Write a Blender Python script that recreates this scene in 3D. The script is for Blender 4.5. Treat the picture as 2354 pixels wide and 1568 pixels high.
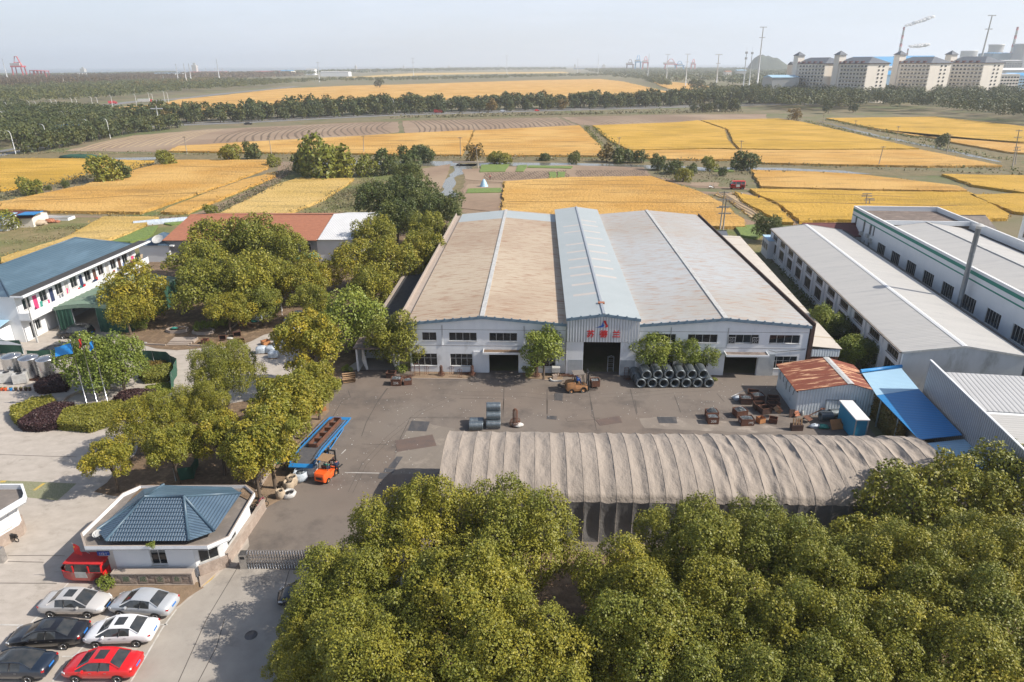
import bpy, math, random
import numpy as np
from math import radians as R, sin, cos, pi
random.seed(7); RNG = np.random.default_rng(7)
for o in list(bpy.data.objects): bpy.data.objects.remove(o)
SC = bpy.context.scene; COL = SC.collection
F, CX, CY, HC = 1570., 1176.5, 784., 36.
PITCH = math.atan(636/F); ROLL = -0.005
cd = bpy.data.cameras.new('camera'); cam = bpy.data.objects.new('camera', cd); COL.objects.link(cam)
cd.sensor_width = 36.; cd.lens = 36.*F/2353.; cd.clip_start = .5; cd.clip_end = 60000
cam.location = (0, 0, HC); cam.rotation_mode = 'QUATERNION'
from mathutils import Matrix, Vector, noise as mnoise
cam.rotation_quaternion = (Matrix.Rotation(R(90)-PITCH, 3, 'X') @ Matrix.Rotation(ROLL, 3, 'Z')).to_quaternion()
SC.camera = cam
SUN_EL, SUN_AZ = R(40), math.atan2(-.12, .76)      # azimuth counted from +X
w = bpy.data.worlds.new('World'); SC.world = w; w.use_nodes = True
nt = w.node_tree; nt.nodes.clear()
def N(t, ty, **kw):
 n = t.nodes.new(ty)
 for k, v in kw.items():
  if k[0] == '_': n.inputs[k[1:].replace('_', ' ')].default_value = v
  else: setattr(n, k, v)
 return n
def SKY():
 L = nt.links.new
 tc = N(nt, 'ShaderNodeTexCoord'); sp = N(nt, 'ShaderNodeSeparateXYZ'); mx = N(nt, 'ShaderNodeMath', operation='MAXIMUM'); mx.inputs[1].default_value = .012
 cb = N(nt, 'ShaderNodeCombineXYZ'); sky = N(nt, 'ShaderNodeTexSky', sky_type='NISHITA', sun_disc=False)
 sky.sun_elevation = SUN_EL; sky.sun_rotation = pi/2-SUN_AZ; sky.altitude = 0; sky.air_density = 1.0; sky.dust_density = 2.0; sky.ozone_density = 1.5
 L(tc.outputs['Generated'], sp.inputs[0]); L(sp.outputs[2], mx.inputs[0]); L(sp.outputs[0], cb.inputs[0]); L(sp.outputs[1], cb.inputs[1]); L(mx.outputs[0], cb.inputs[2])
 L(cb.outputs[0], sky.inputs[0])
 mp = N(nt, 'ShaderNodeMapping'); mp.inputs['Scale'].default_value = (1.2, 1.2, 9); mp.inputs['Rotation'].default_value = (0, .06, 0)
 no = N(nt, 'ShaderNodeTexNoise', _Scale=2.2, _Detail=6., _Roughness=.6); cr = N(nt, 'ShaderNodeMapRange'); cr.inputs[1].default_value = .42; cr.inputs[2].default_value = .8; cr.inputs[3].default_value = .72; cr.inputs[4].default_value = .92
 mixc = N(nt, 'ShaderNodeMix', data_type='RGBA'); mixc.inputs[7].default_value = VEIL
 L(cb.outputs[0], mp.inputs[0]); L(mp.outputs[0], no.inputs[0]); L(no.outputs[0], cr.inputs[0]); el = N(nt, 'ShaderNodeMapRange', interpolation_type='SMOOTHSTEP'); el.inputs[1].default_value = .1; el.inputs[2].default_value = .6; el.inputs[3].default_value = 1; el.inputs[4].default_value = .03; L(mx.outputs[0], el.inputs[0]); mu = N(nt, 'ShaderNodeMath', operation='MULTIPLY'); L(cr.outputs[0], mu.inputs[0]); L(el.outputs[0], mu.inputs[1]); L(mu.outputs[0], mixc.inputs[0]); L(sky.outputs[0], mixc.inputs[6])
 bg = N(nt, 'ShaderNodeBackground', _Strength=.105); out = N(nt, 'ShaderNodeOutputWorld')
 L(mixc.outputs[2], bg.inputs[0]); L(bg.outputs[0], out.inputs[0])
VEIL = (6.7, 7.5, 8.8, 1); SKY()
sd = bpy.data.lights.new('sun', 'SUN'); sd.energy = 5; sd.angle = R(.5); sd.color = (1, .93, .83)
so = bpy.data.objects.new('sun', sd); COL.objects.link(so)
sv = Vector((cos(SUN_EL)*cos(SUN_AZ), cos(SUN_EL)*sin(SUN_AZ), sin(SUN_EL)))
so.rotation_mode = 'QUATERNION'; so.rotation_quaternion = sv.to_track_quat('Z', 'Y'); so.location = (100, -20, 120)
SC.view_settings.view_transform = 'Standard'; SC.view_settings.look = 'None'; SC.view_settings.exposure = .34; SC.view_settings.gamma = 1
SC.view_settings.use_curve_mapping = False
SC.cycles.volume_bounces = 1; SC.cycles.max_bounces = 6; SC.cycles.diffuse_bounces = 2
def ray(x, y):
 u = (x-CX)/F; v = -(y-CY)/F; c, s = cos(ROLL), sin(ROLL); u, v = c*u-s*v, s*u+c*v
 return np.array([u, cos(PITCH)+v*sin(PITCH), -sin(PITCH)+v*cos(PITCH)])
def G(x, y, z=0.):
 d = ray(x, y); t = (z-HC)/d[2]; return (float(d[0]*t), float(d[1]*t), z)
def AT(x, y, Y):
 d = ray(x, y); t = Y/d[1]; return (float(d[0]*t), Y, float(HC+d[2]*t))
KK = 2353/4096
def fr(x0, y0, s): return lambda x, y, z=0.: G((x0+x/s)*KK, (y0+y/s)*KK, z)
def fx(x0, y0, s): return lambda x, y: ((x0+x/s)*KK, (y0+y/s)*KK)
FA = fr(0,150,1.6814); FB = fr(1300,150,1.6814); FC = fr(2700,0,1.6862); FD = fr(0,650,2.0909); FE = fr(0,1300,2.0909); FF = fr(0,1900,1.8917)
FG = fr(1000,1300,2.24); FH = fr(1500,1150,2.354); FI = fr(2400,1150,2.354); FJ = fr(3000,750,2.0903); FK = fr(3000,1350,2.0903); FL = fr(1900,600,1.9617)
FM = fr(1050,700,2.6138); FN = fr(3400,100,3.382); FO = fr(2700,650,2.9425); FP = fr(500,1250,3.923); FQ = fr(0,200,3.363); FR = fr(2450,150,3.6215)
FT = fr(2900,1700,1.5234); FU = fr(1950,1600,2.4126); FW = lambda x, y, z=0.: G(x, y, z)
XA = fx(0,150,1.6814); XB = fx(1300,150,1.6814); XC = fx(2700,0,1.6862); XQ = fx(0,200,3.363); XN = fx(3400,100,3.382); XR = fx(2450,150,3.6215)
def srgb(h):
 if isinstance(h, str): h = tuple(int(h[i:i+2], 16)/255 for i in (0, 2, 4))
 return tuple((c/12.92 if c <= .04045 else ((c+.055)/1.055)**2.4) for c in h[:3])
MATS = {}
def M(name, c1, c2=None, sc=1., rough=.8, metal=0., bump=0., bsc=None, stain=None, ssc=.3, sth=(.5, .7), wave=None, det=4., stretch=None, coat=0., spec=.5, trans=0., vc=None, aniso=None, c3=None, s3=.05):
 """colour c1..c2 by noise; stain = third colour laid in large blotches; wave=(axis,count per metre,bump,darkline); c3 = very large patches"""
 m = bpy.data.materials.new(name); m.use_nodes = True; MATS[name] = m; t = m.node_tree; t.nodes.clear(); L = t.links.new
 b = N(t, 'ShaderNodeBsdfPrincipled', _Roughness=rough, _Metallic=metal); b.inputs['Specular IOR Level'].default_value = spec; b.inputs['Coat Weight'].default_value = coat; b.inputs['Coat Roughness'].default_value = .04
 o = N(t, 'ShaderNodeOutputMaterial'); L(b.outputs[0], o.inputs[0])
 c1 = (*c1, 1); tc = N(t, 'ShaderNodeTexCoord'); vec = tc.outputs['Object']
 if stretch:
  mp = N(t, 'ShaderNodeMapping'); mp.inputs['Scale'].default_value = stretch; L(vec, mp.inputs[0]); vec2 = mp.outputs[0]
 else: vec2 = vec
 col = None
 if c2:
  n = N(t, 'ShaderNodeTexNoise', _Scale=sc, _Detail=det, _Roughness=.6); L(vec2, n.inputs[0])
  rr = N(t, 'ShaderNodeMapRange'); rr.inputs[1].default_value = .3; rr.inputs[2].default_value = .7; L(n.outputs[0], rr.inputs[0])
  mx = N(t, 'ShaderNodeMix', data_type='RGBA'); mx.inputs[6].default_value = c1; mx.inputs[7].default_value = (*c2, 1); L(rr.outputs[0], mx.inputs[0]); col = mx.outputs[2]
 if c3:
  n = N(t, 'ShaderNodeTexNoise', _Scale=s3, _Detail=2.); L(vec, n.inputs[0])
  rr = N(t, 'ShaderNodeMapRange'); rr.inputs[1].default_value = .38; rr.inputs[2].default_value = .62; L(n.outputs[0], rr.inputs[0])
  mx = N(t, 'ShaderNodeMix', data_type='RGBA'); mx.inputs[7].default_value = (*c3, 1); L(rr.outputs[0], mx.inputs[0])
  if col: L(col, mx.inputs[6])
  else: mx.inputs[6].default_value = c1
  col = mx.outputs[2]
 if stain:
  n = N(t, 'ShaderNodeTexNoise', _Scale=ssc, _Detail=6., _Roughness=.7); L(vec2, n.inputs[0])
  rr = N(t, 'ShaderNodeMapRange'); rr.inputs[1].default_value = sth[0]; rr.inputs[2].default_value = sth[1]; L(n.outputs[0], rr.inputs[0])
  mx = N(t, 'ShaderNodeMix', data_type='RGBA'); mx.inputs[7].default_value = (*stain, 1); L(rr.outputs[0], mx.inputs[0])
  if col: L(col, mx.inputs[6])
  else: mx.inputs[6].default_value = c1
  col = mx.outputs[2]
 if vc:
  a = N(t, 'ShaderNodeAttribute', attribute_name='tint'); hs = N(t, 'ShaderNodeMix', data_type='RGBA'); hs.inputs[7].default_value = (*vc, 1); L(a.outputs['Fac'], hs.inputs[0])
  if col: L(col, hs.inputs[6])
  else: hs.inputs[6].default_value = c1
  oi = N(t, 'ShaderNodeObjectInfo'); rr = N(t, 'ShaderNodeMapRange'); rr.inputs[4].default_value = .5; L(oi.outputs['Random'], rr.inputs[0]); dk = N(t, 'ShaderNodeMix', data_type='RGBA'); dk.inputs[7].default_value = (c1[0]*.5, c1[1]*.66, c1[2]*.9, 1); L(rr.outputs[0], dk.inputs[0]); L(hs.outputs[2], dk.inputs[6]); col = dk.outputs[2]
 hgt = None
 if bump:
  n = N(t, 'ShaderNodeTexNoise', _Scale=bsc or sc*3, _Detail=5., _Roughness=.65); L(vec if c3 else vec2, n.inputs[0])
  bp = N(t, 'ShaderNodeBump', _Strength=1., _Distance=bump); L(n.outputs[0], bp.inputs['Height']); hgt = bp.outputs[0]
 if wave:
  ax, per, wb, dl = wave
  sp = N(t, 'ShaderNodeSeparateXYZ'); L(vec, sp.inputs[0]); mu = N(t, 'ShaderNodeMath', operation='MULTIPLY'); mu.inputs[1].default_value = per; L(sp.outputs['xyz'.index(ax)], mu.inputs[0])
  fr_ = N(t, 'ShaderNodeMath', operation='FRACT'); L(mu.outputs[0], fr_.inputs[0])
  pp = N(t, 'ShaderNodeMath', operation='PINGPONG'); pp.inputs[1].default_value = .5; L(fr_.outputs[0], pp.inputs[0])
  sm = N(t, 'ShaderNodeMapRange', interpolation_type='SMOOTHSTEP'); sm.inputs[1].default_value = .05; sm.inputs[2].default_value = .3; L(pp.outputs[0], sm.inputs[0])
  bp = N(t, 'ShaderNodeBump', _Strength=1., _Distance=wb); L(sm.outputs[0], bp.inputs['Height'])
  if hgt: L(hgt, bp.inputs['Normal'])
  hgt = bp.outputs[0]
  if dl:
   mx = N(t, 'ShaderNodeMix', data_type='RGBA', blend_type='MULTIPLY'); iv = N(t, 'ShaderNodeMapRange'); iv.inputs[3].default_value = dl; iv.inputs[4].default_value = 0; L(sm.outputs[0], iv.inputs[0]); L(iv.outputs[0], mx.inputs[0])
   if col: L(col, mx.inputs[6])
   else: mx.inputs[6].default_value = c1
   mx.inputs[7].default_value = (.35, .33, .3, 1); col = mx.outputs[2]
 if col: L(col, b.inputs['Base Color'])
 else: b.inputs['Base Color'].default_value = c1
 if hgt: L(hgt, b.inputs['Normal'])
 if trans:
  tr = N(t, 'ShaderNodeBsdfTranslucent'); ms = N(t, 'ShaderNodeMixShader'); ms.inputs[0].default_value = trans
  if col: L(col, tr.inputs[0])
  else: tr.inputs[0].default_value = c1
  L(b.outputs[0], ms.inputs[1]); L(tr.outputs[0], ms.inputs[2]); L(ms.outputs[0], o.inputs[0])
 return m
class MB:
 def __init__(s, org=(0, 0, 0), rot=0.): s.v = []; s.f = []; s.mi = []; s.o = org; s.c, s.s = cos(rot), sin(rot); s.m = 0; s.sm = []
 def P(s, p):
  x, y, z = p; s.v.append((s.o[0]+s.c*x-s.s*y, s.o[1]+s.s*x+s.c*y, s.o[2]+z)); return len(s.v)-1
 def face(s, pts, smooth=False): s.f.append([s.P(p) for p in pts]); s.mi.append(s.m); s.sm.append(smooth)
 def mesh(s, vs, fs, smooth=False):
  b = len(s.v)
  for p in vs: s.P(p)
  for f in fs: s.f.append([b+i for i in f]); s.mi.append(s.m); s.sm.append(smooth)
 def box(s, x0, x1, y0, y1, z0, z1):
  v = [(x, y, z) for z in (z0, z1) for x, y in ((x0, y0), (x1, y0), (x1, y1), (x0, y1))]
  s.mesh(v, [(0,3,2,1), (4,5,6,7), (0,1,5,4), (1,2,6,5), (2,3,7,6), (3,0,4,7)]); return s
 def rbox(s, c, d, rot=0., tilt=None):
  """box centred at c with size d turned by rot (and tilt matrix)"""
  Mx = Matrix.Rotation(rot, 3, 'Z')
  if tilt: Mx = Mx @ Matrix.Rotation(tilt[1], 3, tilt[0])
  v = [tuple(Vector(c)+Mx @ Vector((x*d[0]/2, y*d[1]/2, z*d[2]/2))) for z in (-1, 1) for x, y in ((-1,-1), (1,-1), (1,1), (-1,1))]
  s.mesh(v, [(0,3,2,1), (4,5,6,7), (0,1,5,4), (1,2,6,5), (2,3,7,6), (3,0,4,7)]); return s
 def prism(s, poly, z0, z1, top=True, bot=False):
  """z0,z1 numbers or per-point lists; poly counter-clockwise"""
  a = sum(poly[i][0]*poly[(i+1) % len(poly)][1]-poly[(i+1) % len(poly)][0]*poly[i][1] for i in range(len(poly)))
  n = len(poly); Z0 = z0 if hasattr(z0, '__len__') else [z0]*n; Z1 = z1 if hasattr(z1, '__len__') else [z1]*n
  if a < 0: poly = poly[::-1]; Z0 = Z0[::-1]; Z1 = Z1[::-1]
  v = [(p[0], p[1], z) for p, z in zip(poly, Z0)]+[(p[0], p[1], z) for p, z in zip(poly, Z1)]
  fs = [(i, (i+1) % n, n+(i+1) % n, n+i) for i in range(n)]
  if top: fs.append(tuple(range(n, 2*n)))
  if bot: fs.append(tuple(range(n-1, -1, -1)))
  s.mesh(v, fs); return s
 def tube(s, pts, r, n=8, cap=True, smooth=True):
  P_ = [Vector(p) for p in pts]; rs = r if hasattr(r, '__len__') else [r]*len(P_); vs = []; fs = []
  for i, p in enumerate(P_):
   d = (P_[min(i+1, len(P_)-1)]-P_[max(i-1, 0)]).normalized(); a = Vector((0, 0, 1)) if abs(d.z) < .9 else Vector((1, 0, 0))
   u = d.cross(a).normalized(); v = d.cross(u)
   for k in range(n): q = 2*pi*k/n; vs.append(tuple(p+rs[i]*(cos(q)*u+sin(q)*v)))
  for i in range(len(P_)-1):
   for k in range(n): fs.append((i*n+k, i*n+(k+1) % n, (i+1)*n+(k+1) % n, (i+1)*n+k))
  if cap: fs.append(tuple(range(n))); fs.append(tuple(range((len(P_)-1)*n+n-1, (len(P_)-1)*n-1, -1)))
  s.mesh(vs, fs, smooth); return s
 def lathe(s, c, prof, n=16, cap=True):
  vs = [(c[0]+r*cos(2*pi*k/n), c[1]+r*sin(2*pi*k/n), c[2]+z) for r, z in prof for k in range(n)]
  fs = [(i*n+k, i*n+(k+1) % n, (i+1)*n+(k+1) % n, (i+1)*n+k) for i in range(len(prof)-1) for k in range(n)]
  if cap: fs.append(tuple(range((len(prof)-1)*n, len(prof)*n)))
  s.mesh(vs, fs, True); return s
 def blob(s, c, r, n=8, m=5, jit=.15, seed=0):
  rd = random.Random(seed); vs = []; fs = []
  for i in range(m+1):
   for k in range(n):
    th = pi*i/m; ph = 2*pi*k/n; q = 1+rd.uniform(-jit, jit)
    vs.append((c[0]+r[0]*q*sin(th)*cos(ph), c[1]+r[1]*q*sin(th)*sin(ph), c[2]+r[2]*q*cos(th)))
  for i in range(m):
   for k in range(n): fs.append((i*n+k, (i+1)*n+k, (i+1)*n+(k+1) % n, i*n+(k+1) % n))
  s.mesh(vs, fs, True); return s
 def build(s, name, mats, parent=None, label=None, kind=None, cat=None, group=None, loc=None, rotz=None):
  me = bpy.data.meshes.new(name); me.from_pydata(s.v, [], s.f)
  if not isinstance(mats, (list, tuple)): mats = [mats]
  for m in mats: me.materials.append(m)
  me.polygons.foreach_set('material_index', s.mi); me.polygons.foreach_set('use_smooth', s.sm); me.update()
  o = bpy.data.objects.new(name, me); COL.objects.link(o); o.parent = parent
  tag(o, label, cat, group, kind)
  if loc: o.location = loc
  if rotz is not None: o.rotation_euler.z = rotz
  return o
def tag(o, label=None, cat=None, group=None, kind=None):
 if label: o['label'] = label
 if cat: o['category'] = cat
 if group: o['group'] = group
 if kind: o['kind'] = kind
 return o
def thing(name, label, cat, loc=(0, 0, 0), rotz=0., group=None):
 o = bpy.data.objects.new(name, None); COL.objects.link(o); o.location = loc; o.rotation_euler = (0, 0, rotz); o.empty_display_size = .3
 return tag(o, label, cat, group)
def clone(r, loc=None, rotz=None, label=None, group=None, scale=None):
 def cp(o, par):
  c = o.copy(); COL.objects.link(c); c.parent = par
  for ch in KIDS.setdefault(o.name, [x for x in bpy.data.objects if x.parent == o]): cp(ch, c)
  return c
 n = cp(r, None)
 if loc: n.location = loc
 if rotz is not None: n.rotation_euler.z = rotz
 if label: n['label'] = label
 if group: n['group'] = group
 if scale: n.scale = scale if hasattr(scale, '__len__') else (scale,)*3
 return n
KIDS = {}
def npmesh(name, V, Fq, mats, tint=None, mi=None, smooth=False):
 """fast mesh from numpy: V (n,3), Fq (m,k)"""
 me = bpy.data.meshes.new(name); V = np.asarray(V, np.float32); Fq = np.asarray(Fq, np.int32); k = Fq.shape[1]
 me.vertices.add(len(V)); me.vertices.foreach_set('co', V.ravel()); me.loops.add(Fq.size); me.loops.foreach_set('vertex_index', Fq.ravel())
 me.polygons.add(len(Fq)); me.polygons.foreach_set('loop_start', np.arange(0, Fq.size, k, dtype=np.int32))
 if mi is not None: me.polygons.foreach_set('material_index', np.asarray(mi, np.int32))
 if smooth: me.polygons.foreach_set('use_smooth', np.ones(len(Fq), bool))
 for m in (mats if isinstance(mats, (list, tuple)) else [mats]): me.materials.append(m)
 if tint is not None:
  a = me.attributes.new('tint', 'FLOAT', 'FACE'); a.data.foreach_set('value', np.asarray(tint, np.float32))
 me.update(); return me
def link(me, name, parent=None, loc=None):
 o = bpy.data.objects.new(name, me); COL.objects.link(o); o.parent = parent
 if loc: o.location = loc
 return o
def facade(mb, x0, x1, z0, z1, ops, th=.25, gable=None):
 xs = sorted({x0, x1, *[o[0] for o in ops], *[o[1] for o in ops]}); zs = sorted({z0, z1, *[max(z0, o[2]) for o in ops], *[min(z1, o[3]) for o in ops]})
 xs = [x for x in xs if x0 <= x <= x1]
 def solid(i, j):
  if i < 0 or j < 0 or i >= len(xs)-1 or j >= len(zs)-1: return False
  cx, cz = (xs[i]+xs[i+1])/2, (zs[j]+zs[j+1])/2
  return not any(o[0] < cx < o[1] and o[2] < cz < o[3] for o in ops)
 for i in range(len(xs)-1):
  for j in range(len(zs)-1):
   if not solid(i, j): continue
   a, b, c, d = xs[i], xs[i+1], zs[j], zs[j+1]
   mb.face([(a, 0, c), (b, 0, c), (b, 0, d), (a, 0, d)]); mb.face([(b, th, c), (a, th, c), (a, th, d), (b, th, d)])
   if not solid(i-1, j): mb.face([(a, th, c), (a, 0, c), (a, 0, d), (a, th, d)])
   if not solid(i+1, j): mb.face([(b, 0, c), (b, th, c), (b, th, d), (b, 0, d)])
   if not solid(i, j-1) and c > z0: mb.face([(a, 0, c), (a, th, c), (b, th, c), (b, 0, c)])
   if not solid(i, j+1) and not (gable and d == z1): mb.face([(a, 0, d), (b, 0, d), (b, th, d), (a, th, d)])
 if gable:
  gx, gz = gable; mb.face([(x0, 0, z1), (x1, 0, z1), (gx, 0, gz)]); mb.face([(x1, th, z1), (x0, th, z1), (gx, th, gz)])
  mb.face([(x0, 0, z1), (gx, 0, gz), (gx, th, gz), (x0, th, z1)]); mb.face([(gx, 0, gz), (x1, 0, z1), (x1, th, z1), (gx, th, gz)])
def window(parent, org, rot, x0, x1, z0, z1, nx=2, nz=1, y=.1, frame=None, glass=None, ft=.05, sill=True, label=None):
 """frame mesh with the glass as its child"""
 mb = MB(org, rot); d = .06
 mb.box(x0, x1, y, y+d, z0, z0+ft); mb.box(x0, x1, y, y+d, z1-ft, z1)
 for i in range(nx+1):
  c = x0+(x1-x0)*i/nx; a = c-ft/2 if 0 < i < nx else (x0 if i == 0 else x1-ft); mb.box(a, a+ft, y, y+d, z0+ft, z1-ft)
 for j in range(1, nz):
  c = z0+(z1-z0)*(.62 if nz == 2 else j/nz); mb.box(x0+ft, x1-ft, y+.001, y+d-.001, c-ft/2, c+ft/2)
 if sill: mb.box(x0-.05, x1+.05, -.06, y, z0-.07, z0-.002)
 w_ = mb.build('window', frame or MT['frame'], parent, label)
 g = MB(org, rot); g.face([(x0, y+d*.6, z0), (x1, y+d*.6, z0), (x1, y+d*.6, z1), (x0, y+d*.6, z1)]); g.build('pane', glass or MT['glass'], w_)
 return w_
def text(s, size, mat, parent, loc, rot, name='lettering', ext=.01, label=None, bold=0.):
 cu = bpy.data.curves.new('t', 'FONT'); cu.body = s; cu.size = size; cu.extrude = ext; cu.offset = bold; cu.align_x = 'CENTER'; cu.align_y = 'CENTER'
 o = bpy.data.objects.new('t', cu); dg = bpy.context.evaluated_depsgraph_get(); COL.objects.link(o); dg.update()
 me = bpy.data.meshes.new_from_object(o.evaluated_get(bpy.context.evaluated_depsgraph_get())); bpy.data.objects.remove(o)
 me.materials.clear(); me.materials.append(mat)
 q = link(me, name, parent); q.location = loc; q.rotation_euler = rot
 if label: q['label'] = label
 return q
def nth(i): return ['first','second','third','fourth','fifth','sixth','seventh','eighth','ninth','tenth','eleventh','twelfth'][i] if i < 12 else str(i+1)+('th' if 10 < (i+1) % 100 < 20 or (i+1) % 10 not in (1,2,3) else ['st','nd','rd'][(i+1) % 10-1])
def poly_jit(pts, step=6., amp=.5, seed=1):
 rd = random.Random(seed); out = []
 for i in range(len(pts)):
  a, b = pts[i], pts[(i+1) % len(pts)]; L_ = math.dist(a[:2], b[:2]); n = max(1, min(60, int(L_/step)))
  for k in range(n):
   t = k/n; out.append((a[0]+(b[0]-a[0])*t+(rd.uniform(-amp, amp)), a[1]+(b[1]-a[1])*t+rd.uniform(-amp, amp)))
 return out
MT = {}
MT['frame'] = M('window frame', (.55,.55,.53), (.38,.37,.35), 2., .5)
MT['glass'] = M('window glass', (.012,.016,.02), rough=.08, spec=.6)
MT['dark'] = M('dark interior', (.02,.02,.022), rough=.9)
MT['ground'] = M('dry ground', (.20,.155,.095), (.13,.125,.055), .05, .95, bump=.15, bsc=.7, stain=(.10,.12,.035), ssc=.02, sth=(.5,.62))
MT['concrete'] = M('concrete paving', (.37,.335,.29), (.29,.26,.225), .5, .85, bump=.01, stain=(.2,.18,.16), ssc=.35, sth=(.55,.75), det=8.)
MT['courtyard'] = M('pale concrete', (.46,.41,.36), (.36,.32,.275), .8, .85, bump=.01, stain=(.27,.24,.2), ssc=.5, sth=(.56,.74), stretch=(1,1.6,1), det=8.)
MT['asphalt'] = M('worn yard asphalt', (.14,.112,.092), (.185,.148,.12), .35, .85, bump=.01, bsc=8., stain=(.085,.072,.064), ssc=.16, sth=(.5,.7), det=9., c3=(.175,.148,.125), s3=.06)
MT['soil'] = M('bare soil', (.27,.19,.125), (.19,.135,.085), 1.2, .95, bump=.08, bsc=2.)
MT['field_soil'] = M('ploughed soil', (.27,.185,.125), (.21,.145,.095), .35, .95, bump=.1, bsc=1., c3=(.30,.22,.15), s3=.03)
MT['furrow'] = M('furrow', (.12,.08,.05), (.16,.11,.07), .5, .95)
MT['furrow_pale'] = M('straw row', (.48,.36,.21), (.36,.26,.15), .5, .95)
MT['litter'] = M('leaf litter', (.20,.13,.08), (.12,.085,.05), 3., .95, bump=.05, bsc=8., stain=(.3,.21,.13), ssc=.8)
MT['road'] = M('road asphalt', (.20,.20,.20), (.17,.17,.17), .1, .8)
MT['white_paint'] = M('white road paint', (.62,.60,.56), (.38,.36,.33), 2., .7, det=8.)
MT['yellow_paint'] = M('yellow paint', (.55,.38,.08), (.4,.3,.1), 2., .7)
MT['crack'] = M('joint filler', (.075,.065,.058), rough=.9)
MT['water'] = M('water', (.15,.145,.12), rough=.2, bump=.02, bsc=.6, spec=.45)
MT['river'] = M('river water', (.17,.21,.25), (.15,.19,.23), .002, .5, spec=.3)
def rice(n, a, b, c, st=(.12,.55,1)): return M(n, a, b, .5, .9, bump=.7, bsc=1.1, stretch=st, c3=c, s3=.035, det=10., stain=(a[0]*.55, a[1]*.58, a[2]*.7), ssc=.4, sth=(.5,.72))
MT['rice_a'] = rice('ripe rice', (.56,.30,.055), (.46,.24,.04), (.60,.36,.10))
MT['rice_b'] = rice('golden rice', (.54,.31,.02), (.40,.24,.016), (.58,.34,.045))
MT['rice_c'] = rice('pale rice', (.54,.36,.09), (.43,.28,.06), (.60,.41,.14))
MT['veg'] = M('vegetable green', (.11,.17,.04), (.19,.25,.05), 1.2, .8, bump=.3, bsc=2.)
MT['scrub'] = M('scrub grass', (.16,.14,.05), (.26,.2,.1), .4, .95, bump=.3, bsc=1.5, c3=(.12,.14,.035), s3=.08)
MT['bank'] = M('weedy bank', (.12,.105,.045), (.22,.17,.085), .3, .95, bump=.4, bsc=1.2)
MT['wall'] = M('white painted wall', (.80,.81,.82), (.70,.72,.74), .9, .8, bump=.01, bsc=3., stain=(.42,.41,.38), ssc=.45, sth=(.62,.8), stretch=(1,1,.35), det=8.)
MT['white'] = M('clean white wall', (.74,.75,.76), (.68,.70,.71), .6, .7)
MT['blue_trim'] = M('slate blue trim', (.12,.19,.25), (.16,.23,.29), 2., .5)
MT['roof_rust'] = M('rusty cream roof', (.46,.365,.27), (.38,.29,.205), .5, .7, bump=.006, wave=('y', 2.6, .03, .35), stain=(.27,.12,.06), ssc=1.5, sth=(.5,.68), stretch=(.3,2.2,1), c3=(.50,.415,.31), s3=.05, det=9.)
MT['roof_cream'] = M('cream sheet roof', (.50,.42,.32), (.44,.37,.28), .5, .7, wave=('y', 2.6, .03, .3), stain=(.30,.14,.08), ssc=.9, sth=(.63,.76), stretch=(.28,3.2,1), det=9.)
MT['roof_grey_rust'] = M('grey sheet roof with rust', (.43,.405,.365), (.395,.385,.365), .4, .6, wave=('y', 2.6, .03, .3), stain=(.38,.22,.13), ssc=1.4, sth=(.5,.68), stretch=(.3,2.,1), c3=(.45,.47,.48), s3=.04, det=9.)
MT['roof_grey'] = M('blue grey sheet roof', (.36,.40,.41), (.39,.43,.44), .3, .55, wave=('y', 2.6, .02, .12))
MT['skylight'] = M('skylight sheet', (.52,.47,.43), (.46,.42,.38), 1., .5)
MT['sheet_wall'] = M('corrugated wall', (.78,.84,.87), (.70,.77,.82), .7, .5, wave=('x', 3.2, .04, .2), stain=(.3,.34,.38), ssc=.4, sth=(.6,.8))
MT['sheet_white'] = M('white ribbed sheet', (.66,.68,.70), (.58,.60,.62), .7, .5, wave=('x', 3.0, .06, .55))
MT['metal_door'] = M('galvanised door', (.42,.46,.50), (.52,.55,.57), .8, .45, metal=.3, bump=.03, bsc=1.5, stain=(.32,.36,.40), ssc=.5)
MT['canopy'] = M('canopy top', (.20,.13,.08), (.13,.09,.06), 2., .95, bump=.02)
MT['tarp'] = M('tan tarpaulin', (.33,.28,.235), (.28,.238,.20), .4, .85, bump=.24, bsc=.8, stretch=(1,.55,1), stain=(.26,.22,.185), ssc=.6, sth=(.55,.75))
MT['tarp_shaded'] = M('shaded tarpaulin side', (.19,.18,.175), (.15,.145,.14), .8, .85, bump=.12, bsc=.8)  # shade on the tent's sides put into a darker, greyer tarpaulin colour
MT['tarp_green'] = M('green tarpaulin', (.19,.27,.20), (.15,.23,.165), .4, .75, bump=.08, bsc=.8, stain=(.27,.32,.25), ssc=.4, sth=(.5,.7))
MT['net_green'] = M('green netting', (.02,.075,.05), (.03,.1,.065), 1., .8, bump=.04, bsc=2.)
MT['rust'] = M('rusted sheet roof', (.25,.065,.03), (.19,.05,.027), 1.2, .75, wave=('y', 4., .02, .35), stain=(.72,.42,.24), ssc=.75, sth=(.535,.6), stretch=(.33,2.6,1), det=7.)
MT['rusty'] = M('rusty iron', (.17,.065,.035), (.09,.045,.03), 3., .8, bump=.01)
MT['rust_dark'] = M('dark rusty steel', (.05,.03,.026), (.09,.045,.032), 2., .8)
MT['blue_roof'] = M('blue sheet roof', (.02,.22,.52), (.022,.20,.48), .5, .5, wave=('y', 3., .015, .3))
MT['pale_blue_roof'] = M('faded blue roof', (.38,.58,.72), (.34,.53,.68), .4, .5, wave=('y', 3., .015, .2))
MT['white_roof'] = M('white sheet roof', (.48,.465,.44), (.43,.42,.40), .5, .6, wave=('y', 2.2, .015, .2), stretch=(.15,1.5,1), stain=(.36,.355,.35), ssc=.8, sth=(.52,.72))
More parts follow.
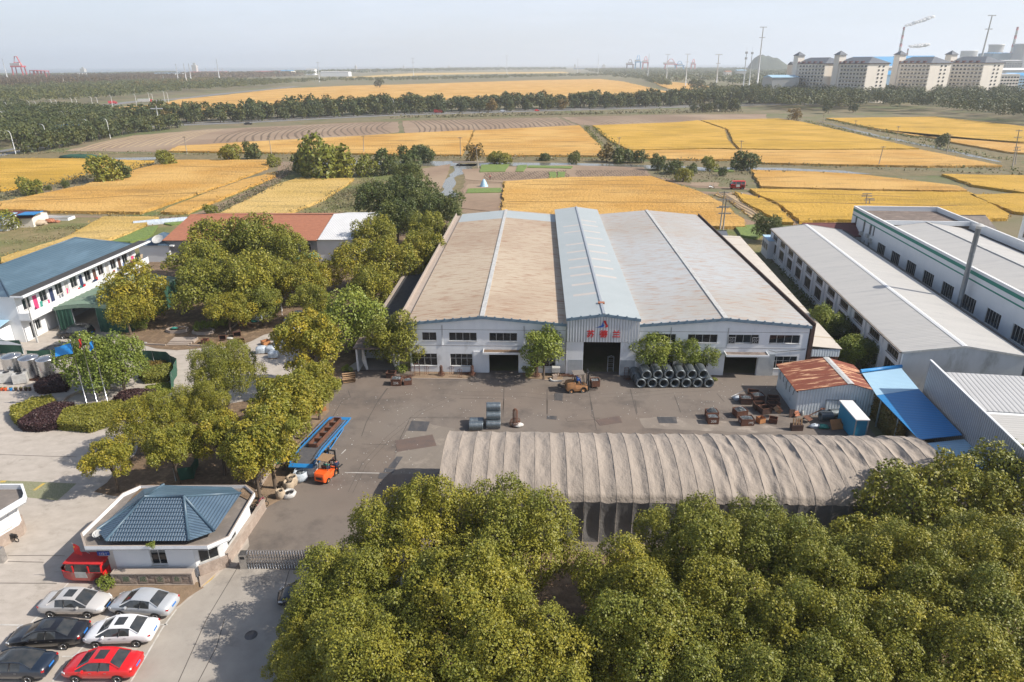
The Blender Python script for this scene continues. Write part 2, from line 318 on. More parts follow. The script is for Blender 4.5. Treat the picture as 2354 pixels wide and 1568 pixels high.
MT['white_bright'] = M('white coated roof', (.78,.78,.77), (.72,.72,.71), .5, .6)
MT['green_band'] = M('green band', (.01,.20,.15), rough=.6)
MT['blue_band'] = M('pale blue painted wall', (.36,.55,.72), (.42,.6,.75), .4, .7)
MT['gravel_roof'] = M('weathered flat roof', (.20,.155,.13), (.12,.095,.08), 1.5, .95, bump=.15, bsc=2., stretch=(.6,1.5,1), stain=(.3,.24,.2), ssc=1.)
MT['tile'] = M('blue grey roof tile', (.068,.112,.165), (.088,.138,.195), .6, .45, wave=('y', 5., .03, .5), spec=.5, stain=(.14,.22,.28), ssc=.6, sth=(.5,.75))
MT['tile_x'] = M('blue grey roof tile across', (.068,.112,.165), (.088,.138,.195), .6, .45, wave=('x', 5., .03, .5), spec=.5)
MT['tile_smooth'] = M('blue roof sheet', (.062,.11,.15), (.085,.14,.185), .25, .5, wave=('y', 1.5, .02, .12), stain=(.11,.18,.24), ssc=.25, sth=(.5,.75), stretch=(1,.3,1))
MT['ridge'] = M('ridge tile', (.06,.105,.145), (.08,.13,.175), 3., .4)
MT['red_tile'] = M('red clay tile', (.46,.185,.10), (.36,.14,.08), 1.2, .85, wave=('y', 2.6, .05, .6), stain=(.12,.06,.045), ssc=1.6, sth=(.6,.72), stretch=(1,2,1))
MT['maroon'] = M('maroon tile', (.16,.05,.05), (.12,.04,.04), 1., .8, wave=('y', 2.5, .04, .4))
MT['flatroof'] = M('grey flat roof', (.20,.175,.155), (.155,.135,.12), .8, .9, stain=(.26,.22,.19), ssc=.9, bump=.01)
MT['black_roof'] = M('bitumen strip', (.035,.035,.037), (.055,.053,.05), 1.5, .9)
MT['stone'] = M('rough stone facing', (.36,.29,.24), (.27,.21,.175), 3., .9, bump=.06, bsc=5., stain=(.45,.37,.31), ssc=1.5, sth=(.5,.7))
MT['stone_smooth'] = M('dressed stone', (.38,.32,.27), (.33,.27,.225), 1.5, .85)
MT['steel'] = M('stainless steel', (.62,.62,.62), (.5,.5,.5), 3., .22, metal=.9)
MT['duct'] = M('dark galvanised duct', (.20,.22,.24), (.26,.28,.30), 1.5, .4, metal=.4)
MT['galv'] = M('galvanised steel', (.42,.44,.46), (.5,.52,.54), 1.5, .4, metal=.5)
MT['pole_white'] = M('pale steel pole', (.62,.63,.64), (.56,.57,.58), .5, .5)
MT['conc_pole'] = M('concrete pole', (.34,.30,.25), (.28,.25,.21), 1., .9)
MT['wire'] = M('steel wire coil', (.10,.12,.135), (.22,.25,.27), 6., .42, metal=.6, bump=.02, bsc=18., stretch=(9,.6,.6))
MT['wire_bright'] = M('bright wire coil', (.26,.31,.34), (.10,.12,.14), 5., .35, metal=.65, bump=.02, bsc=18., stretch=(9,.6,.6))
MT['scrap'] = M('steel scraps', (.42,.46,.48), (.07,.08,.09), 9., .35, metal=.6, bump=.06, bsc=16., det=2.)
MT['plate'] = M('steel ground plate', (.075,.075,.08), (.12,.115,.115), 1.5, .5, metal=.3, stain=(.15,.135,.125), ssc=1.2, stretch=(1,.3,1))
MT['plate_rust'] = M('rusty ground plate', (.145,.10,.08), (.11,.085,.075), 1.2, .7)
MT['blue_steel'] = M('blue painted steel', (.02,.21,.50), (.02,.17,.42), 2., .45)
MT['grate'] = M('ramp grating', (.085,.095,.115), (.17,.155,.145), 3., .6, metal=.3, bump=.02, bsc=12.)
MT['orange'] = M('orange paint', (.80,.115,.02), rough=.35, coat=.3)
MT['dull_orange'] = M('dusty orange paint', (.38,.19,.075), (.30,.15,.07), 3., .6)
MT['red_paint'] = M('red paint', (.62,.012,.014), rough=.3, coat=.6)
MT['rubber'] = M('rubber', (.018,.018,.018), (.03,.029,.028), 4., .8)
MT['black'] = M('black plastic', (.02,.02,.022), rough=.5)
MT['chrome'] = M('alloy rim', (.45,.45,.46), rough=.3, metal=.8)
MT['carglass'] = M('car glass', (.02,.026,.03), (.06,.058,.055), 1.5, .06, spec=.8)
MT['tail'] = M('tail lamp', (.45,.01,.01), rough=.2, coat=.5)
MT['head'] = M('head lamp', (.62,.64,.66), rough=.15)
MT['plate_blue'] = M('blue number plate', (.03,.18,.55), rough=.4)
MT['white_sheet'] = M('white woven bag', (.58,.57,.55), (.45,.44,.42), 3., .7, bump=.05, bsc=4.)
MT['wrap'] = M('plastic film', (.56,.61,.66), (.36,.42,.48), 3., .3, bump=.06, bsc=5.)
MT['jute'] = M('tan woven bag', (.46,.37,.27), (.35,.28,.2), 3., .85, bump=.05, bsc=4.)
MT['wood'] = M('raw wood', (.33,.21,.115), (.22,.14,.08), 3., .85, stretch=(1,6,1))
MT['orange_wood'] = M('orange board', (.48,.22,.085), (.36,.16,.06), 2., .8)
MT['bark'] = M('bark', (.12,.088,.062), (.075,.055,.04), 5., .95, bump=.03, bsc=9., stretch=(1,1,.3))
MT['skin'] = M('skin', (.48,.27,.18), rough=.6)
MT['hair'] = M('hair', (.015,.013,.012), rough=.5)
MT['navy'] = M('navy cloth', (.02,.035,.09), rough=.9)
MT['cloth_blue'] = M('blue cloth', (.03,.14,.5), rough=.9)
MT['dark_cloth'] = M('dark cloth', (.02,.02,.025), rough=.9)
MT['helmet'] = M('light blue helmet', (.1,.45,.6), rough=.4)
MT['red'] = M('flat red', (.55,.02,.02), (.45,.015,.015), 3., .7)
MT['flag_blue'] = M('flag blue', (.02,.25,.65), rough=.7)
MT['pink'] = M('magenta door', (.55,.05,.16), rough=.7)
MT['brown'] = M('brown door', (.10,.05,.035), rough=.7)
MT['teal'] = M('teal paint', (.04,.25,.2), rough=.6)
MT['yellow'] = M('yellow plastic', (.7,.42,.03), rough=.5)
MT['cyan'] = M('booth blue', (.03,.27,.45), rough=.5)
MT['ink_blue'] = M('sign blue', (.02,.08,.33), rough=.5)
MT['sign_blue'] = M('road sign blue', (.01,.14,.5), rough=.5)
MT['chalk'] = M('chalk white', (.6,.6,.58), rough=.9)
MT['green_ink'] = M('green lettering', (.10,.16,.09), rough=.8)
MT['cream'] = M('cream wall', (.84,.77,.67), (.78,.71,.62), .1, .8)
MT['cream_dim'] = M('beige wall', (.70,.65,.58), (.64,.59,.52), .1, .8)
MT['slate'] = M('slate roof', (.10,.115,.14), (.12,.135,.16), .3, .7)
MT['port_red'] = M('port red', (.55,.05,.06), rough=.6)
MT['stripe'] = M('chimney red', (.40,.06,.06), rough=.7)
MT['tower'] = M('cooling tower concrete', (.36,.36,.36), (.33,.33,.33), .01, .9)
MT['far_blue'] = M('distant blue roof', (.04,.28,.55), (.05,.30,.57), .01, .6)
MT['hill'] = M('wooded hill', (.04,.055,.035), (.06,.075,.04), .02, .95, bump=4., bsc=.03)
MT['steam'] = M('steam', (.97,.97,.97), rough=1., trans=.5)
def leafmat(n, a, b, tintc, tr=.14): return M(n, a, b, .35, .5, det=2., trans=tr, vc=tintc, spec=.35)
MT['leaf'] = leafmat('camphor leaves', (.23,.225,.03), (.15,.165,.024), (.40,.33,.034))
MT['leaf_yellow'] = leafmat('yellowing leaves', (.23,.225,.028), (.18,.19,.025), (.48,.35,.03))
MT['leaf_dark'] = leafmat('dark green leaves', (.095,.12,.03), (.075,.10,.026), (.19,.19,.035))
MT['leaf_far'] = leafmat('roadside leaves', (.085,.105,.03), (.068,.088,.026), (.17,.155,.035), .1)
MT['leaf_brown'] = leafmat('rusty needles', (.135,.085,.035), (.10,.066,.03), (.19,.115,.04), .1)
MT['leaf_autumn'] = leafmat('autumn leaves', (.20,.135,.03), (.16,.11,.03), (.27,.17,.03), .1)
MT['leaf_bright'] = leafmat('bright green leaves', (.20,.24,.035), (.165,.21,.03), (.32,.32,.05))
MT['leaf_purple'] = leafmat('purple hedge leaves', (.045,.022,.026), (.06,.03,.03), (.09,.045,.04), .1)
MT['leaf_hedge'] = leafmat('golden hedge leaves', (.22,.21,.03), (.17,.18,.028), (.30,.26,.04), .15)
MT['leaf_crop'] = leafmat('rice ears', (.52,.30,.05), (.40,.24,.03), (.60,.40,.12), .2)
MT['reed'] = leafmat('dry reeds', (.24,.18,.09), (.18,.135,.065), (.14,.15,.05), .1)
MT['amber_glass'] = M('dusty window glass', (.07,.058,.04), (.025,.024,.022), .4, .25)
MT['rusty_frame'] = M('worn window frame', (.25,.22,.18), (.18,.15,.12), 2., .7)
# == the ground and the fields
def xy(pts, f=G): return [f(*p)[:2] for p in pts]
def sheet(name, poly, z, mat, label=None, jit=None, kind='structure', cat=None, seed=1, parent=None, group=None):
 if jit: poly = poly_jit(poly, *jit, seed)
 mb = MB(); a = sum(poly[i][0]*poly[(i+1) % len(poly)][1]-poly[(i+1) % len(poly)][0]*poly[i][1] for i in range(len(poly)))
 if a < 0: poly = poly[::-1]
 mb.face([(x, y, z) for x, y in poly]); return mb.build(name, mat, parent, label, kind, cat, group)
sheet('ground', [(-26000,-60), (26000,-60), (26000,26000), (-26000,26000)], 0., MT['ground'])
sheet('river', xy([(-900,167), (0,168), (250,169), (500,166), (800,160), (1100,156.5), (1400,156), (1600,157), (2100,157)])+[(25500,25500), (-25500,25500)], .3, MT['river'])
sheet('courtyard', [(-95,15), (-21,15), (-20,41), (-15,60), (-13,79), (-13.5,108), (-66,119), (-95,119)], .004, MT['courtyard'])
sheet('forecourt', [(-26.,8), (55,8), (55,40), (-21.5,45.6), (-22.5,41.5), (-25,36)], .012, MT['concrete'])
sheet('yard', xy([(565,1190), (600,1110), (705,915), (745,850)])+[(-13,79.2), (40,77.4), (42.3,74), (38,64), (37,57), (45,47), (45,39), (-21.5,42.4), (-21.3,45)], .024, MT['asphalt'])
sheet('planting_strip', [FG(*p)[:2] for p in ((60,1500),(170,1330),(300,1140),(450,940),(560,800),(640,640),(720,640),(710,780),(600,900),(450,1170),(405,1430),(280,1568),(150,1640))], .05, MT['soil'], jit=(1.5,.08))
sheet('lawn', [(-38,52.5), (-27,50.5), (-22.6,50.5), (-20.5,56), (-20.5,65), (-22,72), (-25,73), (-33,70), (-38,64)], .03, MT['litter'], jit=(1.5,.3))
sheet('tree_ground', xy([(300,790), (235,740), (250,650), (420,540), (690,545), (880,500), (1040,500), (900,720), (850,800), (760,880), (640,760), (540,795), (400,805)]), .03, MT['litter'], jit=(2,.4))
sheet('tree_bed', [(-16,20), (60,20), (60,44), (36.8,44.5), (-3,44), (-9,38), (-14,33)], .03, MT['litter'], jit=(2,.4))
sheet('side_passage', [(50.5,79.5), (45.5,79.8), (52,130), (56,138), (62,138), (52,100)], .03, MT['bank'])
sheet('gate_bed', xy([(490,1346), (905,1346), (905,1360)])[:0] or xy([(350,1335), (455,1338), (468,1350), (395,1402), (350,1392), (262,1372), (235,1360), (250,1345)]), .03, MT['soil'], jit=(.6,.06))
sheet('scrubland', xy([(0,500), (240,500), (330,470), (640,400), (690,370), (1050,370), (1160,420), (1160,520), (1700,520), (1840,520), (1840,560), (1700,600), (1080,520), (820,560), (420,560), (250,590), (0,640)]), .02, MT['scrub'], jit=(6,1.))
mb = MB()
def field(poly, mat, label, h=.75, jit=(3.,.35), seed=1, name='rice_field', cat='rice field', z0=0.):
 p = poly_jit(xy(poly), jit[0], jit[1], seed); m = MB(); m.prism(p, z0, z0+h); return m.build(name, mat, None, label, 'stuff', cat)
RF = [([(0,368),(205,369),(355,374),(300,392),(203,402),(137,422),(52,433),(0,443)], 'rice_b', 'yellow rice field at the left edge of the photo beyond the hedge'),
([(0,470),(192,431),(275,404),(352,384),(407,371.5),(615,371.5),(615,390),(536,420),(412,464),(324,494),(120,491),(0,487)], 'rice_a', 'large tan-gold rice field behind the blue roofed dormitory'),
([(365,494),(429,494),(632,409),(632,400),(560,418),(440,462)], 'rice_a', 'narrow rice strip between two farm tracks left of the big tree'),
([(508,496),(632,431),(684,414),(812,415),(755,457),(662,496)], 'rice_c', 'rice field directly behind the red tiled long roof'),
([(242,503),(365,505),(333,523),(300,540),(235,560),(170,564),(100,592),(40,612),(0,612),(0,600),(100,570),(165,548),(200,525)], 'rice_c', 'small rice patch running behind the dormitory roof'),
([(386,351),(410,339),(649,325),(804,317),(918,310),(1086,302),(1073,335),(1060,360),(683,355)], 'rice_a', 'long rice field below the ploughed brown strip, left of the path'),
([(1091,303),(1331,291),(1379,339),(1395,362),(1085,360),(1078,338)], 'rice_a', 'rice field in the middle between two field paths'),
([(1362,291),(1551,284),(1605,279),(1664,300),(1672,325),(1690,345),(1640,344),(1445,348),(1400,325)], 'rice_b', 'bright rice field with flattened spots beside the winding ditch'),
([(1612,279),(1789,275),(1844,283),(1960,310),(2110,345),(1800,347),(1698,345),(1685,330),(1678,312),(1672,300)], 'rice_b', 'broad golden rice field right of the winding ditch'),
([(1447,350),(1640,347),(1698,348),(1800,349),(2115,348),(2300,385),(2130,386),(1762,379),(1687,371),(1551,370),(1450,366)], 'rice_a', 'long rice strip along the near side of the golden fields'),
([(1898,274),(2147,271),(2353,293),(2400,300),(2400,330),(2353,330),(2100,312),(1990,294)], 'rice_b', 'upper right rice field in front of the woodland'),
([(1994,297),(2100,315),(2353,333),(2400,334),(2400,358),(2321,354),(2188,330),(2150,320)], 'rice_a', 'right edge rice field beside the diagonal canal'),
([(1727,395),(1863,399),(1971,405),(2200,432),(2222,444),(2010,441),(1750,434),(1736,412)], 'rice_a', 'orange rice field to the right of the red van'),
([(2165,405),(2400,409),(2400,449),(2353,448),(2235,430)], 'rice_b', 'rice field at the right edge above the green weedy patch'),
([(1725,439.5),(1850,441),(2010,445),(2188,447),(2224,446),(2317,498),(2309,508),(2246,512),(1869,512),(1838,515),(1785,471),(1746,456)], 'rice_b', 'deep golden rice field behind the white factory with green stripe'),
([(2222,452),(2353,451),(2400,451),(2400,500),(2330,493)], 'rice_b', 'rice corner field behind the far right white building'),
([(1688,446),(1712,452),(1756,462),(1785,479),(1824,518),(1800,518),(1779,508),(1736,485),(1700,462)], 'rice_b', 'narrow golden rice strip being harvested beside the field path'),
([(1672,449),(1690,452),(1764,510),(1746,514),(1672,461),(1640,449)], 'furrow_pale', 'rows of cut straw lying beside the harvested strip'),
([(1159,422),(1214,418),(1314,412),(1496,410),(1531,422),(1604,444),(1657,471),(1707,512),(1712,527),(1150,527)], 'rice_a', 'large rice field right behind the factory halls'),
([(116,264),(239,251),(366,241.7),(403,231),(506,221),(649,205),(804,198),(918,195.5),(1225,185.5),(1379,182.5),(1430,188),(1546,215),(1480,224),(1200,228),(900,232),(700,246),(450,263),(140,268)], 'rice_a', 'vast rice field beyond the tree lined highway'),
([(1490,184),(1551,190),(1612,196),(1700,213),(1680,219),(1600,215),(1530,204)], 'rice_a', 'rice field at the foot of the tall pylons, right of the far road'),
([(790,179),(800,178),(952,168.5),(1294,165.5),(1310,168.5),(1100,170.5),(986,172.5),(870,178)], 'rice_c', 'thin faraway pale rice strip near the river')]
for i, (p, m, l) in enumerate(RF): far = max(q[1] for q in p) < 275; field(p, MT[m], l, .25 if m == 'furrow_pale' else .75, (14., 2.) if far else (3., .4), i)
PF = [([(147,348),(307,312),(478,298),(700,288),(804,283),(916,280.5),(916,305),(780,318),(650,323),(410,336),(386,350)], 'ploughed brown field with curving furrows below the highway, left part'),
([(924,279),(1280,270.7),(1324,288),(1089,300.5),(930,308)], 'ploughed brown field with curving furrows below the highway, middle part'),
([(1288,270),(1551,264),(1760,263),(1762,274),(1605,278),(1551,283),(1362,289),(1330,287)], 'ploughed brown field below the reed strip, right part')]
for i, (p, l) in enumerate(PF): field(p, MT['field_soil'], l, .12, (8., .6), i+40, 'ploughed_field', 'ploughed field')
GP = [([(1062,390),(1180,384),(1300,380),(1480,386),(1500,408),(1310,411),(1214,417),(1160,421),(1070,414)], 'field_soil', 'tilled garden plots behind the big rice field', .1),
([(972,388),(1035,378),(1030,400),(1010,440),(975,424),(962,405)], 'field_soil', 'bare tilled plot left of the narrow creek', .1),
([(1075,424),(1155,424),(1158,490),(1060,480),(1064,440)], 'field_soil', 'small tilled vegetable plot right of the creek', .12),
([(1106,380.5),(1170,379.5),(1160,396),(1102,397.5)], 'veg', 'bright green vegetable patch beside the footbridge', .3),
([(1190,382),(1212,381),(1204,396),(1185,396)], 'veg', 'small light green bed right of the bright vegetable patch', .3),
([(1215,382),(1316,384),(1313,389),(1213,387)], 'veg', 'long thin green vegetable row along the canal', .3),
([(1262,397),(1278,397),(1278,413),(1262,413)], 'veg', 'left one of the two small square green beds', .3),
([(1281,397),(1298,397),(1298,413),(1281,413)], 'veg', 'right one of the two small square green beds', .3),
([(1075,436),(1150,434),(1152,444),(1070,446)], 'veg', 'strip of leafy greens in front of the blue tarpaulin heap', .3),
([(300,541),(330,528),(362,522),(352,540),(335,552),(300,560),(255,560)], 'veg', 'green vegetable patch behind the dormitory by the small house', .4),
([(378,508),(430,502),(432,513),(395,520),(380,517)], 'veg', 'green bed beside the plastic tunnel left of the red roof', .3),
([(1690,525),(1745,520),(1755,540),(1740,552),(1700,545)], 'veg', 'leafy weeds behind the cream lean-to roof', .5),
([(1638,391),(1688,392),(1686,396),(1640,396)], 'veg', 'thin green row beyond the parked red van', .3),
([(1588,420),(1652,420),(1650,430),(1584,428)], 'field_soil', 'small tilled bed above the motor scooter', .1)]
for i, (p, m, l, h) in enumerate(GP): field(p, MT[m], l, h, (2., .2), i+60, 'garden_plot', 'garden plot', .03)
def ribbon(m, pts, w, z):
 n = len(pts); L_, R_ = [], []
 for i, p in enumerate(pts):
  a = pts[max(i-1, 0)]; b = pts[min(i+1, n-1)]; dx, dy = b[0]-a[0], b[1]-a[1]; l = math.hypot(dx, dy) or 1; L_.append((p[0]-dy/l*w/2, p[1]+dx/l*w/2, z)); R_.append((p[0]+dy/l*w/2, p[1]-dx/l*w/2, z))
 for i in range(n-1): m.face([R_[i], R_[i+1], L_[i+1], L_[i]])
def lerp2(a, b, t): return a[0]+(b[0]-a[0])*t, a[1]+(b[1]-a[1])*t
def furrows(top, bot, n, bend, w=.7, z=.16, mat='furrow', pale=0, label=None):
 m = MB(); rd = random.Random(n)
 T = [G(*p) for p in top]; B = [G(*p) for p in bot]
 for i in range(n):
  t = (i+.5)/n+rd.uniform(-.1, .1)/n; a = lerp2(T[0], T[1], t); b = lerp2(B[0], B[1], t); pts = []
  for k in range(7): s = k/6; x, y = lerp2(a, b, s); x += sin(s*pi)*bend+sin(s*9+i)*.5; pts.append((x, y))
  ribbon(m, pts, w*rd.uniform(.7, 1.4), z)
 m.build('furrow', MT[mat], None, label or 'dark furrows', 'stuff', 'furrows')
furrows([(560,297),(905,281)], [(480,330),(905,306)], 26, -5, 1.0, .16, 'furrow', label='dark curving furrows across the left ploughed field')
furrows([(935,279),(1270,271)], [(955,307),(1315,288)], 30, 3, 1.0, .16, 'furrow', label='dark curving furrows across the middle ploughed field')
furrows([(1300,270),(1530,265)], [(1380,287),(1640,275)], 20, 3, .8, .16, 'furrow', label='fine furrows across the right ploughed field')
furrows([(300,314),(520,297)], [(170,346),(420,333)], 14, -3, .9, .16, 'furrow_pale', label='pale straw rows on the far left ploughed field')
furrows([(1110,399),(1300,392)], [(1115,416),(1310,410)], 34, 0, .35, .18, 'furrow', label='close set furrows in the tilled garden plots')
furrows([(1320,392),(1480,392)], [(1325,409),(1490,407)], 26, 0, .35, .18, 'furrow', label='close set furrows at the right of the garden plots')
furrows([(1640,447),(1665,448)], [(1745,514),(1765,511)], 3, 1, .5, .3, 'furrow', label='dark gaps between the rows of cut straw')
def tracks(segs, w, label):
 m = MB(); rd = random.Random(5)
 for pts in segs:
  P_ = [G(*p)[:2] for p in pts]; a, b = P_[0], P_[-1]; n = 14; q = [(a[0]+(b[0]-a[0])*i/n, a[1]+(b[1]-a[1])*i/n+rd.uniform(-.6,.6)) for i in range(n+1)]; ribbon(m, q, w, .79)
 m.build('wheel_track', M('trodden crop', (.30,.17,.03), (.22,.13,.03), .5, .9), None, label, 'stuff', 'wheel tracks')
tracks([[(700,340),(1065,338)],[(1089,339),(1373,340)],[(1427,343),(1548,344)],[(1556,342),(1680,342)],[(1902,290),(2340,301)],[(412,387),(610,390)],[(1223,421.5),(1481,421.5)],[(1200,430),(1540,431)],[(1165,470),(1640,472)],[(30,470),(500,447)],[(1760,470),(2200,480)],[(1740,446),(2100,460)],[(1720,300),(1900,306)],[(1500,310),(1660,318)],[(1740,325),(2050,332)]], .8, 'dark thin wheel tracks through the nearer rice fields')
tracks([[(420,236),(800,224)],[(500,246),(1100,226)],[(700,212),(1180,205)],[(900,203),(1500,199)],[(1000,216),(1500,212)],[(250,254),(500,243)],[(1100,194),(1400,192)]], 3.5, 'dark thin wheel tracks through the vast far rice field')
W_ = [('canal', [(740,370),(1040,371),(1060,379),(1130,375),(1200,374),(1400,377),(1560,383),(1640,386),(1760,386),(1912,391),(2000,400),(1912,400),(1762,393),(1640,394),(1400,386),(1177,382),(1090,383),(740,380)]),
('creek', [(1050,378),(1095,378),(1075,398),(1050,405),(1042,430),(1052,455),(1012,452),(1020,425),(1034,402)]),
('left_canal', [(222,365),(359,362),(359,367),(300,370),(222,369)]), ('diagonal_canal', [(1880,279),(1900,283),(2040,316),(2180,343),(2300,372),(2296,374),(2150,342.5),(1990,310)])]
for n, p in W_:
 b = xy(p); cx = sum(q[0] for q in b)/len(b); cy = sum(q[1] for q in b)/len(b)
 sheet('water', poly_jit(b, 4, .8, 5), .10, MT['water'])
BK = [[(640,366),(1040,366),(1400,371),(1700,374),(1930,385),(2353,400),(2353,409),(2160,404),(1900,404),(1700,396),(1560,392),(1400,388),(1177,385),(1050,384),(740,384)],
[(1000,456),(1008,420),(1030,396),(1046,384),(1100,384),(1075,402),(1060,430),(1066,456)], [(0,356),(120,350),(380,354),(680,357),(1060,362),(1380,364),(1440,372),(1050,372),(600,370),(400,370),(160,366),(0,366)],
[(1850,280),(1900,276),(2000,300),(2188,333),(2353,362),(2353,400),(2260,385),(2120,348),(1960,312)], [(1340,290),(1360,290),(1425,345),(1440,366),(1395,366),(1380,340)],
[(700,283),(1176,269),(1700,258),(1760,262),(1551,263),(1280,269),(920,279),(700,287)]]
for i, p in enumerate(BK): sheet('bank', xy(p), .05+.002*i, MT['bank'], jit=(5, .9), seed=i)
sheet('path', xy([(640,372),(692,372),(640,420),(540,470),(480,494),(440,494),(520,462),(600,425),(632,405)]), .04, MT['soil'], jit=(4, .5))
sheet('path', xy([(0,492),(120,494),(240,497),(500,499),(500,503),(240,501),(0,500)]), .045, MT['soil'], jit=(4, .5))
sheet('path', xy([(1500,405),(1535,418),(1600,432),(1725,437),(2010,443),(2010,441),(1725,434),(1600,426),(1545,412)]), .06, MT['soil'], jit=(4, .4))
sheet('path', xy([(1610,441),(1720,444),(1760,462),(1800,488),(1838,516),(1826,518),(1785,484),(1740,462),(1690,448),(1625,446),(1700,500),(1752,516),(1712,518),(1660,475)]), .055, MT['field_soil'], jit=(4, .4))
sheet('path', xy([(1080,384),(1064,388),(1058,420),(1062,488),(1150,520),(1156,424)]), .045, MT['soil'], jit=(4, .5))
def road(name, pts, w, z=.06, mat='road'):
 m = MB(); P_ = [G(*p)[:2] for p in pts]; ribbon(m, P_, w, z); m.build(name, MT[mat], None, None, 'structure'); return P_
HW = road('highway', [(-160,385),(0,352),(120,330),(273,296.5),(376,289),(564,282),(747,272.5),(897,265.5),(1157,257.5),(1362,252),(1551,247),(1714,242),(1850,240),(2000,232),(2353,222)], 13)
m_ = MB(); ribbon(m_, [(p[0], p[1]+16) for p in HW], 11, .07); m_.build('highway', MT['road'], None, None, 'structure')
m_ = MB(); ribbon(m_, [(p[0], p[1]+8.5) for p in HW], 3.4, .12); m_.build('verge', MT['bank'], None, None, 'structure')
FRD = road('far_road', [(-40,262),(68,256),(160,249),(239,243),(307,234),(393,229.5),(512,216),(683,199)], 16)
for i in range(-5, 6, 10):
 m_ = MB(); ribbon(m_, [(p[0]+0, p[1]+i) for p in HW], .3, .075); m_.build('road_marking', MT['white_paint'], None, None, 'structure')
sheet('lane', xy([(1430,190),(1546,217),(1580,222),(1560,224),(1500,212)]), .05, MT['road'])
def hill(px, py0, py1, Y, wid, h, seed):
 c = AT(px, py0, Y); V = []; n = 28; m2 = 12
 for j in range(m2+1):
  for i in range(n+1):
   u = i/n*2-1; v = j/m2*2-1; q = max(0, 1-u*u)*max(0, 1-v*v); z = h*q**1.1*(1+.25*mnoise.noise(Vector((u*3, v*3, seed))))+h*.3*max(0, 1-(u+.55)**2*9)*(1-v*v)
   V.append((c[0]+u*wid, Y+v*wid*.5, max(z, -1)))
 Fq = [(j*(n+1)+i, j*(n+1)+i+1, (j+1)*(n+1)+i+1, (j+1)*(n+1)+i) for j in range(m2) for i in range(n)]
 o = link(npmesh('hill', V, Fq, MT['hill'], smooth=True), 'hill'); o['kind'] = 'structure'
hill(1768, 148, 133, 3200, 105, 62, 1); hill(1880, 148, 140, 3400, 300, 26, 5)
# == the three factory halls side by side
HO, HA = (-12.8, 78.75, 0.), R(-2.2)
def H2(x, y, z=0.): return (HO[0]+cos(HA)*x-sin(HA)*y, HO[1]+sin(HA)*x+cos(HA)*y, z)
HL = 65.
def hall(x0, x1, gx, ze, zr, ops, wallm, roofm, label, y0=0., L_=HL, sides=(1, 1), trim=True):
 t = thing('factory_hall', label, 'factory hall', H2(x0, y0), HA); W = x1-x0; g = gx-x0; ops = [(a-x0, b-x0, c, d) for a, b, c, d in ops]
 mb = MB(); facade(mb, 0, W, 0, ze, ops, .25, (g, zr))
 mb.face([(0,.25,0), (0,.25,ze), (0,L_,ze), (0,L_,0)][::-1] if 0 else [(0,L_,0), (0,.25,0), (0,.25,ze), (0,L_,ze)]); mb.face([(W,.25,0), (W,L_,0), (W,L_,ze), (W,.25,ze)])
 mb.face([(W,L_,0), (0,L_,0), (0,L_,ze), (g,L_,zr), (W,L_,ze)]); mb.build('wall', wallm, t)
 mb = MB(); e = .12
 for a, b in (((-.1, ze), (g, zr)), ((g, zr), (W+.1, ze))):
  mb.face([(a[0],-.3,a[1]+e), (b[0],-.3,b[1]+e), (b[0],L_+.2,b[1]+e), (a[0],L_+.2,a[1]+e)]); mb.face([(a[0],L_+.2,a[1]+.02), (b[0],L_+.2,b[1]+.02), (b[0],-.3,b[1]+.02), (a[0],-.3,a[1]+.02)])
  mb.face([(a[0],-.3,a[1]+.02), (b[0],-.3,b[1]+.02), (b[0],-.3,b[1]+e), (a[0],-.3,a[1]+e)])
 rf = mb.build('roof', roofm, t)
 rw = .28 if roofm is not MT['roof_grey'] else .15; mb = MB(); mb.prism([(g-rw, -.34), (g+rw, -.34), (g+rw, L_+.22), (g-rw, L_+.22)], zr+e+.0, zr+e+.1); mb.build('ridge_cap', MT['galv'] if rw < .2 else MT['frame'], rf)
 if trim:
  mb = MB()
  for a, b in (((-.1, ze), (g, zr)), ((g, zr), (W+.1, ze))): mb.mesh([(a[0],-.36,a[1]-.22), (b[0],-.36,b[1]-.22), (b[0],-.36,b[1]+.14), (a[0],-.36,a[1]+.14), (a[0],-.3,a[1]-.22), (b[0],-.3,b[1]-.22), (b[0],-.3,b[1]+.14), (a[0],-.3,a[1]+.14)], [(0,1,2,3), (4,7,6,5), (3,2,6,7), (0,4,5,1)])
  n = int(W/1.02)
  for i in range(n):
   x = (i+.5)*W/n; z = ze+(zr-ze)*(x/g if x < g else (W-x)/(W-g))
   mb.box(x-.1, x+.1, -.42, -.3, z+.14, z+.26)
  mb.build('verge_trim', MT['blue_trim'], t)
 return t
oL = [(1.65,3.45,4.25,5.35), (5.,8.45,4.25,5.35), (10.,13.45,4.25,5.35), (15.,18.5,4.25,5.35), (.2,3.4,.85,2.5), (5.05,7.85,.85,2.5), (9.95,13.6,0,2.95), (15.05,18.25,.85,2.5)]
h1 = hall(0, 19.45, 9.2, 6.6, 7.5, oL, MT['wall'], MT['roof_rust'], 'left factory hall with rust streaked cream roof and white front')
oC = [(21.6,26.15,0,4.5)]
h2 = hall(19.5, 28.25, 23.9, 7.5, 8.1, oC, MT['wall'], MT['roof_grey'], 'tall middle factory hall with ribbed front, red characters and grey skylit roof', -.5, 66.)
oR = [(29.3,32.85,4.3,5.4), (34.3,37.9,4.3,5.4), (39.2,42.85,4.3,5.4), (44.15,47.8,4.3,5.4), (29.4,32.8,.85,2.5), (34.5,37.,.9,2.5), (39.05,43.05,0,2.95), (44.6,47.85,.95,2.6)]
h3 = hall(28.3, 48.8, 38.55, 6.6, 7.5, oR, MT['wall'], MT['roof_grey_rust'], 'right factory hall with pale grey roof and wire coils in front')
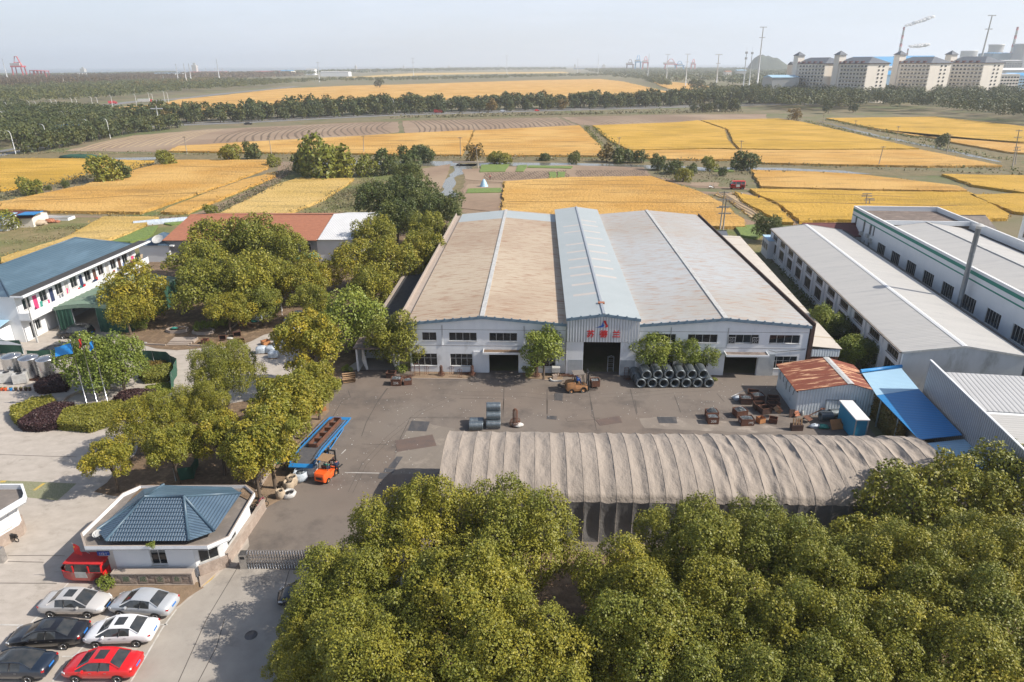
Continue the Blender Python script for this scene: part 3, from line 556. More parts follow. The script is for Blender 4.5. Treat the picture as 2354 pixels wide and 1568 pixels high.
for h, ops, x0, doors in ((h1, oL, 0, (6,)), (h3, oR, 28.3, (6,))):
 for i, (a, b, c, d) in enumerate(ops):
  if i in doors: continue
  window(h, (0,0,0), 0, a-x0, b-x0, c, d, 4 if b-a > 2 else 2, 2 if c < 2 else 1)
for h, W, dp in ((h1, 19.4, (4.2, 14.3, 16.6)), (h3, 20.4, (3.9, 10.8))):
 for z in (3.62, 5.72): mb = MB(); mb.box(.05, W, -.018, -.002, z, z+.035); mb.build('wall_joint', MT['flatroof'], h)
 for x in dp: mb = MB(); mb.tube([(x, -.06, 6.3), (x, -.06, 5.5 if x > 16 else 3.7)], .04, 6); mb.build('downpipe', MT['galv'], h)
mb = MB(); mb.tube([(15.9, -.06, 3.45), (16.8, -.08, 3.2), (18.3, -.06, 3.35), (20.3, -.06, 3.55)], .03, 5); mb.build('cable', MT['black'], h3)
for x in (39.2, 42.05):
 mb = MB(); mb.box(x-28.3, x-28.3+.8, -.12, .05, 4.32, 5.1); f_ = mb.build('ventilator', MT['dark'], h3)
 mb = MB(); cx = x-28.3+.4
 for k in range(6): q = k*pi/3; mb.face([(cx, -.13, 4.71), (cx+.3*cos(q), -.14, 4.71+.3*sin(q)), (cx+.3*cos(q+.35), -.13, 4.71+.3*sin(q+.35))])
 for a, b, c, d in ((cx-.42, cx+.42, 4.28, 4.34), (cx-.42, cx+.42, 5.08, 5.14), (cx-.42, cx-.36, 4.34, 5.08), (cx+.36, cx+.42, 4.34, 5.08)): mb.box(a, b, -.17, -.121, c, d)
 mb.build('fan_blades', MT['galv'], f_)
def canopy(h, x0, x1, z, top):
 mb = MB(); mb.box(x0, x1, -1.25, -.01, z, z+.12); mb.box(x0, x1, -1.25, -1.17, z+.12, z+.26); mb.box(x0, x0+.08, -1.17, -.01, z+.12, z+.26); mb.box(x1-.08, x1, -1.17, -.01, z+.12, z+.26); c = mb.build('canopy', MT['white'], h)
 mb = MB(); mb.box(x0+.09, x1-.09, -1.16, -.02, z+.125, z+.15); mb.build('canopy_top', top, c)
canopy(h1, 9.25, 14.2, 2.98, MT['canopy']); canopy(h3, 38.85-28.3, 44.-28.3, 2.98, MT['gravel_roof'])
for h, x0, x1, m in ((h1, 8., 9.93, 'wall'), (h3, 36.9-28.3, 39.02-28.3, 'wall'), (h3, 43.08-28.3, 45.1-28.3, 'metal_door')):
 mb = MB(); mb.box(x0, x1, -.12, -.02, .02, 2.9); mb.build('sliding_door', MT[m], h)
for a, b in ((.3, 2.05), (6.7, 8.5)): mb = MB(); mb.box(a, b, -.03, -.004, .02, 2.1); mb.build('metal_door', MT['metal_door'], h2)
mb = MB(); mb.prism([(0-.02, -.14), (8.77, -.14), (8.77, -.02), (0-.02, -.02)], 4.52, 7.5); mb.mesh([(0-.02,-.14,7.5), (8.77,-.14,7.5), (4.4,-.14,8.05)], [(0,1,2)]); cl = mb.build('ribbed_cladding', MT['sheet_white'], h2)
for x in np.arange(.05, 8.7, .34):
 pass
mb = MB()
for x in np.arange(.1, 8.7, .34): z = 7.5+.5*(x/4.4 if x < 4.4 else (8.75-x)/4.35); mb.box(x, x+.07, -.19, -.141, 4.52, z)
mb.build('rib', MT['white'], cl)
for i, ch in enumerate('苏德兰'): text(ch, 1.0, MT['red'], h2, (2.75+i*1.55+.15, -.22, 5.55), (R(90), 0, 0), 'character', .02, bold=.02)
mb = MB(); q = [(4.62,7.35),(4.84,7.38),(4.97,7.2),(5.0,7.0),(5.18,6.78),(5.2,6.6),(5.06,6.45),(4.8,6.5),(4.95,6.68),(4.82,6.9),(4.7,7.08)]; mb.mesh([(x-.25,-.23,z) for x, z in q], [tuple(range(len(q)))[::-1]]); em = mb.build('emblem', MT['red'], h2)
mb = MB(); q = [(4.66,7.3),(4.5,7.05),(4.42,6.75),(4.05,6.55),(3.6,6.42),(4.1,6.46),(4.62,6.5),(4.74,6.72),(4.62,6.95)]; mb.mesh([(x-.25,-.24,z) for x, z in q], [tuple(range(len(q)))]); mb.build('emblem_wing', MT['ink_blue'], em)
def rstrip(m, h, y, hw, x0, x1, g, ze, zr, W, up=.13):
 f_ = lambda x: ze+(zr-ze)*(x/g if x < g else (W-x)/(W-g))
 m.face([(x0,y-hw,f_(x0)+up), (x1,y-hw,f_(x1)+up), (x1,y+hw,f_(x1)+up), (x0,y+hw,f_(x0)+up)])
for y, a, b in [(q, .2, 4.1) for q in (8, 12.5, 17, 21, 25.5, 30, 35, 44, 49)]+[(q, 4.7, 8.6) for q in (16.2, 20.7, 25.2, 29.7, 34.2, 39.2, 44.2, 49.2, 53.2)]: mb = MB(); rstrip(mb, h2, y, .42, a, b, 4.4, 7.5, 8.1, 8.75); mb.build('skylight', MT['skylight'], h2)
mb = MB(); mb.box(4.0, 4.8, 3.4, 4.0, 8.22, 8.36); mb.build('ridge_patch', MT['red_tile'], h2)
mb = MB(); rstrip(mb, h1, 61., 4.0, 0, 9.0, 9.2, 6.6, 7.5, 19.45); rstrip(mb, h1, 61., 3.5, 9.5, 19.4, 9.2, 6.6, 7.5, 19.45); mb.build('new_roof_sheets', MT['roof_grey'], h1)
mb = MB(); mb.box(-1.3, -1.12, .3, 64.5, 0, 7.0); mb.box(-1.12, -.12, .3, 64.5, 0, 6.5); pw = mb.build('gutter_parapet', MT['stone_smooth'], h1)
mb = MB(); mb.box(20.62, 21.1, -.1, 65, 0, 6.62); mb.box(20.95, 21.1, -.1, 65, 6.63, 7.0); mb.build('gutter_parapet', MT['rust_dark'], h3)
mb = MB(HO, HA); mb.box(-6.1, -1.32, 4.8, 32, 0, 2.9); t = mb.build('lean_to', MT['wall'], None, 'dark roofed lean-to along the left side of the left hall', None, 'lean-to')
mb = MB(HO, HA); mb.prism([(-6.3, 4.5), (-1.34, 4.5), (-1.34, 32.2), (-6.3, 32.2)], [3.,3.3,3.3,3.], [3.1,3.4,3.4,3.1]); mb.build('roof', MT['black_roof'], t)
mb = MB(HO, HA); mb.box(-6.75, -6.32, 4.5, 32.2, 2.6, 3.25); mb.build('parapet', MT['stone_smooth'], t)
t = thing('lean_to', 'open lean-to with cream corrugated roof along the right side of the right hall', 'lean-to', H2(0, 0), HA)
mb = MB(); mb.prism([(49.45, 0.5), (53.3, .5), (56.9, 59.8), (49.45, 59.8)], [3.75,3.4,3.4,3.75], [3.81,3.46,3.46,3.81]); mb.build('roof', M('cream lean-to roof', (.58,.53,.46), (.52,.47,.41), .6, .6, wave=('y', 3, .012, .15)), t)
for y in range(1, 60, 6):
 mb = MB(); mb.box(49.5, 53.2+y*.06, y-.12, y+.12, 3.3, 3.36); mb.box(53.+y*.06, 53.12+y*.06, y-.06, y+.06, 0, 3.36); mb.build('post', MT['galv'], t)
 if y < 57:
  mb = MB(); w_ = 53.3+3.6*(y+3)/59.; mb.mesh([(49.45,y+2.9,3.83),(w_,y+2.9,3.475),(w_,y+3.3,3.475),(49.45,y+3.3,3.83)], [(0,1,2,3)]); mb.build('lap_strip', MT['roof_cream'], t)
mb = MB(); mb.box(49.45, 53.1, .62, .7, .02, 2.3); mb.build('barrier', MT['rusty'], t)
mb = MB(); mb.box(49.5, 53.1, .55, .6, 2.4, 3.35); mb.build('panel', MT['sheet_wall'], t)
t = thing('entrance_shed', 'dark covered entrance with hanging curtains left of the left hall', 'shed', H2(-6.8, -.2), HA)
mb = MB(); mb.box(0, .2, 0, 4.6, 0, 3.2); mb.box(5.2, 5.4, 0, 4.6, 0, 3.2); mb.box(.2, 5.2, 4.4, 4.6, 0, 3.2); mb.build('wall', MT['wall'], t)
mb = MB(); mb.box(-.2, 5.5, -.4, 4.65, 3.21, 3.4); mb.build('roof', MT['gravel_roof'], t)
for x in (.9, 4.7): mb = MB(); mb.tube([(x, .1, 3.15), (x+.1, 0, 1.6), (x+.35, .1, .3)], [.12,.3,.16], 8); mb.build('curtain', MT['white_sheet'], t)
# == big tarpaulin tent
def tent():
 t = thing('storage_tent', 'long tan tarpaulin storage tent with arched ribs in the yard', 'tent', (-6.0, 45.7, 0), R(-1.9))
 Lx, Wy = 41.4, 9.9; prof = [(0, 3.9), (.25, 4.45), (1.1, 4.9), (2.6, 5.4), (4.2, 5.7), (5.6, 5.78), (7.2, 5.6), (8.8, 5.15), (9.5, 4.75), (9.9, 4.1)]
 def pz(y):
  for a, b in zip(prof, prof[1:]):
   if a[0] <= y <= b[0]: return a[1]+(b[1]-a[1])*(y-a[0])/(b[0]-a[0])
  return 4.
 nx, per = 32, 10; V = []; NX = nx*per; ys = [0,.08,.25,.6,1.1,1.8,2.6,3.4,4.2,5,5.6,6.4,7.2,8,8.8,9.3,9.7,9.9]; rd = random.Random(3); sag = [rd.uniform(.03,.14) for _ in range(nx)]; dg = [rd.uniform(-1,1) for _ in range(nx+1)]
 yy = []
 for a, b in zip(ys, ys[1:]):
  for k in range(2): yy.append(a+(b-a)*k/2)
 yy.append(ys[-1])
 for i in range(NX+1):
  x = Lx*i/NX; k = min(i//per, nx-1); u = (i % per)/per if i < NX else 1.
  s_ = (sin(pi*u)**1.2)*sag[k]*1.15
  for y in yy:
   n = mnoise.noise(Vector((x*.9, y*.5+x*.5, 3)))*.16+mnoise.noise(Vector((x*2.6, y*1.4+x*1.2, 9)))*.07; n *= min(1, sin(pi*u)*1.6)*(1.5 if x > 22 else .6)
   V.append((x, y+(0 if 0 < y < Wy else 0), pz(y)-s_+n-.05*(u in (0.,))*0))
 m = len(yy); Fq = [(i*m+j, (i+1)*m+j, (i+1)*m+j+1, i*m+j+1) for i in range(NX) for j in range(m-1)]
 link(npmesh('tent_roof', V, Fq, MT['tarp'], smooth=True), 'roof_cover', t)
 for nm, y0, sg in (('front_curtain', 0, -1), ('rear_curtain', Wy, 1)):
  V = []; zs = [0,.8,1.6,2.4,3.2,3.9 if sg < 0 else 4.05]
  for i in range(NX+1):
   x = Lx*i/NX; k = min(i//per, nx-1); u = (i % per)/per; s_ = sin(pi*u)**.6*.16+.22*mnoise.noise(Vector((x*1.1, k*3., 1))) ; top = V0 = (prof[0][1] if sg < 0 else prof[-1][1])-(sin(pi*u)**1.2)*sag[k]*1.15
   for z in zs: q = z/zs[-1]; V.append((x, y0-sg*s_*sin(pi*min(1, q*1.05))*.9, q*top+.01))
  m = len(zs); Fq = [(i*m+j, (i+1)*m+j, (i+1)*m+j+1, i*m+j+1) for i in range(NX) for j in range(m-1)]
  link(npmesh(nm, V, Fq, MT['tarp_shaded'], smooth=True), nm, t)
 for i in range(0, nx+1):
  x = Lx*i/nx; mb = MB(); mb.tube([(x, 0, .02)]+[(x, y, z+.01) for y, z in prof]+[(x, Wy, .02)], .02, 6); mb.build('rib', MT['tarp'], t)
 for x, s_ in ((.01, 1), (Lx-.01, -1)):
  if s_ == 1:
   mb = MB(); mb.mesh([(x,0,3.)]+[(x, y, z-.05) for y, z in prof]+[(x, Wy, 3.)], [tuple(range(len(prof)+2))]); mb.build('gable_flap', MT['tarp_shaded'], t)
 mb = MB()
 for y in (.15, Wy-.15):
  for x in np.arange(0, Lx+.1, Lx/8): mb.lathe((x, y, .0), [(.16,0), (.16,.18), (.1,.2)], 8)
 mb.build('wheel', MT['black'], t)
tent()
# == rusty roofed shed
def rust_shed():
 t = thing('tool_shed', 'pale blue corrugated shed with rust red roof at the right side of the yard', 'shed', (31.1, 66.7, 0), R(-3)); W, D, g = 8.4, 6.6, 5.3; ze, zr = 3.05, 3.95
 mb = MB(); facade(mb, 0, W, 0, ze, [], .1, (g, zr)); mb.face([(0,D,0), (0,.1,0), (0,.1,ze-.4), (0,D,ze-.4)]); mb.face([(W,.1,0), (W,D,0), (W,D,ze), (W,.1,ze)]); mb.face([(W,D,0), (0,D,0), (0,D,ze), (g,D,zr), (W,D,ze)]); mb.build('wall', MT['sheet_wall'], t)
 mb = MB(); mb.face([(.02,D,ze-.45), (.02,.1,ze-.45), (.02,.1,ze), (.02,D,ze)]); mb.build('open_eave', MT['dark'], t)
 mb = MB()
 for a, b in (((-.35, ze-.02), (g, zr+.06)), ((g, zr+.06), (W+.2, ze+.02))):
  mb.face([(a[0],-.3,a[1]+.06), (b[0],-.3,b[1]+.06), (b[0],D+.3,b[1]+.06), (a[0],D+.3,a[1]+.06)]); mb.face([(a[0],D+.3,a[1]), (b[0],D+.3,b[1]), (b[0],-.3,b[1]), (a[0],-.3,a[1])]); mb.face([(a[0],-.3,a[1]), (b[0],-.3,b[1]), (b[0],-.3,b[1]+.06), (a[0],-.3,a[1]+.06)])
 rf = mb.build('roof', MT['rust'], t)
 mb = MB(); mb.mesh([(g-.35,-.32,zr+.1), (g,-.32,zr+.16), (g+.35,-.32,zr+.1), (g-.35,D+.32,zr+.1), (g,D+.32,zr+.16), (g+.35,D+.32,zr+.1)], [(0,1,4,3), (1,2,5,4)]); mb.build('ridge_cap', MT['frame'], rf)
 mb = MB(); mb.box(3.2, 6.2, -.03, -.005, .02, 1.9); d = mb.build('door', MT['sheet_wall'], t)
 mb = MB(); [mb.box(*q) for q in ((3.1,3.2,-.05,-.005,0,2.), (6.2,6.3,-.05,-.005,0,2.), (3.2,6.2,-.05,-.005,1.9,2.))]; mb.build('door_frame', MT['galv'], d)
 mb = MB()
 for k in range(5): mb.tube([(-.02, 1+k*1.2, ze-.42), (-.08, 1.1+k*1.2, ze-.75), (-.03, 1.3+k*1.1, ze-1.2-.2*(k % 3))], .025, 5)
 mb.build('loose_strap', MT['dark'], t)
rust_shed()
t = thing('booth', 'narrow bright blue metal booth with white roof beside the wire coils', 'booth', (34.9, 61.1, 0), R(-3))
mb = MB(); mb.box(0, 1.15, 0, 4.1, .1, 2.4); mb.build('wall', MT['cyan'], t); mb = MB(); mb.box(-.12, 1.27, -.12, 4.22, 2.41, 2.53); mb.build('roof', MT['white_bright'], t)
for x in (-.02, 1.17): mb = MB(); mb.box(x-.05, x+.05, -.08, .02, 0, 2.4); mb.build('corner_post', MT['galv'], t)
t = thing('covered_way', 'covered way with faded light blue and deep blue sheet roof right of the rusty shed', 'covered way', (0, 0, 0))
def roofq(q, z, m, nm='roof', th=.06):
 mb = MB(); mb.prism(q, z if not hasattr(z, '__len__') else z, [a+th for a in (z if hasattr(z, '__len__') else [z]*len(q))], True, True); return mb.build(nm, m, t)
roofq([(38.5,64.7), (43.4,65.6), (44.4,71.), (39.6,70.2)], [3.35,3.6,3.6,3.35], MT['pale_blue_roof']); roofq([(37.9,55.5), (42.1,55.9), (43.4,65.55), (38.5,64.65)], [3.35,3.6,3.6,3.35], MT['blue_roof']); roofq([(37.7,48), (42.2,48.5), (42.3,55.8), (38.0,55.3)], [3.,3.2,3.2,3.], MT['pale_blue_roof'])
mb = MB(); mb.tube([(39.5,70.45,3.55), (44.5,71.2,3.8)], .22, 8); mb.build('gutter', MT['blue_roof'], t)
for x, y in ((38.1,56), (38.4,60), (38.7,64), (39.2,69)): mb = MB(); mb.box(x-.06, x+.06, y-.06, y+.06, 0, 3.3); mb.build('post', MT['galv'], t)
mb = MB(); mb.prism([(38.2,50), (38.4,50), (40.6,72.6), (40.4,72.6)], 0, 2.6); mb.build('boundary_wall', M('weathered wall', (.34,.30,.25), (.24,.21,.17), .6, .9, stain=(.42,.38,.32), ssc=1., stretch=(1,1,.3)), None, 'stained grey boundary wall with ivy behind the blue booth', None, 'wall')
t = thing('warehouse', 'grey clad warehouse with ribbed side wall at the right edge', 'warehouse', (40.9, 46., 0), R(-8.6))
mb = MB(); mb.box(0, .12, 0, 19.8, 0, 7.); mb.build('parapet_wall', MT['sheet_grey_y'] if 'sheet_grey_y' in MT else M('grey ribbed side', (.42,.43,.45), (.38,.39,.41), .4, .5, wave=('y', 3., .05, .5)), t)
mb = MB(); mb.box(-.04, .16, -.04, 19.84, 7.005, 7.09); mb.build('coping', MT['white'], t)
mb = MB(); mb.box(.13, 26, 17.7, 17.9, 0, 6.3); mb.box(.13, 26, 0, .2, 0, 6.3); mb.box(25.8, 26, .2, 17.7, 0, 6.3); mb.build('wall', MT['sheet_wall'], t)
mb = MB(); mb.prism([(.13,10.9), (26,10.9), (26,18.1), (.13,18.1)], [5.75,5.75,6.4,6.4], [5.85,5.85,6.5,6.5]); mb.build('roof', M('light grey sheet roof', (.46,.46,.46), (.42,.42,.42), .3, .5, wave=('x', 2.2, .03, .3)), t)
mb = MB(); mb.prism([(.13,-.3), (26,-.3), (26,10.4), (.13,10.4)], [6.1,6.1,5.7,5.7], [6.2,6.2,5.8,5.8]); mb.build('roof', MT['white_roof'], t)
mb = MB(); mb.box(.14, 26, 10.42, 10.88, 5.6, 5.75); mb.build('gutter', MT['white'], t)
# == long white workshop with two rows of windows
def workshop():
 t = thing('workshop', 'long low white workshop with two rows of side windows on the right', 'workshop', (44.7, 71.6, 0), R(-6.6)); W, D = 13., 63.; ze, zr, g = 5.3, 6.3, 6.3
 mb = MB(); facade(mb, 0, W, 0, ze, [], .2, (g, zr)); mb.face([(W,D,0), (0,D,0), (0,D,ze), (g,D,zr), (W,D,ze)]); mb.face([(W,.2,0), (W,D,0), (W,D,ze), (W,.2,ze)]); mb.build('front_wall', M('grimy white wall', (.50,.54,.58), (.40,.43,.46), .5, .85, stain=(.22,.23,.23), ssc=.35, sth=(.55,.75), stretch=(1,1,.35)), t)
 bays = 11; bw = D/bays; ops = []
 for i in range(bays):
  a = i*bw+1.2; ops += [(a, a+3.3, 3.75, 4.75), (a, a+3.3, 1.3, 3.1)]
 mb = MB((0, D, 0), R(-90)); facade(mb, 0, D-.2, 0, ze, [(D-b, D-a, c, d) for a, b, c, d in ops], .2); mb.build('side_wall', MT['wall'], t)
 for a, b, c, d in ops: window(t, (0, D, 0), R(-90), D-b, D-a, c, d, 5 if c > 3 else 4, 1, frame=MT['rusty_frame'] if 'rusty_frame' in MT else MT['frame'], glass=MT['amber_glass'])
 for i in range(bays+1): mb = MB(); mb.box(-.22, -.005, max(i*bw-.15+.02, .02), min(i*bw+.15, D-.02), 0, ze-.05); mb.build('pilaster', MT['wall'], t)
 mb = MB()
 for a, b in (((-.25, ze), (g, zr)), ((g, zr), (W+.3, ze))):
  mb.face([(a[0],-.15,a[1]+.1), (b[0],-.15,b[1]+.1), (b[0],D+.15,b[1]+.1), (a[0],D+.15,a[1]+.1)]); mb.face([(a[0],D+.15,a[1]), (b[0],D+.15,b[1]), (b[0],-.15,b[1]), (a[0],-.15,a[1])])
 rf = mb.build('roof', MT['white_roof'], t)
 mb = MB()
 for y in (-.2, D+.15):
  for a, b in (((-.3, ze), (g, zr)), ((g, zr), (W+.35, ze))): mb.mesh([(a[0],y,a[1]-.05), (b[0],y,b[1]-.05), (b[0],y,b[1]+.2), (a[0],y,a[1]+.2), (a[0],y+.06,a[1]-.05), (b[0],y+.06,b[1]-.05), (b[0],y+.06,b[1]+.2), (a[0],y+.06,a[1]+.2)], [(0,1,2,3), (4,7,6,5), (3,2,6,7)])
 mb.build('verge_trim', MT['frame'], rf)
 mb = MB(); mb.mesh([(g-.3,-.2,zr+.1), (g,-.2,zr+.2), (g+.3,-.2,zr+.1), (g-.3,D+.2,zr+.1), (g,D+.2,zr+.2), (g+.3,D+.2,zr+.1)], [(0,1,4,3), (1,2,5,4)]); mb.build('ridge_cap', MT['white_bright'], rf)
 mb = MB(); mb.box(-.5, -.27, 0, D, ze-.05, ze+.1); mb.build('gutter', MT['flatroof'], rf); mb = MB(); mb.box(W+.32, W+.75, 0, D, ze-.1, ze+.12); mb.build('gutter', MT['black_roof'], rf)
 mb = MB(); mb.box(-.34, -.24, -.1, 0, 0, ze); mb.build('downpipe', MT['galv'], t)
workshop()
# == white factory with the green stripe
def factory():
 t = thing('factory', 'big white factory building with dark green stripes under its roof edge', 'factory', (62.4, 70., 0), R(-5.4)); W, D, z = 16., 67.3, 9.3
 ops = [(D-b, D-a, c, d) for a, b, c, d in [(i*6.1+1.3, i*6.1+4.7, 3.3, 5.4) for i in range(9)]]
 ex = [(57.2,58.3,5.7,7.6), (60.4,61.4,5.5,7.9), (64.6,65.6,5.3,7.6), (55.8,56.6,5.8,7.8), (57.0,57.8,2.5,4.4), (59.2,59.9,2.2,4.2), (62.3,63.2,2.2,4.6)]; ops += [(D-b, D-a, c, d) for a, b, c, d in ex]
 mb = MB((0, D, 0), R(-90)); facade(mb, 0, D, 0, z, ops, .25); w_ = mb.build('side_wall', MT['white'], t)
 for a, b, c, d in ops: window(t, (0, D, 0), R(-90), a, b, c, d, 5 if b-a > 2 else 2, 1, frame=MT['frame'], glass=MT['glass'])
 for i, (z0, z1) in enumerate(((8.45,8.95), (7.6,7.8))): mb = MB(); mb.box(-.03, -.004, -.02, D+.02, z0, z1); mb.build('green_stripe', MT['green_band'], t)
 mb = MB(); mb.box(-.045, -.004, -.02, 55, 2.2, 2.3); mb.build('gutter_line', MT['blue_trim'], t)
 mb = MB(); mb.box(.26, W, D-.25, D, 0, z); mb.box(W-.25, W, 0, D-.26, 0, z); mb.box(.26, W-.26, 0, .25, 0, z); mb.build('wall', MT['white'], t)
 mb = MB(); mb.box(-.06, .3, -.06, D+.06, z+.005, z+.09); mb.box(.31, W+.06, D-.28, D+.06, z+.005, z+.09); mb.box(W-.28, W+.06, -.06, D-.29, z+.005, z+.09); mb.build('coping', MT['white_bright'], t)
 mb = MB(); mb.box(.27, W-.27, 54.5, D-.27, 0, z-.8); mb.build('flat_roof', MT['gravel_roof'], t)
 mb = MB(); mb.box(.27, W-.27, 54.2, 54.48, z-.9, z-.1); mb.build('roof_kerb', MT['white'], t)
 mb = MB()
 for a, b in (((1., z-1.3), (8.2, z-.3)), ((8.2, z-.3), (W-1.2, z-1.3))): mb.face([(a[0],.3,a[1]), (b[0],.3,b[1]), (b[0],54.15,b[1]), (a[0],54.15,a[1])])
 rf = mb.build('roof', MT['white_roof'], t)
 mb = MB(); mb.box(.27, .99, .3, 54.15, z-1.6, z-1.4); mb.box(W-1.19, W-.27, .3, 54.15, z-1.6, z-1.4); mb.build('gutter', MT['black_roof'], rf)
 mb = MB(); mb.box(8.0, 8.4, .3, 54.15, z-.29, z-.2); mb.build('ridge_cap', MT['frame'], rf)
 for y, zz in ((60.6,4.9), (56.,4.6), (57.6,5.1)): mb = MB(); mb.box(-.45, -.02, y, y+.9, zz, zz+.7); mb.build('air_conditioner', MT['frame'], t)
 mb = MB(); mb.box(-2.0, -.05, 6, 30, 2.5, 2.6); mb.build('awning', MT['pale_blue_roof'], t)
 mb = MB(); mb.box(-1.7, -.3, 16.5, 19.2, 2.63, 2.75); mb.box(-1.7, -.3, 12.4, 15.3, 2.63, 2.75); mb.build('blue_sheet', MT['blue_roof'], t)
factory()
t = thing('exhaust_duct', 'tall round galvanised exhaust duct with cap beside the white factory', 'chimney', (63.4, 91.6, 0)); mb = MB(); mb.tube([(0,0,0), (0,0,7.), (0,0,15.)], .33, 18); mb.build('pipe', MT['duct'], t)
mb = MB(); [mb.lathe((0,0,z), [(.33,0), (.39,.04), (.33,.08)], 18, False) for z in (5., 8., 11.5)]; mb.build('flange', MT['duct'], t)
mb = MB(); mb.lathe((0,0,15.02), [(.34,0), (.34,.4)], 14, False); mb.lathe((0,0,15.45), [(.75,0), (.4,.2), (.02,.32)], 16); mb.build('rain_cap', MT['frame'], t)
c = FJ(2185,165,9.3); t = thing('factory', 'white factory corner with green stripe at the far right edge', 'factory', (c[0], c[1]-30, 0), R(-5.4)); ops = [(1.4,4.4,4.2,7.6)]
mb = MB(); mb.box(0, 30, 0, 30, 0, 9.2); mb.build('wall', MT['white'], t); mb = MB(); mb.box(-.04, -.004, -.02, 30.04, 8.4, 8.9); mb.box(-.04, -.004, -.02, 30.04, 7.7, 7.85); mb.build('green_stripe', MT['green_band'], t)
window(t, (0,30,0), R(-90), 1.5, 5.2, 3.6, 7., 5, 2, y=-.08, glass=MT['amber_glass']); window(t, (0,30,0), R(-90), 8, 12, 3.6, 7., 5, 2, y=-.08, glass=MT['amber_glass'])
mb = MB(); mb.box(-.06, 30, -.06, 30.06, 9.21, 9.3); mb.build('coping', MT['frame'], t)
def gable_house(name, label, cat, x0, x1, y0, y1, ze, zr, wall, roof, rot=0., lng='x', over=.4):
 t = thing(name, label, cat, (x0, y0, 0), rot); W, D = x1-x0, y1-y0
 mb = MB(); mb.box(0, W, 0, D, 0, ze)
 if lng == 'x': mb.mesh([(0,0,ze), (0,D,ze), (0,D/2,zr), (W,0,ze), (W,D,ze), (W,D/2,zr)], [(0,2,1), (3,4,5)])
 else: mb.mesh([(0,0,ze), (W,0,ze), (W/2,0,zr), (0,D,ze), (W,D,ze), (W/2,D,zr)], [(0,1,2), (3,5,4)])
 mb.build('wall', wall, t); mb = MB(); o = over
 if lng == 'x': mb.face([(-o,-o,ze-.05), (W+o,-o,ze-.05), (W+o,D/2,zr+.08), (-o,D/2,zr+.08)]); mb.face([(-o,D/2,zr+.08), (W+o,D/2,zr+.08), (W+o,D+o,ze-.05), (-o,D+o,ze-.05)]); mb.face([(-o,-o,ze-.15), (-o,-o,ze-.05), (W+o,-o,ze-.05), (W+o,-o,ze-.15)][::-1])
 else: mb.face([(-o,-o,ze-.05), (W/2,-o,zr+.08), (W/2,D+o,zr+.08), (-o,D+o,ze-.05)]); mb.face([(W/2,-o,zr+.08), (W+o,-o,ze-.05), (W+o,D+o,ze-.05), (W/2,D+o,zr+.08)])
 rf = mb.build('roof', roof, t); mb = MB()
 if lng == 'x': mb.tube([(-o,D/2,zr+.1), (W+o,D/2,zr+.1)], .1, 6)
 else: mb.tube([(W/2,-o,zr+.1), (W/2,D+o,zr+.1)], .1, 6)
 mb.build('ridge_tile', roof, rf); return t
gable_house('storehouse', 'maroon tiled roof house between the workshop and the white factory', 'house', 58.5, 74., 131.3, 139, 4.6, 6.2, MT['wall'], MT['maroon'])
gable_house('storehouse', 'dark tiled roof seen between the two white factories', 'house', 84, 98, 137, 145, 4.6, 6.4, MT['wall'], MT['flatroof'])
gable_house('pump_house', 'tiny dark tiled hut at the foot of the twin utility poles', 'hut', 41.6, 45.2, 141.5, 144.4, 2.2, 3., MT['wall'], MT['slate'])
t = thing('annex', 'small white annex with glass block at the far end of the workshop', 'annex', (50.5, 131.5, 0), R(-6.6)); mb = MB(); mb.box(0, 1.6, 0, 5, 0, 3.6); mb.build('wall', MT['wall'], t); mb = MB(); mb.box(-.1, 1.7, -.1, 5.1, 3.61, 3.7); mb.build('roof', MT['blue_band'], t)
for k in range(3): window(t, (0,5,0), R(-90), .5+k*1.5, 1.5+k*1.5, 1.6, 2.9, 2, 1, y=-.07)
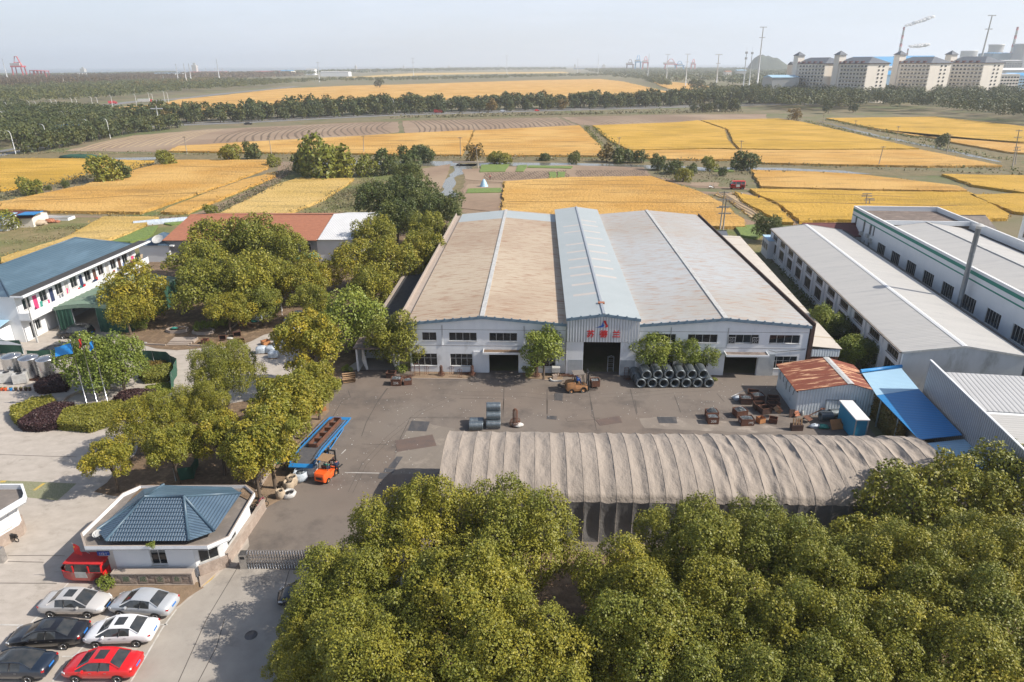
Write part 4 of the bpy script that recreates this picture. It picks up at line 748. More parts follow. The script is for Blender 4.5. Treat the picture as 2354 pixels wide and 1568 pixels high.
# == dormitory with the blue roof at the left
def dormitory():
 t = thing('dormitory', 'two storey white dormitory with blue hipped roof and laundry balcony', 'dormitory', (-68.4, 89.3, 0), R(-3.4)); L_, W, ze = 29., 12.5, 6.7
 up = []; lo = []
 for i in range(8):
  y = 1.2+i*3.4; up += [(y, y+1.5, 4.3, 5.9), (y+2., y+2.85, 3.45, 5.75)]
 lo = [(1.4,2.3,.05,2.4), (2.5,3.5,.9,2.3), (6.9,8.2,1.,2.2), (10.5,12,1.,2.2)]
 mb = MB((0,0,0), R(90)); facade(mb, 0, L_, 0, ze, up+lo, .25); mb.build('front_wall', MT['white'], t)
 for i, (a, b, c, d) in enumerate(up+lo):
  if (i < 16 and i % 2) or i == 16:
   mb = MB((0,0,0), R(90)); mb.box(a, b, .08, .13, c, d); mb.build('door', MT[['pink','navy','frame','navy','brown','frame','brown','frame'][(i//2) % 8] if i < 16 else 'dark'], t)
  else: window(t, (0,0,0), R(90), a, b, c, d, 2, 1)
 mb = MB(); mb.box(-W, -.26, 0, .25, 0, ze); mb.box(-W, -W+.25, .26, L_, 0, ze); mb.box(-W+.26, -.26, L_-.25, L_, 0, ze); mb.build('end_wall', MT['white'], t)
 mb = MB(); mb.box(.0+.005, 1.5, .0, L_+1, 3.2, 3.4); mb.box(1.42, 1.55, -.1, L_+1, 3.405, 4.35); mb.box(.01, 1.41, -.1, .02, 3.405, 4.35); mb.build('balcony', MT['white'], t)
 mb = MB(); [mb.tube([(1.45,y,0), (1.45,y,3.2)], .06, 6) for y in (.1, 14, 28)]; mb.tube([(1.7,0,0), (1.7,0,6.6)], .07, 6); mb.build('downpipe', MT['frame'], t)
 mb = MB(); mb.box(-.3, 1.75, -.4, L_+2.4, ze+.01, ze+.25); ev = mb.build('eave_slab', MT['white'], t); mb = MB(); mb.box(-.25, 1.4, -.3, L_+2.2, ze+.255, ze+.29); mb.build('eave_top', MT['black_roof'], ev)
 mb = MB(); x0, x1, y0, y1 = -W-.3, -.2, -.4, L_+.2; zr = 9.2; a, b = (-W/2-.3, 5.8, zr), (-W/2-.3, L_-5.2, zr); z = ze+.15
 mb.m = 0; mb.face([(x1,y0,z), (x1,y1,z), b, a]); mb.face([(x0,y1,z), (x0,y0,z), a, b]); mb.m = 1; mb.face([(x0,y0,z), (x1,y0,z), a]); mb.face([(x1,y1,z), (x0,y1,z), b])
 rf = mb.build('roof', [MT['tile_smooth'], MT['tile']], t)
 mb = MB()
 for p, q in ((a, b), ((x1,y0,z), a), ((x0,y0,z), a), ((x1,y1,z), b), ((x0,y1,z), b)): mb.tube([p, tuple(Vector(q)+Vector((0,0,.05)))], .14, 6)
 mb.build('ridge_tile', MT['ridge'], rf)
 mb = MB(); mb.prism([(-12, -4.2), (-1.5, -4.2), (-1.5, -.05), (-12, -.05)], [2.6,2.6,3.3,3.3], [2.68,2.68,3.38,3.38]); mb.build('lean_to_roof', MT['pale_blue_roof'], t)
 mb = MB(); mb.box(-1.75, -1.6, -4, -.05, 0, 2.6); mb.build('lean_to_wall', MT['wall'], t)
 rd = random.Random(11); cols = ['red','navy','white','cloth_blue','dark_cloth','jute','white','teal','orange_wood','pink','white_sheet']
 T = H3 = lambda x, y, z: (-68.4+cos(R(-3.4))*x-sin(R(-3.4))*y, 89.3+sin(R(-3.4))*x+cos(R(-3.4))*y, z)
 for n, y in enumerate([3.2,4.6,6.3,8.4,9.0,11.4,11.9,12.4,12.9,15.2,15.8,16.2,17.9,20.6,21.4,23.5,25.2,25.8,26.3,27.1,27.8,28.5]):
  cl = cols[rd.randrange(len(cols))]; big = y > 25; w_ = rd.uniform(.35,.6)*(1.6 if big else 1); h_ = rd.uniform(.5,.9)*(1.3 if big else 1); zt = rd.uniform(4.45,5.2)+(.3 if big else 0); c = T(1.1+rd.uniform(-.2,.25), y, zt)
  mb = MB(); k = 5; vs = []
  for j in range(k):
   for i in range(k): vs.append((sin(i*1.9+j)*.05, (i/(k-1)-.5)*w_*(1-.12*(j == 0)), -h_*j/(k-1)))
  mb.mesh(vs, [(j*k+i, j*k+i+1, (j+1)*k+i+1, (j+1)*k+i) for j in range(k-1) for i in range(k-1)]); ob = mb.build('laundry', MT[cl], None, None, None, 'laundry', 'laundry on the dormitory balcony', c, R(-3.4)); ob['label'] = '%s cloth on the dormitory balcony, %s piece of laundry from its near end' % (MT[cl].name.split()[0] if cl not in ('red','frame') else 'red', nth(n))
  sm = ob.modifiers.new('s', 'SOLIDIFY'); sm.thickness = .02
dormitory()
t = thing('tarp_shelter', 'green tarpaulin shelter with a dark open front beside the dormitory', 'shelter', (-66.3, 93.6, 0), R(-3.4))
def shelter():
 W, D = 10.8, 15.; V = []; nx, ny = 24, 36
 prof = lambda u: 3.3+1.0*sin(pi*min(1, u*.75+.12))**.8
 for i in range(nx+1):
  for j in range(ny+1): u = i/nx; y = D*j/ny; V.append((W*u, y, prof(u)-.10*sin(pi*((j/3) % 1))+.05*mnoise.noise(Vector((u*9, y, 2)))))
 m = ny+1; link(npmesh('cover', V, [(i*m+j, (i+1)*m+j, (i+1)*m+j+1, i*m+j+1) for i in range(nx) for j in range(ny)], MT['tarp_green'], smooth=True), 'roof_cover', t)
 for nm, x0, x1, m_ in (('front_curtain', 0, 2.6, 'net_green'), ('front_curtain', 6.2, 10.8, 'net_green')):
  V = []; n = 16
  for i in range(n+1):
   x = x0+(x1-x0)*i/n
   for z in (0, 1., 2., prof(x/W)-.02): V.append((x, -.05+.18*sin(i*1.7)*(1-z/5), z))
  link(npmesh(nm, V, [(i*4+j, (i+1)*4+j, (i+1)*4+j+1, i*4+j+1) for i in range(n) for j in range(3)], MT['net_green'], smooth=True), nm, t)
 mb = MB(); V = [(W*i/12, -.12, prof(i/12)-.55) for i in range(13)]+[(W*i/12, -.1, prof(i/12)+.02) for i in range(13)]; mb.mesh(V, [(i, i+1, 14+i, 13+i) for i in range(12)]); mb.build('valance', MT['tarp_green'], t)
 mb = MB(); mb.face([(W,0,0), (W,D,0), (W,D,prof(1)), (W,0,prof(1))]); mb.build('side_curtain', MT['net_green'], t); mb = MB(); mb.face([(W,D,0), (0,D,0), (0,D,3.3), (W,D,3.6)]); mb.build('rear_curtain', MT['net_green'], t)
 mb = MB(); [mb.tube([(x,.0,0), (x,.0,prof(x/W))], .05, 6) for x in (.1, 2.6, 6.2, 10.7)]; mb.build('post', MT['galv'], t)
shelter()
t = thing('guard_house', 'small white house with blue hipped roof behind the dormitory', 'house', (-73.3, 131.5, 0), R(-2)); W, D = 6., 7.
mb = MB(); mb.box(0, W, 0, D, 0, 3.4); mb.build('wall', MT['white'], t); mb = MB(); z = 3.42; a, b = (3, 2.6, 4.9), (3, 4.6, 4.9)
for q in ([(-.3,-.3,z), (W+.3,-.3,z), a], [(W+.3,-.3,z), (W+.3,D+.3,z), b, a], [(W+.3,D+.3,z), (-.3,D+.3,z), b], [(-.3,D+.3,z), (-.3,-.3,z), a, b]): mb.face(q)
rf = mb.build('roof', MT['tile'], t); mb = MB(); [mb.tube([p, q], .11, 6) for p, q in ((a, b), ((-.3,-.3,z), a), ((W+.3,-.3,z), a), ((W+.3,D+.3,z), b))]; mb.build('ridge_tile', MT['ridge'], rf); mb = MB(); mb.box(W+.32, W+1.1, -.3, D+.3, 3.2, 3.45); mb.build('eave_slab', MT['white'], t)
def dish(loc, r, label, tilt=35):
 t = thing('satellite_dish', label, 'satellite dish', loc); mb = MB(); n = 20; V = []; rr = [0,.4,.7,.9,1]; Mx = Matrix.Rotation(R(tilt), 3, 'X')
 for q in rr:
  for k in range(n): V.append(tuple(Mx @ Vector((r*q*cos(2*pi*k/n), r*q*sin(2*pi*k/n), r*.3*q*q))+Vector((0,0,.5))))
 mb.mesh(V, [(i*n+k, i*n+(k+1) % n, (i+1)*n+(k+1) % n, (i+1)*n+k) for i in range(4) for k in range(n)], True); mb.build('reflector', MT['frame'], t); mb = MB(); mb.tube([(0,.1,0), (0,0,.5)], .04, 6); mb.tube([tuple(Mx @ Vector((0,-r*.9,r*.3))+Vector((0,0,.5))), tuple(Mx @ Vector((0,0,r*.9))+Vector((0,0,.5)))], .02, 5); mb.build('bracket', MT['galv'], t)
dish((-69.2, 131.6, 3.9), 1.1, 'big pale satellite dish on the small blue roofed house'); dish((-31.0, 41.9, 3.15), .34, 'small white satellite dish on the gatehouse roof edge', 20)
t = gable_house('barrack', 'long low building with red clay tile roof and white metal end roof', 'building', -68., -38.2, 131.8, 157.5, 4.4, 6.6, M('sooty wall', (.36,.37,.38), (.22,.22,.22), .5, .9, stain=(.10,.10,.10), ssc=.3, sth=(.5,.7)), MT['red_tile'], R(-1.))
mb = MB(); mb.box(29.85, 37.2, 0.02, 25.6, 0, 4.45); mb.mesh([(37.2,0.02,4.45), (37.2,25.6,4.45), (37.2,12.8,6.6)], [(0,1,2)]); mb.build('end_wall', MT['blue_band'] if 0 else MT['white'], t)
mb = MB(); mb.face([(30.25,-.5,4.5), (37.5,-.5,4.5), (37.5,12.8,6.85), (30.25,12.8,6.85)]); mb.face([(30.25,12.8,6.85), (37.5,12.8,6.85), (37.5,26.1,4.5), (30.25,26.1,4.5)]); mb.build('end_roof', M('white end roof', (.66,.66,.66), (.6,.6,.6), .5, .6, wave=('x', 3, .03, .15)), t)
for x in (22.4, 24.9, 27.5): window(t, (0,0,0), 0, x, x+1.2, 2.2, 3.6, 2, 1, y=-.08)
t = gable_house('farm_shed', 'farm shed with orange and blue roof at the left edge', 'shed', *[FD(60,470,2)[0], FD(60,470,2)[0]+6.5], FD(60,480,2)[1], FD(60,480,2)[1]+7, 2.4, 3.2, MT['cream_dim'], MT['maroon'], 0.1, 'x'); mb = MB(); mb.box(3.6, 7.4, -.7, 4., 3.05, 3.2); mb.build('blue_sheet', MT['blue_roof'], t)
c = FD(90,545); t = thing('hut', 'small white hut with light blue roof left of the farm yard', 'hut', (c[0]-4.5, c[1]-3.2, 0), R(-8)); mb = MB(); mb.box(0, 6.2, 0, 4, 0, 3.); mb.build('wall', MT['white'], t); mb = MB(); mb.prism([(-.3,-.3), (6.5,-.3), (6.5,4.3), (-.3,4.3)], [3.02,3.02,3.5,3.5], [3.1,3.1,3.58,3.58]); mb.build('roof', MT['pale_blue_roof'], t); window(t, (0,0,0), 0, 3.6, 4.6, 1.2, 2.2, 2, 1, y=-.07)
# == trees and hedges
def leaves(P_, Nn, size, rng, asp=.65, spread=.75):
 """one pointed leaf spray (a quad) at every point, facing roughly along Nn"""
 n = len(P_); d = Nn+rng.normal(0, spread, (n, 3)); d /= np.linalg.norm(d, axis=1)[:, None]+1e-9
 a = rng.normal(0, 1, (n, 3)); u = np.cross(d, a); u /= np.linalg.norm(u, axis=1)[:, None]+1e-9; v = np.cross(d, u)
 s = size*rng.uniform(.6, 1.35, n)[:, None]
 V = np.stack([P_-u*s*.5, P_-v*s*asp*.5+u*s*.05, P_+u*s*.5, P_+v*s*asp*.5+d*s*.12], 1).reshape(-1, 3)
 return V, np.arange(4*n).reshape(-1, 4)
def crown(seed, nl, nleaf, leaf, R_=1., flat=.8, lr=(.26,.42), zc=1.15, drop=.5, kind='round', tbias=0.):
 rng = np.random.default_rng(seed); C = []
 while len(C) < nl:
  d = rng.normal(0, 1, 3); d /= np.linalg.norm(d)
  if d[2] < -.75: continue
  q = rng.uniform(.55, .92) if len(C) > nl*.2 else rng.uniform(.1, .5)
  c = d*q*np.array([1, 1, flat])*(1+.18*math.sin(3*math.atan2(d[1], d[0])+seed)); C.append((*c, rng.uniform(*lr)*(1.1-.25*q)))
 C = np.array(C); P_, Nn, T_ = [], [], []; w_ = C[:, 3]**2; cnt = (nleaf*w_/w_.sum()*1.5).astype(int)
 for i, c in enumerate(C):
  k = cnt[i]; d = rng.normal(0, 1, (k, 3)); d /= np.linalg.norm(d, axis=1)[:, None]; keep = (d[:, 2] > -.35) | (rng.random(k) < .25); d = d[keep]
  bump_ = 1+.2*np.sin(d[:, 0]*5+i)*np.sin(d[:, 1]*6+i*2)+.12*np.sin(d[:, 2]*9+i)*np.sin(d[:, 0]*11+i*3)
  p = c[:3]+d*(c[3]*bump_*rng.uniform(.7, 1.13, len(d)))[:, None]*np.array([1, 1, 1.15])
  o = np.ones(len(p), bool)
  for j, e in enumerate(C):
   if j != i: o &= np.linalg.norm(p-e[:3], axis=1) > e[3]*.8
  p, d = p[o], d[o]; P_.append(p); Nn.append(d*.8+np.array([0, 0, .45])); T_.append(np.clip(rng.normal(rng.uniform(-.05, .55)+tbias, .2, len(p)), 0, 1))
 P_, Nn, T_ = np.vstack(P_), np.vstack(Nn), np.concatenate(T_); P_[:, 2] += zc; return P_*R_, Nn, T_, C
def trunk_mesh(C, R_, zc, seed, n=9, tr=.05):
 rd = random.Random(seed); m = MB(); h = zc*.62; lean = rd.uniform(-.08, .08)
 m.tube([(0,0,-.05*R_), (lean*.5*R_, 0, h*.5*R_), (lean*R_, .03*R_, h*R_)], [tr*1.35*R_, tr*R_, tr*.8*R_], 8)
 ix = sorted(range(len(C)), key=lambda i: -C[i][3])[:n]
 for i in ix: c = C[i]; b = Vector((lean*R_, .03*R_, h*R_*rd.uniform(.75, 1))); e = Vector((c[0]*R_*.85, c[1]*R_*.85, (c[2]+zc)*R_)); mid = b.lerp(e, .5)+Vector((0, 0, -.06*R_)); m.tube([tuple(b), tuple(mid), tuple(e)], [tr*.6*R_, tr*.35*R_, tr*.12*R_], 5)
 return m
KINDS = {}
def kind(name, mat, seed, nl, nleaf, leaf, R_, variants=3, **kw):
 vs = []
 for k in range(variants):
  P_, Nn, T_, C = crown(seed+k, nl, nleaf, leaf, R_, **kw); rng = np.random.default_rng(seed+k+50); V, Fq = leaves(P_, Nn, leaf, rng)
  tm = trunk_mesh(C, R_, kw.get('zc', 1.15), seed+k); me = bpy.data.meshes.new('trunk'); me.from_pydata(tm.v, [], tm.f); me.materials.append(MT['bark']); me.polygons.foreach_set('use_smooth', [True]*len(me.polygons))
  vs.append((npmesh('crown', V, Fq, MT[mat], T_), me))
 KINDS[name] = (vs, R_, kw.get('zc', 1.15))
def mesh2(name, a, b):
 """crown and trunk as one mesh, for trees too small in the picture to show parts"""
 V = []; Fq = []; mi = []; T_ = []
 for k, me in enumerate((a, b)):
  n = len(me.vertices); co = np.zeros(n*3, np.float32); me.vertices.foreach_get('co', co); base = len(V); V += co.reshape(-1, 3).tolist()
  for i, p in enumerate(me.polygons): Fq.append([base+v for v in p.vertices]); mi.append(k)
  if k == 0: t = np.zeros(len(me.polygons), np.float32); me.attributes['tint'].data.foreach_get('value', t); T_ += t.tolist()
  else: T_ += [0.]*len(me.polygons)
 me = bpy.data.meshes.new(name); me.from_pydata(V, [], Fq); me.materials.append(a.materials[0]); me.materials.append(b.materials[0]); me.polygons.foreach_set('material_index', mi); at = me.attributes.new('tint', 'FLOAT', 'FACE'); at.data.foreach_set('value', T_); return me
TRD = random.Random(21); TN = [0]
def tree(k, x, y, r, label, group=None, name='tree', sz=1., cat='tree', z0=0.):
 vs, R_, zc = KINDS[k]; cm, tm = vs[TN[0] % len(vs)]; TN[0] += 1; s = r/R_; t = thing(name, label, cat, (x, y, z0), TRD.uniform(0, 6.28), group); t.scale = (s, s, s*sz)
 link(tm, 'trunk', t); link(cm, 'crown', t); return t
def tpx(k, px, py, rpx, label, group=None, sz=1., name='tree', cat='tree', drop=0.):
 z = 5.
 for _ in range(4):
  p = G(px, py, z); dep = p[1]*cos(PITCH)+(HC-z)*sin(PITCH); r = rpx*dep/F; z = KINDS[k][2]*r*sz-drop
 p = G(px, py, z); return tree(k, p[0], p[1], r, label, group, name, sz, cat)
kind('near', 'leaf', 100, 95, 78000, .155, 4.3, 5, flat=.82, lr=(.11,.31), zc=1.3)
kind('near_y', 'leaf_yellow', 200, 90, 66000, .16, 4.3, 2, flat=.82, lr=(.11,.31), zc=1.2)
kind('row', 'leaf_yellow', 220, 50, 22000, .22, 3.3, 3, flat=.8, lr=(.16,.32), zc=1.75)
kind('row_g', 'leaf', 230, 50, 22000, .22, 3.3, 2, flat=.8, lr=(.16,.32), zc=1.7)
kind('mid', 'leaf', 300, 60, 20000, .3, 4.6, 3, flat=.8, lr=(.19,.33), zc=1.1)
kind('mid_y', 'leaf_yellow', 330, 60, 20000, .3, 4.6, 3, flat=.8, lr=(.19,.33), zc=1.1)
kind('mid_d', 'leaf_dark', 360, 55, 18000, .32, 4.6, 2, flat=.85, lr=(.2,.34), zc=1.0)
kind('bright', 'leaf_bright', 390, 42, 20000, .32, 4.6, 2, flat=.88, zc=1.0)
kind('ball', 'leaf_bright', 420, 26, 8000, .2, 2., 2, flat=.9, lr=(.32,.45), zc=1.7)
kind('bush', 'leaf_dark', 450, 16, 2600, .5, 3., 3, flat=.8, zc=.65, lr=(.3,.5))
kind('bush_g', 'leaf', 480, 16, 2600, .5, 3., 3, flat=.8, zc=.65, lr=(.3,.5))
kind('shrub', 'leaf_bright', 500, 12, 1800, .16, 1., 2, flat=.7, zc=.7, lr=(.3,.5))
kind('far', 'leaf_far', 520, 15, 1100, .95, 4., 5, flat=1.0, zc=.98, lr=(.34,.5))
kind('far_y', 'leaf_autumn', 560, 15, 1000, .95, 4., 3, flat=1.0, zc=1.1, lr=(.36,.52))
FG_ = [(785,1350,125,'near','big camphor tree at the left end of the foreground row, beside the sliding gate'),
(950,1230,140,'near','foreground tree whose crown touches the tent\'s shadow'),
(1175,1240,140,'near','foreground tree just left of the gap showing the shaded tent side'),
(1065,1390,160,'near','foreground tree in the middle of the left clump'),
(850,1505,155,'near','foreground tree above a parked car\'s blue bonnet'),
(1205,1520,160,'near','foreground tree low in the middle, left of the centre bottom'),
(1330,1530,100,'near','darkish tree closing the gap at the bottom centre'),
(1000,1600,150,'near_y','tree cut by the bottom edge in the left clump'),
(735,1445,95,'near','tree over the dark blue car at the left of the thicket'),
(700,1530,95,'near','shaded lowest left tree at the edge of the concrete forecourt'),
(1445,1350,130,'near','foreground tree right of the gap, leaning on the tent side'),
(1590,1265,135,'near','foreground tree with a pointed top before the middle of the tent'),
(1760,1275,125,'near','foreground tree before the tent, right of the pointed top'),
(1490,1490,160,'near_y','ochre tinged tree left of the hanging street lamp'),
(1660,1420,140,'near','foreground tree whose foliage frames the street lamp'),
(1660,1610,150,'near','foreground tree at the bottom edge below the street lamp'),
(1885,1330,135,'near','foreground tree under the shadow patch on the tent'),
(1890,1490,155,'near','foreground tree immediately right of the street lamp'),
(1990,1265,92,'mid','dark green tree in front of the right end of the tent'),
(2085,1165,112,'mid','broad dark tree between the tent\'s right end and the blue roof'),
(2212,1150,105,'mid','dark tree below the pale blue roof'),
(2325,1112,105,'mid','dark tree below the grey ribbed warehouse'),
(2105,1335,140,'near','foreground tree in the third row from the right edge'),
(2265,1300,135,'near','foreground tree at right with bright outer leaves'),
(2385,1285,115,'near','foreground tree cut by the right edge, halfway up'),
(2120,1505,160,'near','foreground tree in the lower right thicket'),
(2320,1465,150,'near','foreground tree at the right edge of the lower thicket'),
(1870,1625,150,'near','foreground tree at the bottom edge, third from the right'),
(2090,1640,150,'near','foreground tree at the bottom edge, second from the right'),
(2310,1630,150,'near_y','yellow green tree in the bottom right corner')]
for x, y, r, k, l in FG_: tpx(k, x, y, r, l, 'camphor trees in the foreground thicket')
MD = [(318,668,70,'mid_y','round yellow green tree beside the dormitory and the green shelter'),(290,720,48,'mid_y','low bough heavy tree hiding the right end of the green shelter'),(458,612,70,'mid_y','tree between the dormitory balcony and the red tiled roof'),(500,562,70,'mid','dark green crown overlapping the red tiled roof on the left'),(577,562,72,'mid','dark green crown overlapping the red tiled roof at its middle'),(642,578,66,'mid','dark green crown overlapping the red roof near the white end'),
(470,660,72,'mid','tall tree with bare trunk above the low steps'),(560,650,75,'mid','large crown in the middle of the left grove'),(520,715,52,'mid_y','lower yellowish crown with visible trunk by the planters'),(625,640,55,'mid','right hand crown of the left grove next to the green awning'),(600,700,48,'mid','small crown at the lower right of the left grove'),
(690,650,55,'mid_y','yellow tree between the green awning and the wrapped pallets'),(735,628,50,'mid_y','yellow crown in front of the white metal end roof'),(818,600,60,'mid_y','golden tree right of the white metal end roof'),(862,540,52,'mid','green brown tree between the white end roof and the dark trees'),
(870,462,55,'mid_d','dark green round tree beside the creek, left of the pair'),(950,455,58,'mid_d','dark green tree at the top of the grove near the narrow creek'),(1015,485,50,'mid_d','dark green tree touching the left hall\'s far corner'),(910,505,55,'mid_d','dark tree at the middle of the upper grove'),(985,530,48,'mid','olive tree leaning over the far end of the left hall roof'),
(970,580,60,'mid_y','rust tinged tree hanging over the side of the left hall roof'),(905,600,60,'mid_y','brownish tree standing beside the gutter of the left hall'),(850,660,60,'mid','green tree before the dark leafless undergrowth'),(712,695,50,'mid_y','greyish yellow tree above the wrapped pallets'),
(805,735,82,'bright','bright green broad tree left of the hall\'s front corner'),(912,778,68,'mid','round green tree against the front left corner of the left hall'),(960,815,30,'bright','small light tree in front of the left hall\'s lower windows'),
(510,855,76,'near','broad olive tree beside the netted hedge garden'),(335,965,78,'near_y','yellow tinged tree over the lower end of the hedge garden'),(395,1030,60,'row_g','tree behind the gatehouse roof with two visible trunks'),(250,1050,55,'row','sparse yellow tree at the edge of the pale courtyard'),
(450,935,66,'near','green tree in the middle of the garden grove'),(500,1000,62,'row','golden leaved tree right behind the gatehouse roof')]
tree('bright', -49.2, 73.2, 3.5, 'bushy bamboo like tree growing around the flagpoles', sz=1.15); tree('bright', -46.2, 73.4, 3.1, 'light green right half of the shrubbery at the flagpoles', sz=1.1)
for x, y, r, k, l in ((125,1560,2.7,'row','tree of the yard row nearest the gatehouse\'s right roof corner'),(262,1465,3.0,'row','golden tree of the yard row beside the tan bulk bags'),(335,1300,3.1,'row','golden tree of the yard row beside the green rubbish bin'),(412,1130,3.1,'row','tree of the yard row at the near end of the blue ramp'),(495,1025,2.9,'row_g','green tree of the yard row level with the middle of the blue ramp'),(575,940,2.6,'row','tree of the yard row by the rusty rack on the ramp'),(650,850,2.7,'row_g','green tree leaning towards the upper end of the blue ramp'),(612,615,3.9,'row','round tree overhanging the upper end of the yard tree row')): c = FG(x, y); tree(k, c[0]-.3, c[1], r, l, 'trees of the yard row')
for x, y, r, k, l in MD: tpx(k, x, y, r, l, 'trees around the courtyard')
for x, y, r, l in ((1250,800,48,'round clipped tree between the left hall\'s door and the middle hall'),(1503,808,40,'left one of the three clipped trees behind the wire coils'),(1572,810,36,'middle one of the three clipped trees behind the wire coils'),(1628,818,28,'smallest, right hand tree of the three behind the wire coils')): tpx('ball', x, y, r, l, 'clipped trees before the factory fronts')
for x, y, r, k, l in [(1890,745,40,'bright','leafy self sown tree against the cream lean-to'),(1955,805,42,'bright','pale green bushy tree beside the rusty shed'),(1990,810,38,'mid_d','dark tree in the shade of the long workshop'),(1930,760,34,'mid_d','dark bush in the side passage between lean-to and workshop'),(1700,620,18,'bush','bush at the near end of the lean-to roof, behind it'),(1770,520,34,'mid_d','dark shrubby tree at the far corner of the long workshop'),(1900,565,1,'bush','')][:4]+[(1765,522,34,'mid_d','dark shrubby tree at the far corner of the long workshop')]: tpx(k, x, y, r, l)
FB_ = [(748,368,60,'bush_g','large rounded tree clump at the left end of the canal'),(790,385,34,'bush_g','green bush at the foot of the large round tree'),(700,375,34,'bush','left shoulder of the large round tree clump'),(845,385,30,'bush_g','bush right of the large round tree'),(890,380,34,'bush','dark bushes left of the path along the canal'),(935,400,36,'mid_d','dark conical tree at the head of the creek'),(965,348,22,'bush','dark tree at the canal with a taller top'),(985,360,22,'bush','dark tree joining the taller one at the canal'),(940,372,30,'bush','dark bush leaning over the canal'),(1087,350,20,'far_y','thin yellowish tree beside the footbridge'),(1135,365,18,'bush_g','low green bush right of the footbridge'),(1160,367,16,'bush_g','smaller low bush right of the footbridge'),(1252,361,13,'bush','lone round bush on the canal bank'),(1322,365,17,'bush','bush on the canal bank below the field path'),(1395,350,20,'far_y','slim yellow green tree at the end of the field path'),(1432,358,25,'bush','dark tree at the end of the field path'),(1475,363,18,'bush','tree alone on the canal bank behind the garden plots'),(1512,378,20,'bush','dark bush right of the garden plots'),(1550,385,22,'bush','dark bushes at the bend of the farm track'),(1628,378,20,'bush_g','small spreading tree near the motor scooter'),(1570,405,20,'bush_g','round bush beside the track to the red van'),(1712,370,30,'bush','broad dark bush at the canal below the golden field'),(1590,392,16,'bush','dark low bush in the rough ground left of the spreading tree'),(1660,397,12,'bush','low bush right of the spreading tree'),(1827,262,14,'far_y','yellow green bush at the near end of the woodland'),(2170,325,17,'bush','dark round tree on the diagonal canal bank'),(1962,247,12,'far','pale round tree standing alone in the meadow'),(1905,247,14,'far','olive tree at the meadow edge, left of the lone round one'),
(525,355,24,'bush_g','green bush beside the left utility pole in the fields'),(578,352,22,'bush','dark bush joining the green one below the long rice field'),(630,372,17,'bush_g','small bush at the bend of the farm track'),(245,392,38,'bush_g','wide bush in the hedge between the two left rice fields'),(280,398,24,'bush','right end of the wide bush between the left rice fields'),(72,430,26,'bush_g','willowy bush near the left edge between the rice fields'),(380,365,22,'bush_g','bush at the far end of the left rice field'),(10,510,28,'bush_g','willow at the left edge beside the white hut'),(483,483,16,'bush_g','small light bush just behind the red tiled roof'),(872,192,10,'far','lone round tree in the vast far rice field'),(150,425,10,'bush','small bush in the hedge between the left rice fields'),(110,432,8,'bush','tiny bush in the left hedge')]
for x, y, r, k, l in FB_: tpx(k, x, y, r, l)
def stalks(name, cat, label, lines, n, h, mat, wid=2.5, leaf=.6, seed=5, kindv='stuff'):
 rng = np.random.default_rng(seed); P_ = []
 for L_ in lines:
  pts = [G(*p)[:2] for p in L_]; ln = [math.dist(a, b) for a, b in zip(pts, pts[1:])]; tot = sum(ln)
  for a, b, l_ in zip(pts, pts[1:], ln):
   k = max(4, int(n*l_)); t = rng.random(k); cl = np.sin(t*l_*.35+len(L_))+rng.normal(0, .5, k); q = np.stack([a[0]+(b[0]-a[0])*t, a[1]+(b[1]-a[1])*t, np.zeros(k)], 1)+np.stack([rng.normal(0, wid*.4, k), rng.normal(0, wid*.4, k), h*np.clip(rng.random(k)*(.75+.35*cl), .08, 1.6)], 1); P_.append(q)
 P_ = np.vstack(P_); Nn = np.tile([0, -.5, .6], (len(P_), 1)); V, Fq = leaves(P_, Nn, leaf, rng, .5); o = link(npmesh(name, V, Fq, MT[mat], rng.random(len(P_))), name); tag(o, label, cat, None, 'stuff'); return o
stalks('reeds', 'reeds', 'dry reeds and weeds along the canal banks', [[(640,366),(1040,366),(1400,370),(1700,374)],[(0,360),(120,352),(380,356),(680,358),(1060,363),(1380,365)],[(1760,380),(1930,386),(2353,404)],[(1560,394),(1700,398),(1930,402)]], 3.0, 1.6, 'reed', 2.2, .8, 5)
stalks('bank_weeds', 'weeds', 'dark weeds on the diagonal canal banks', [[(1850,280),(1960,306),(2150,340),(2330,372)],[(1900,277),(2010,300),(2180,333)],[(1345,292),(1390,350)],[(1366,295),(1430,350)],[(2180,385),(2353,395)]], 4.0, 1.5, 'leaf_dark', 2.5, .9, 6)
stalks('hedge_weeds', 'weeds', 'brown weedy hedge between the left rice fields', [[(0,460),(60,445),(150,428),(210,407)],[(0,455),(60,440),(150,424),(210,404),(300,392),(355,378)],[(640,430),(540,468),(500,492)],[(690,378),(640,410)],[(540,472),(640,415)]], 14., 2., 'reed', 3.5, .6, 7)
stalks('thicket', 'weeds', 'rusty brown thicket behind the red roofed building', [[(760,470),(830,440)],[(770,455),(860,430)],[(790,480),(840,462)],[(700,495),(800,492)],[(745,480),(830,475)],[(840,420),(900,425)]], 30., 2.0, 'reed', 5., .5, 8)
stalks('reed_strip', 'reeds', 'pale reed strip between the highway and the ploughed fields', [[(905,272),(1176,266),(1551,258),(1690,255)],[(1000,271),(1300,264),(1700,258)]], 3.5, 2.2, 'reed', 7., 1.6, 9)
stalks('crop_fringe', 'rice ears', 'ragged ears along the edges of the nearer rice fields', [p+[p[0]] for p, m, l in RF if max(q[1] for q in p) > 300], 5., .95, 'leaf_crop', 1.1, .45, 31)
stalks('passage_weeds', 'weeds', 'dark weeds on the ground of the side passage', [[(1790,580),(1900,720)],[(1800,590),(1880,700)],[(1905,720),(2010,830)],[(1870,690),(1950,790)]], 60., .8, 'leaf_dark', 3., .4, 12)
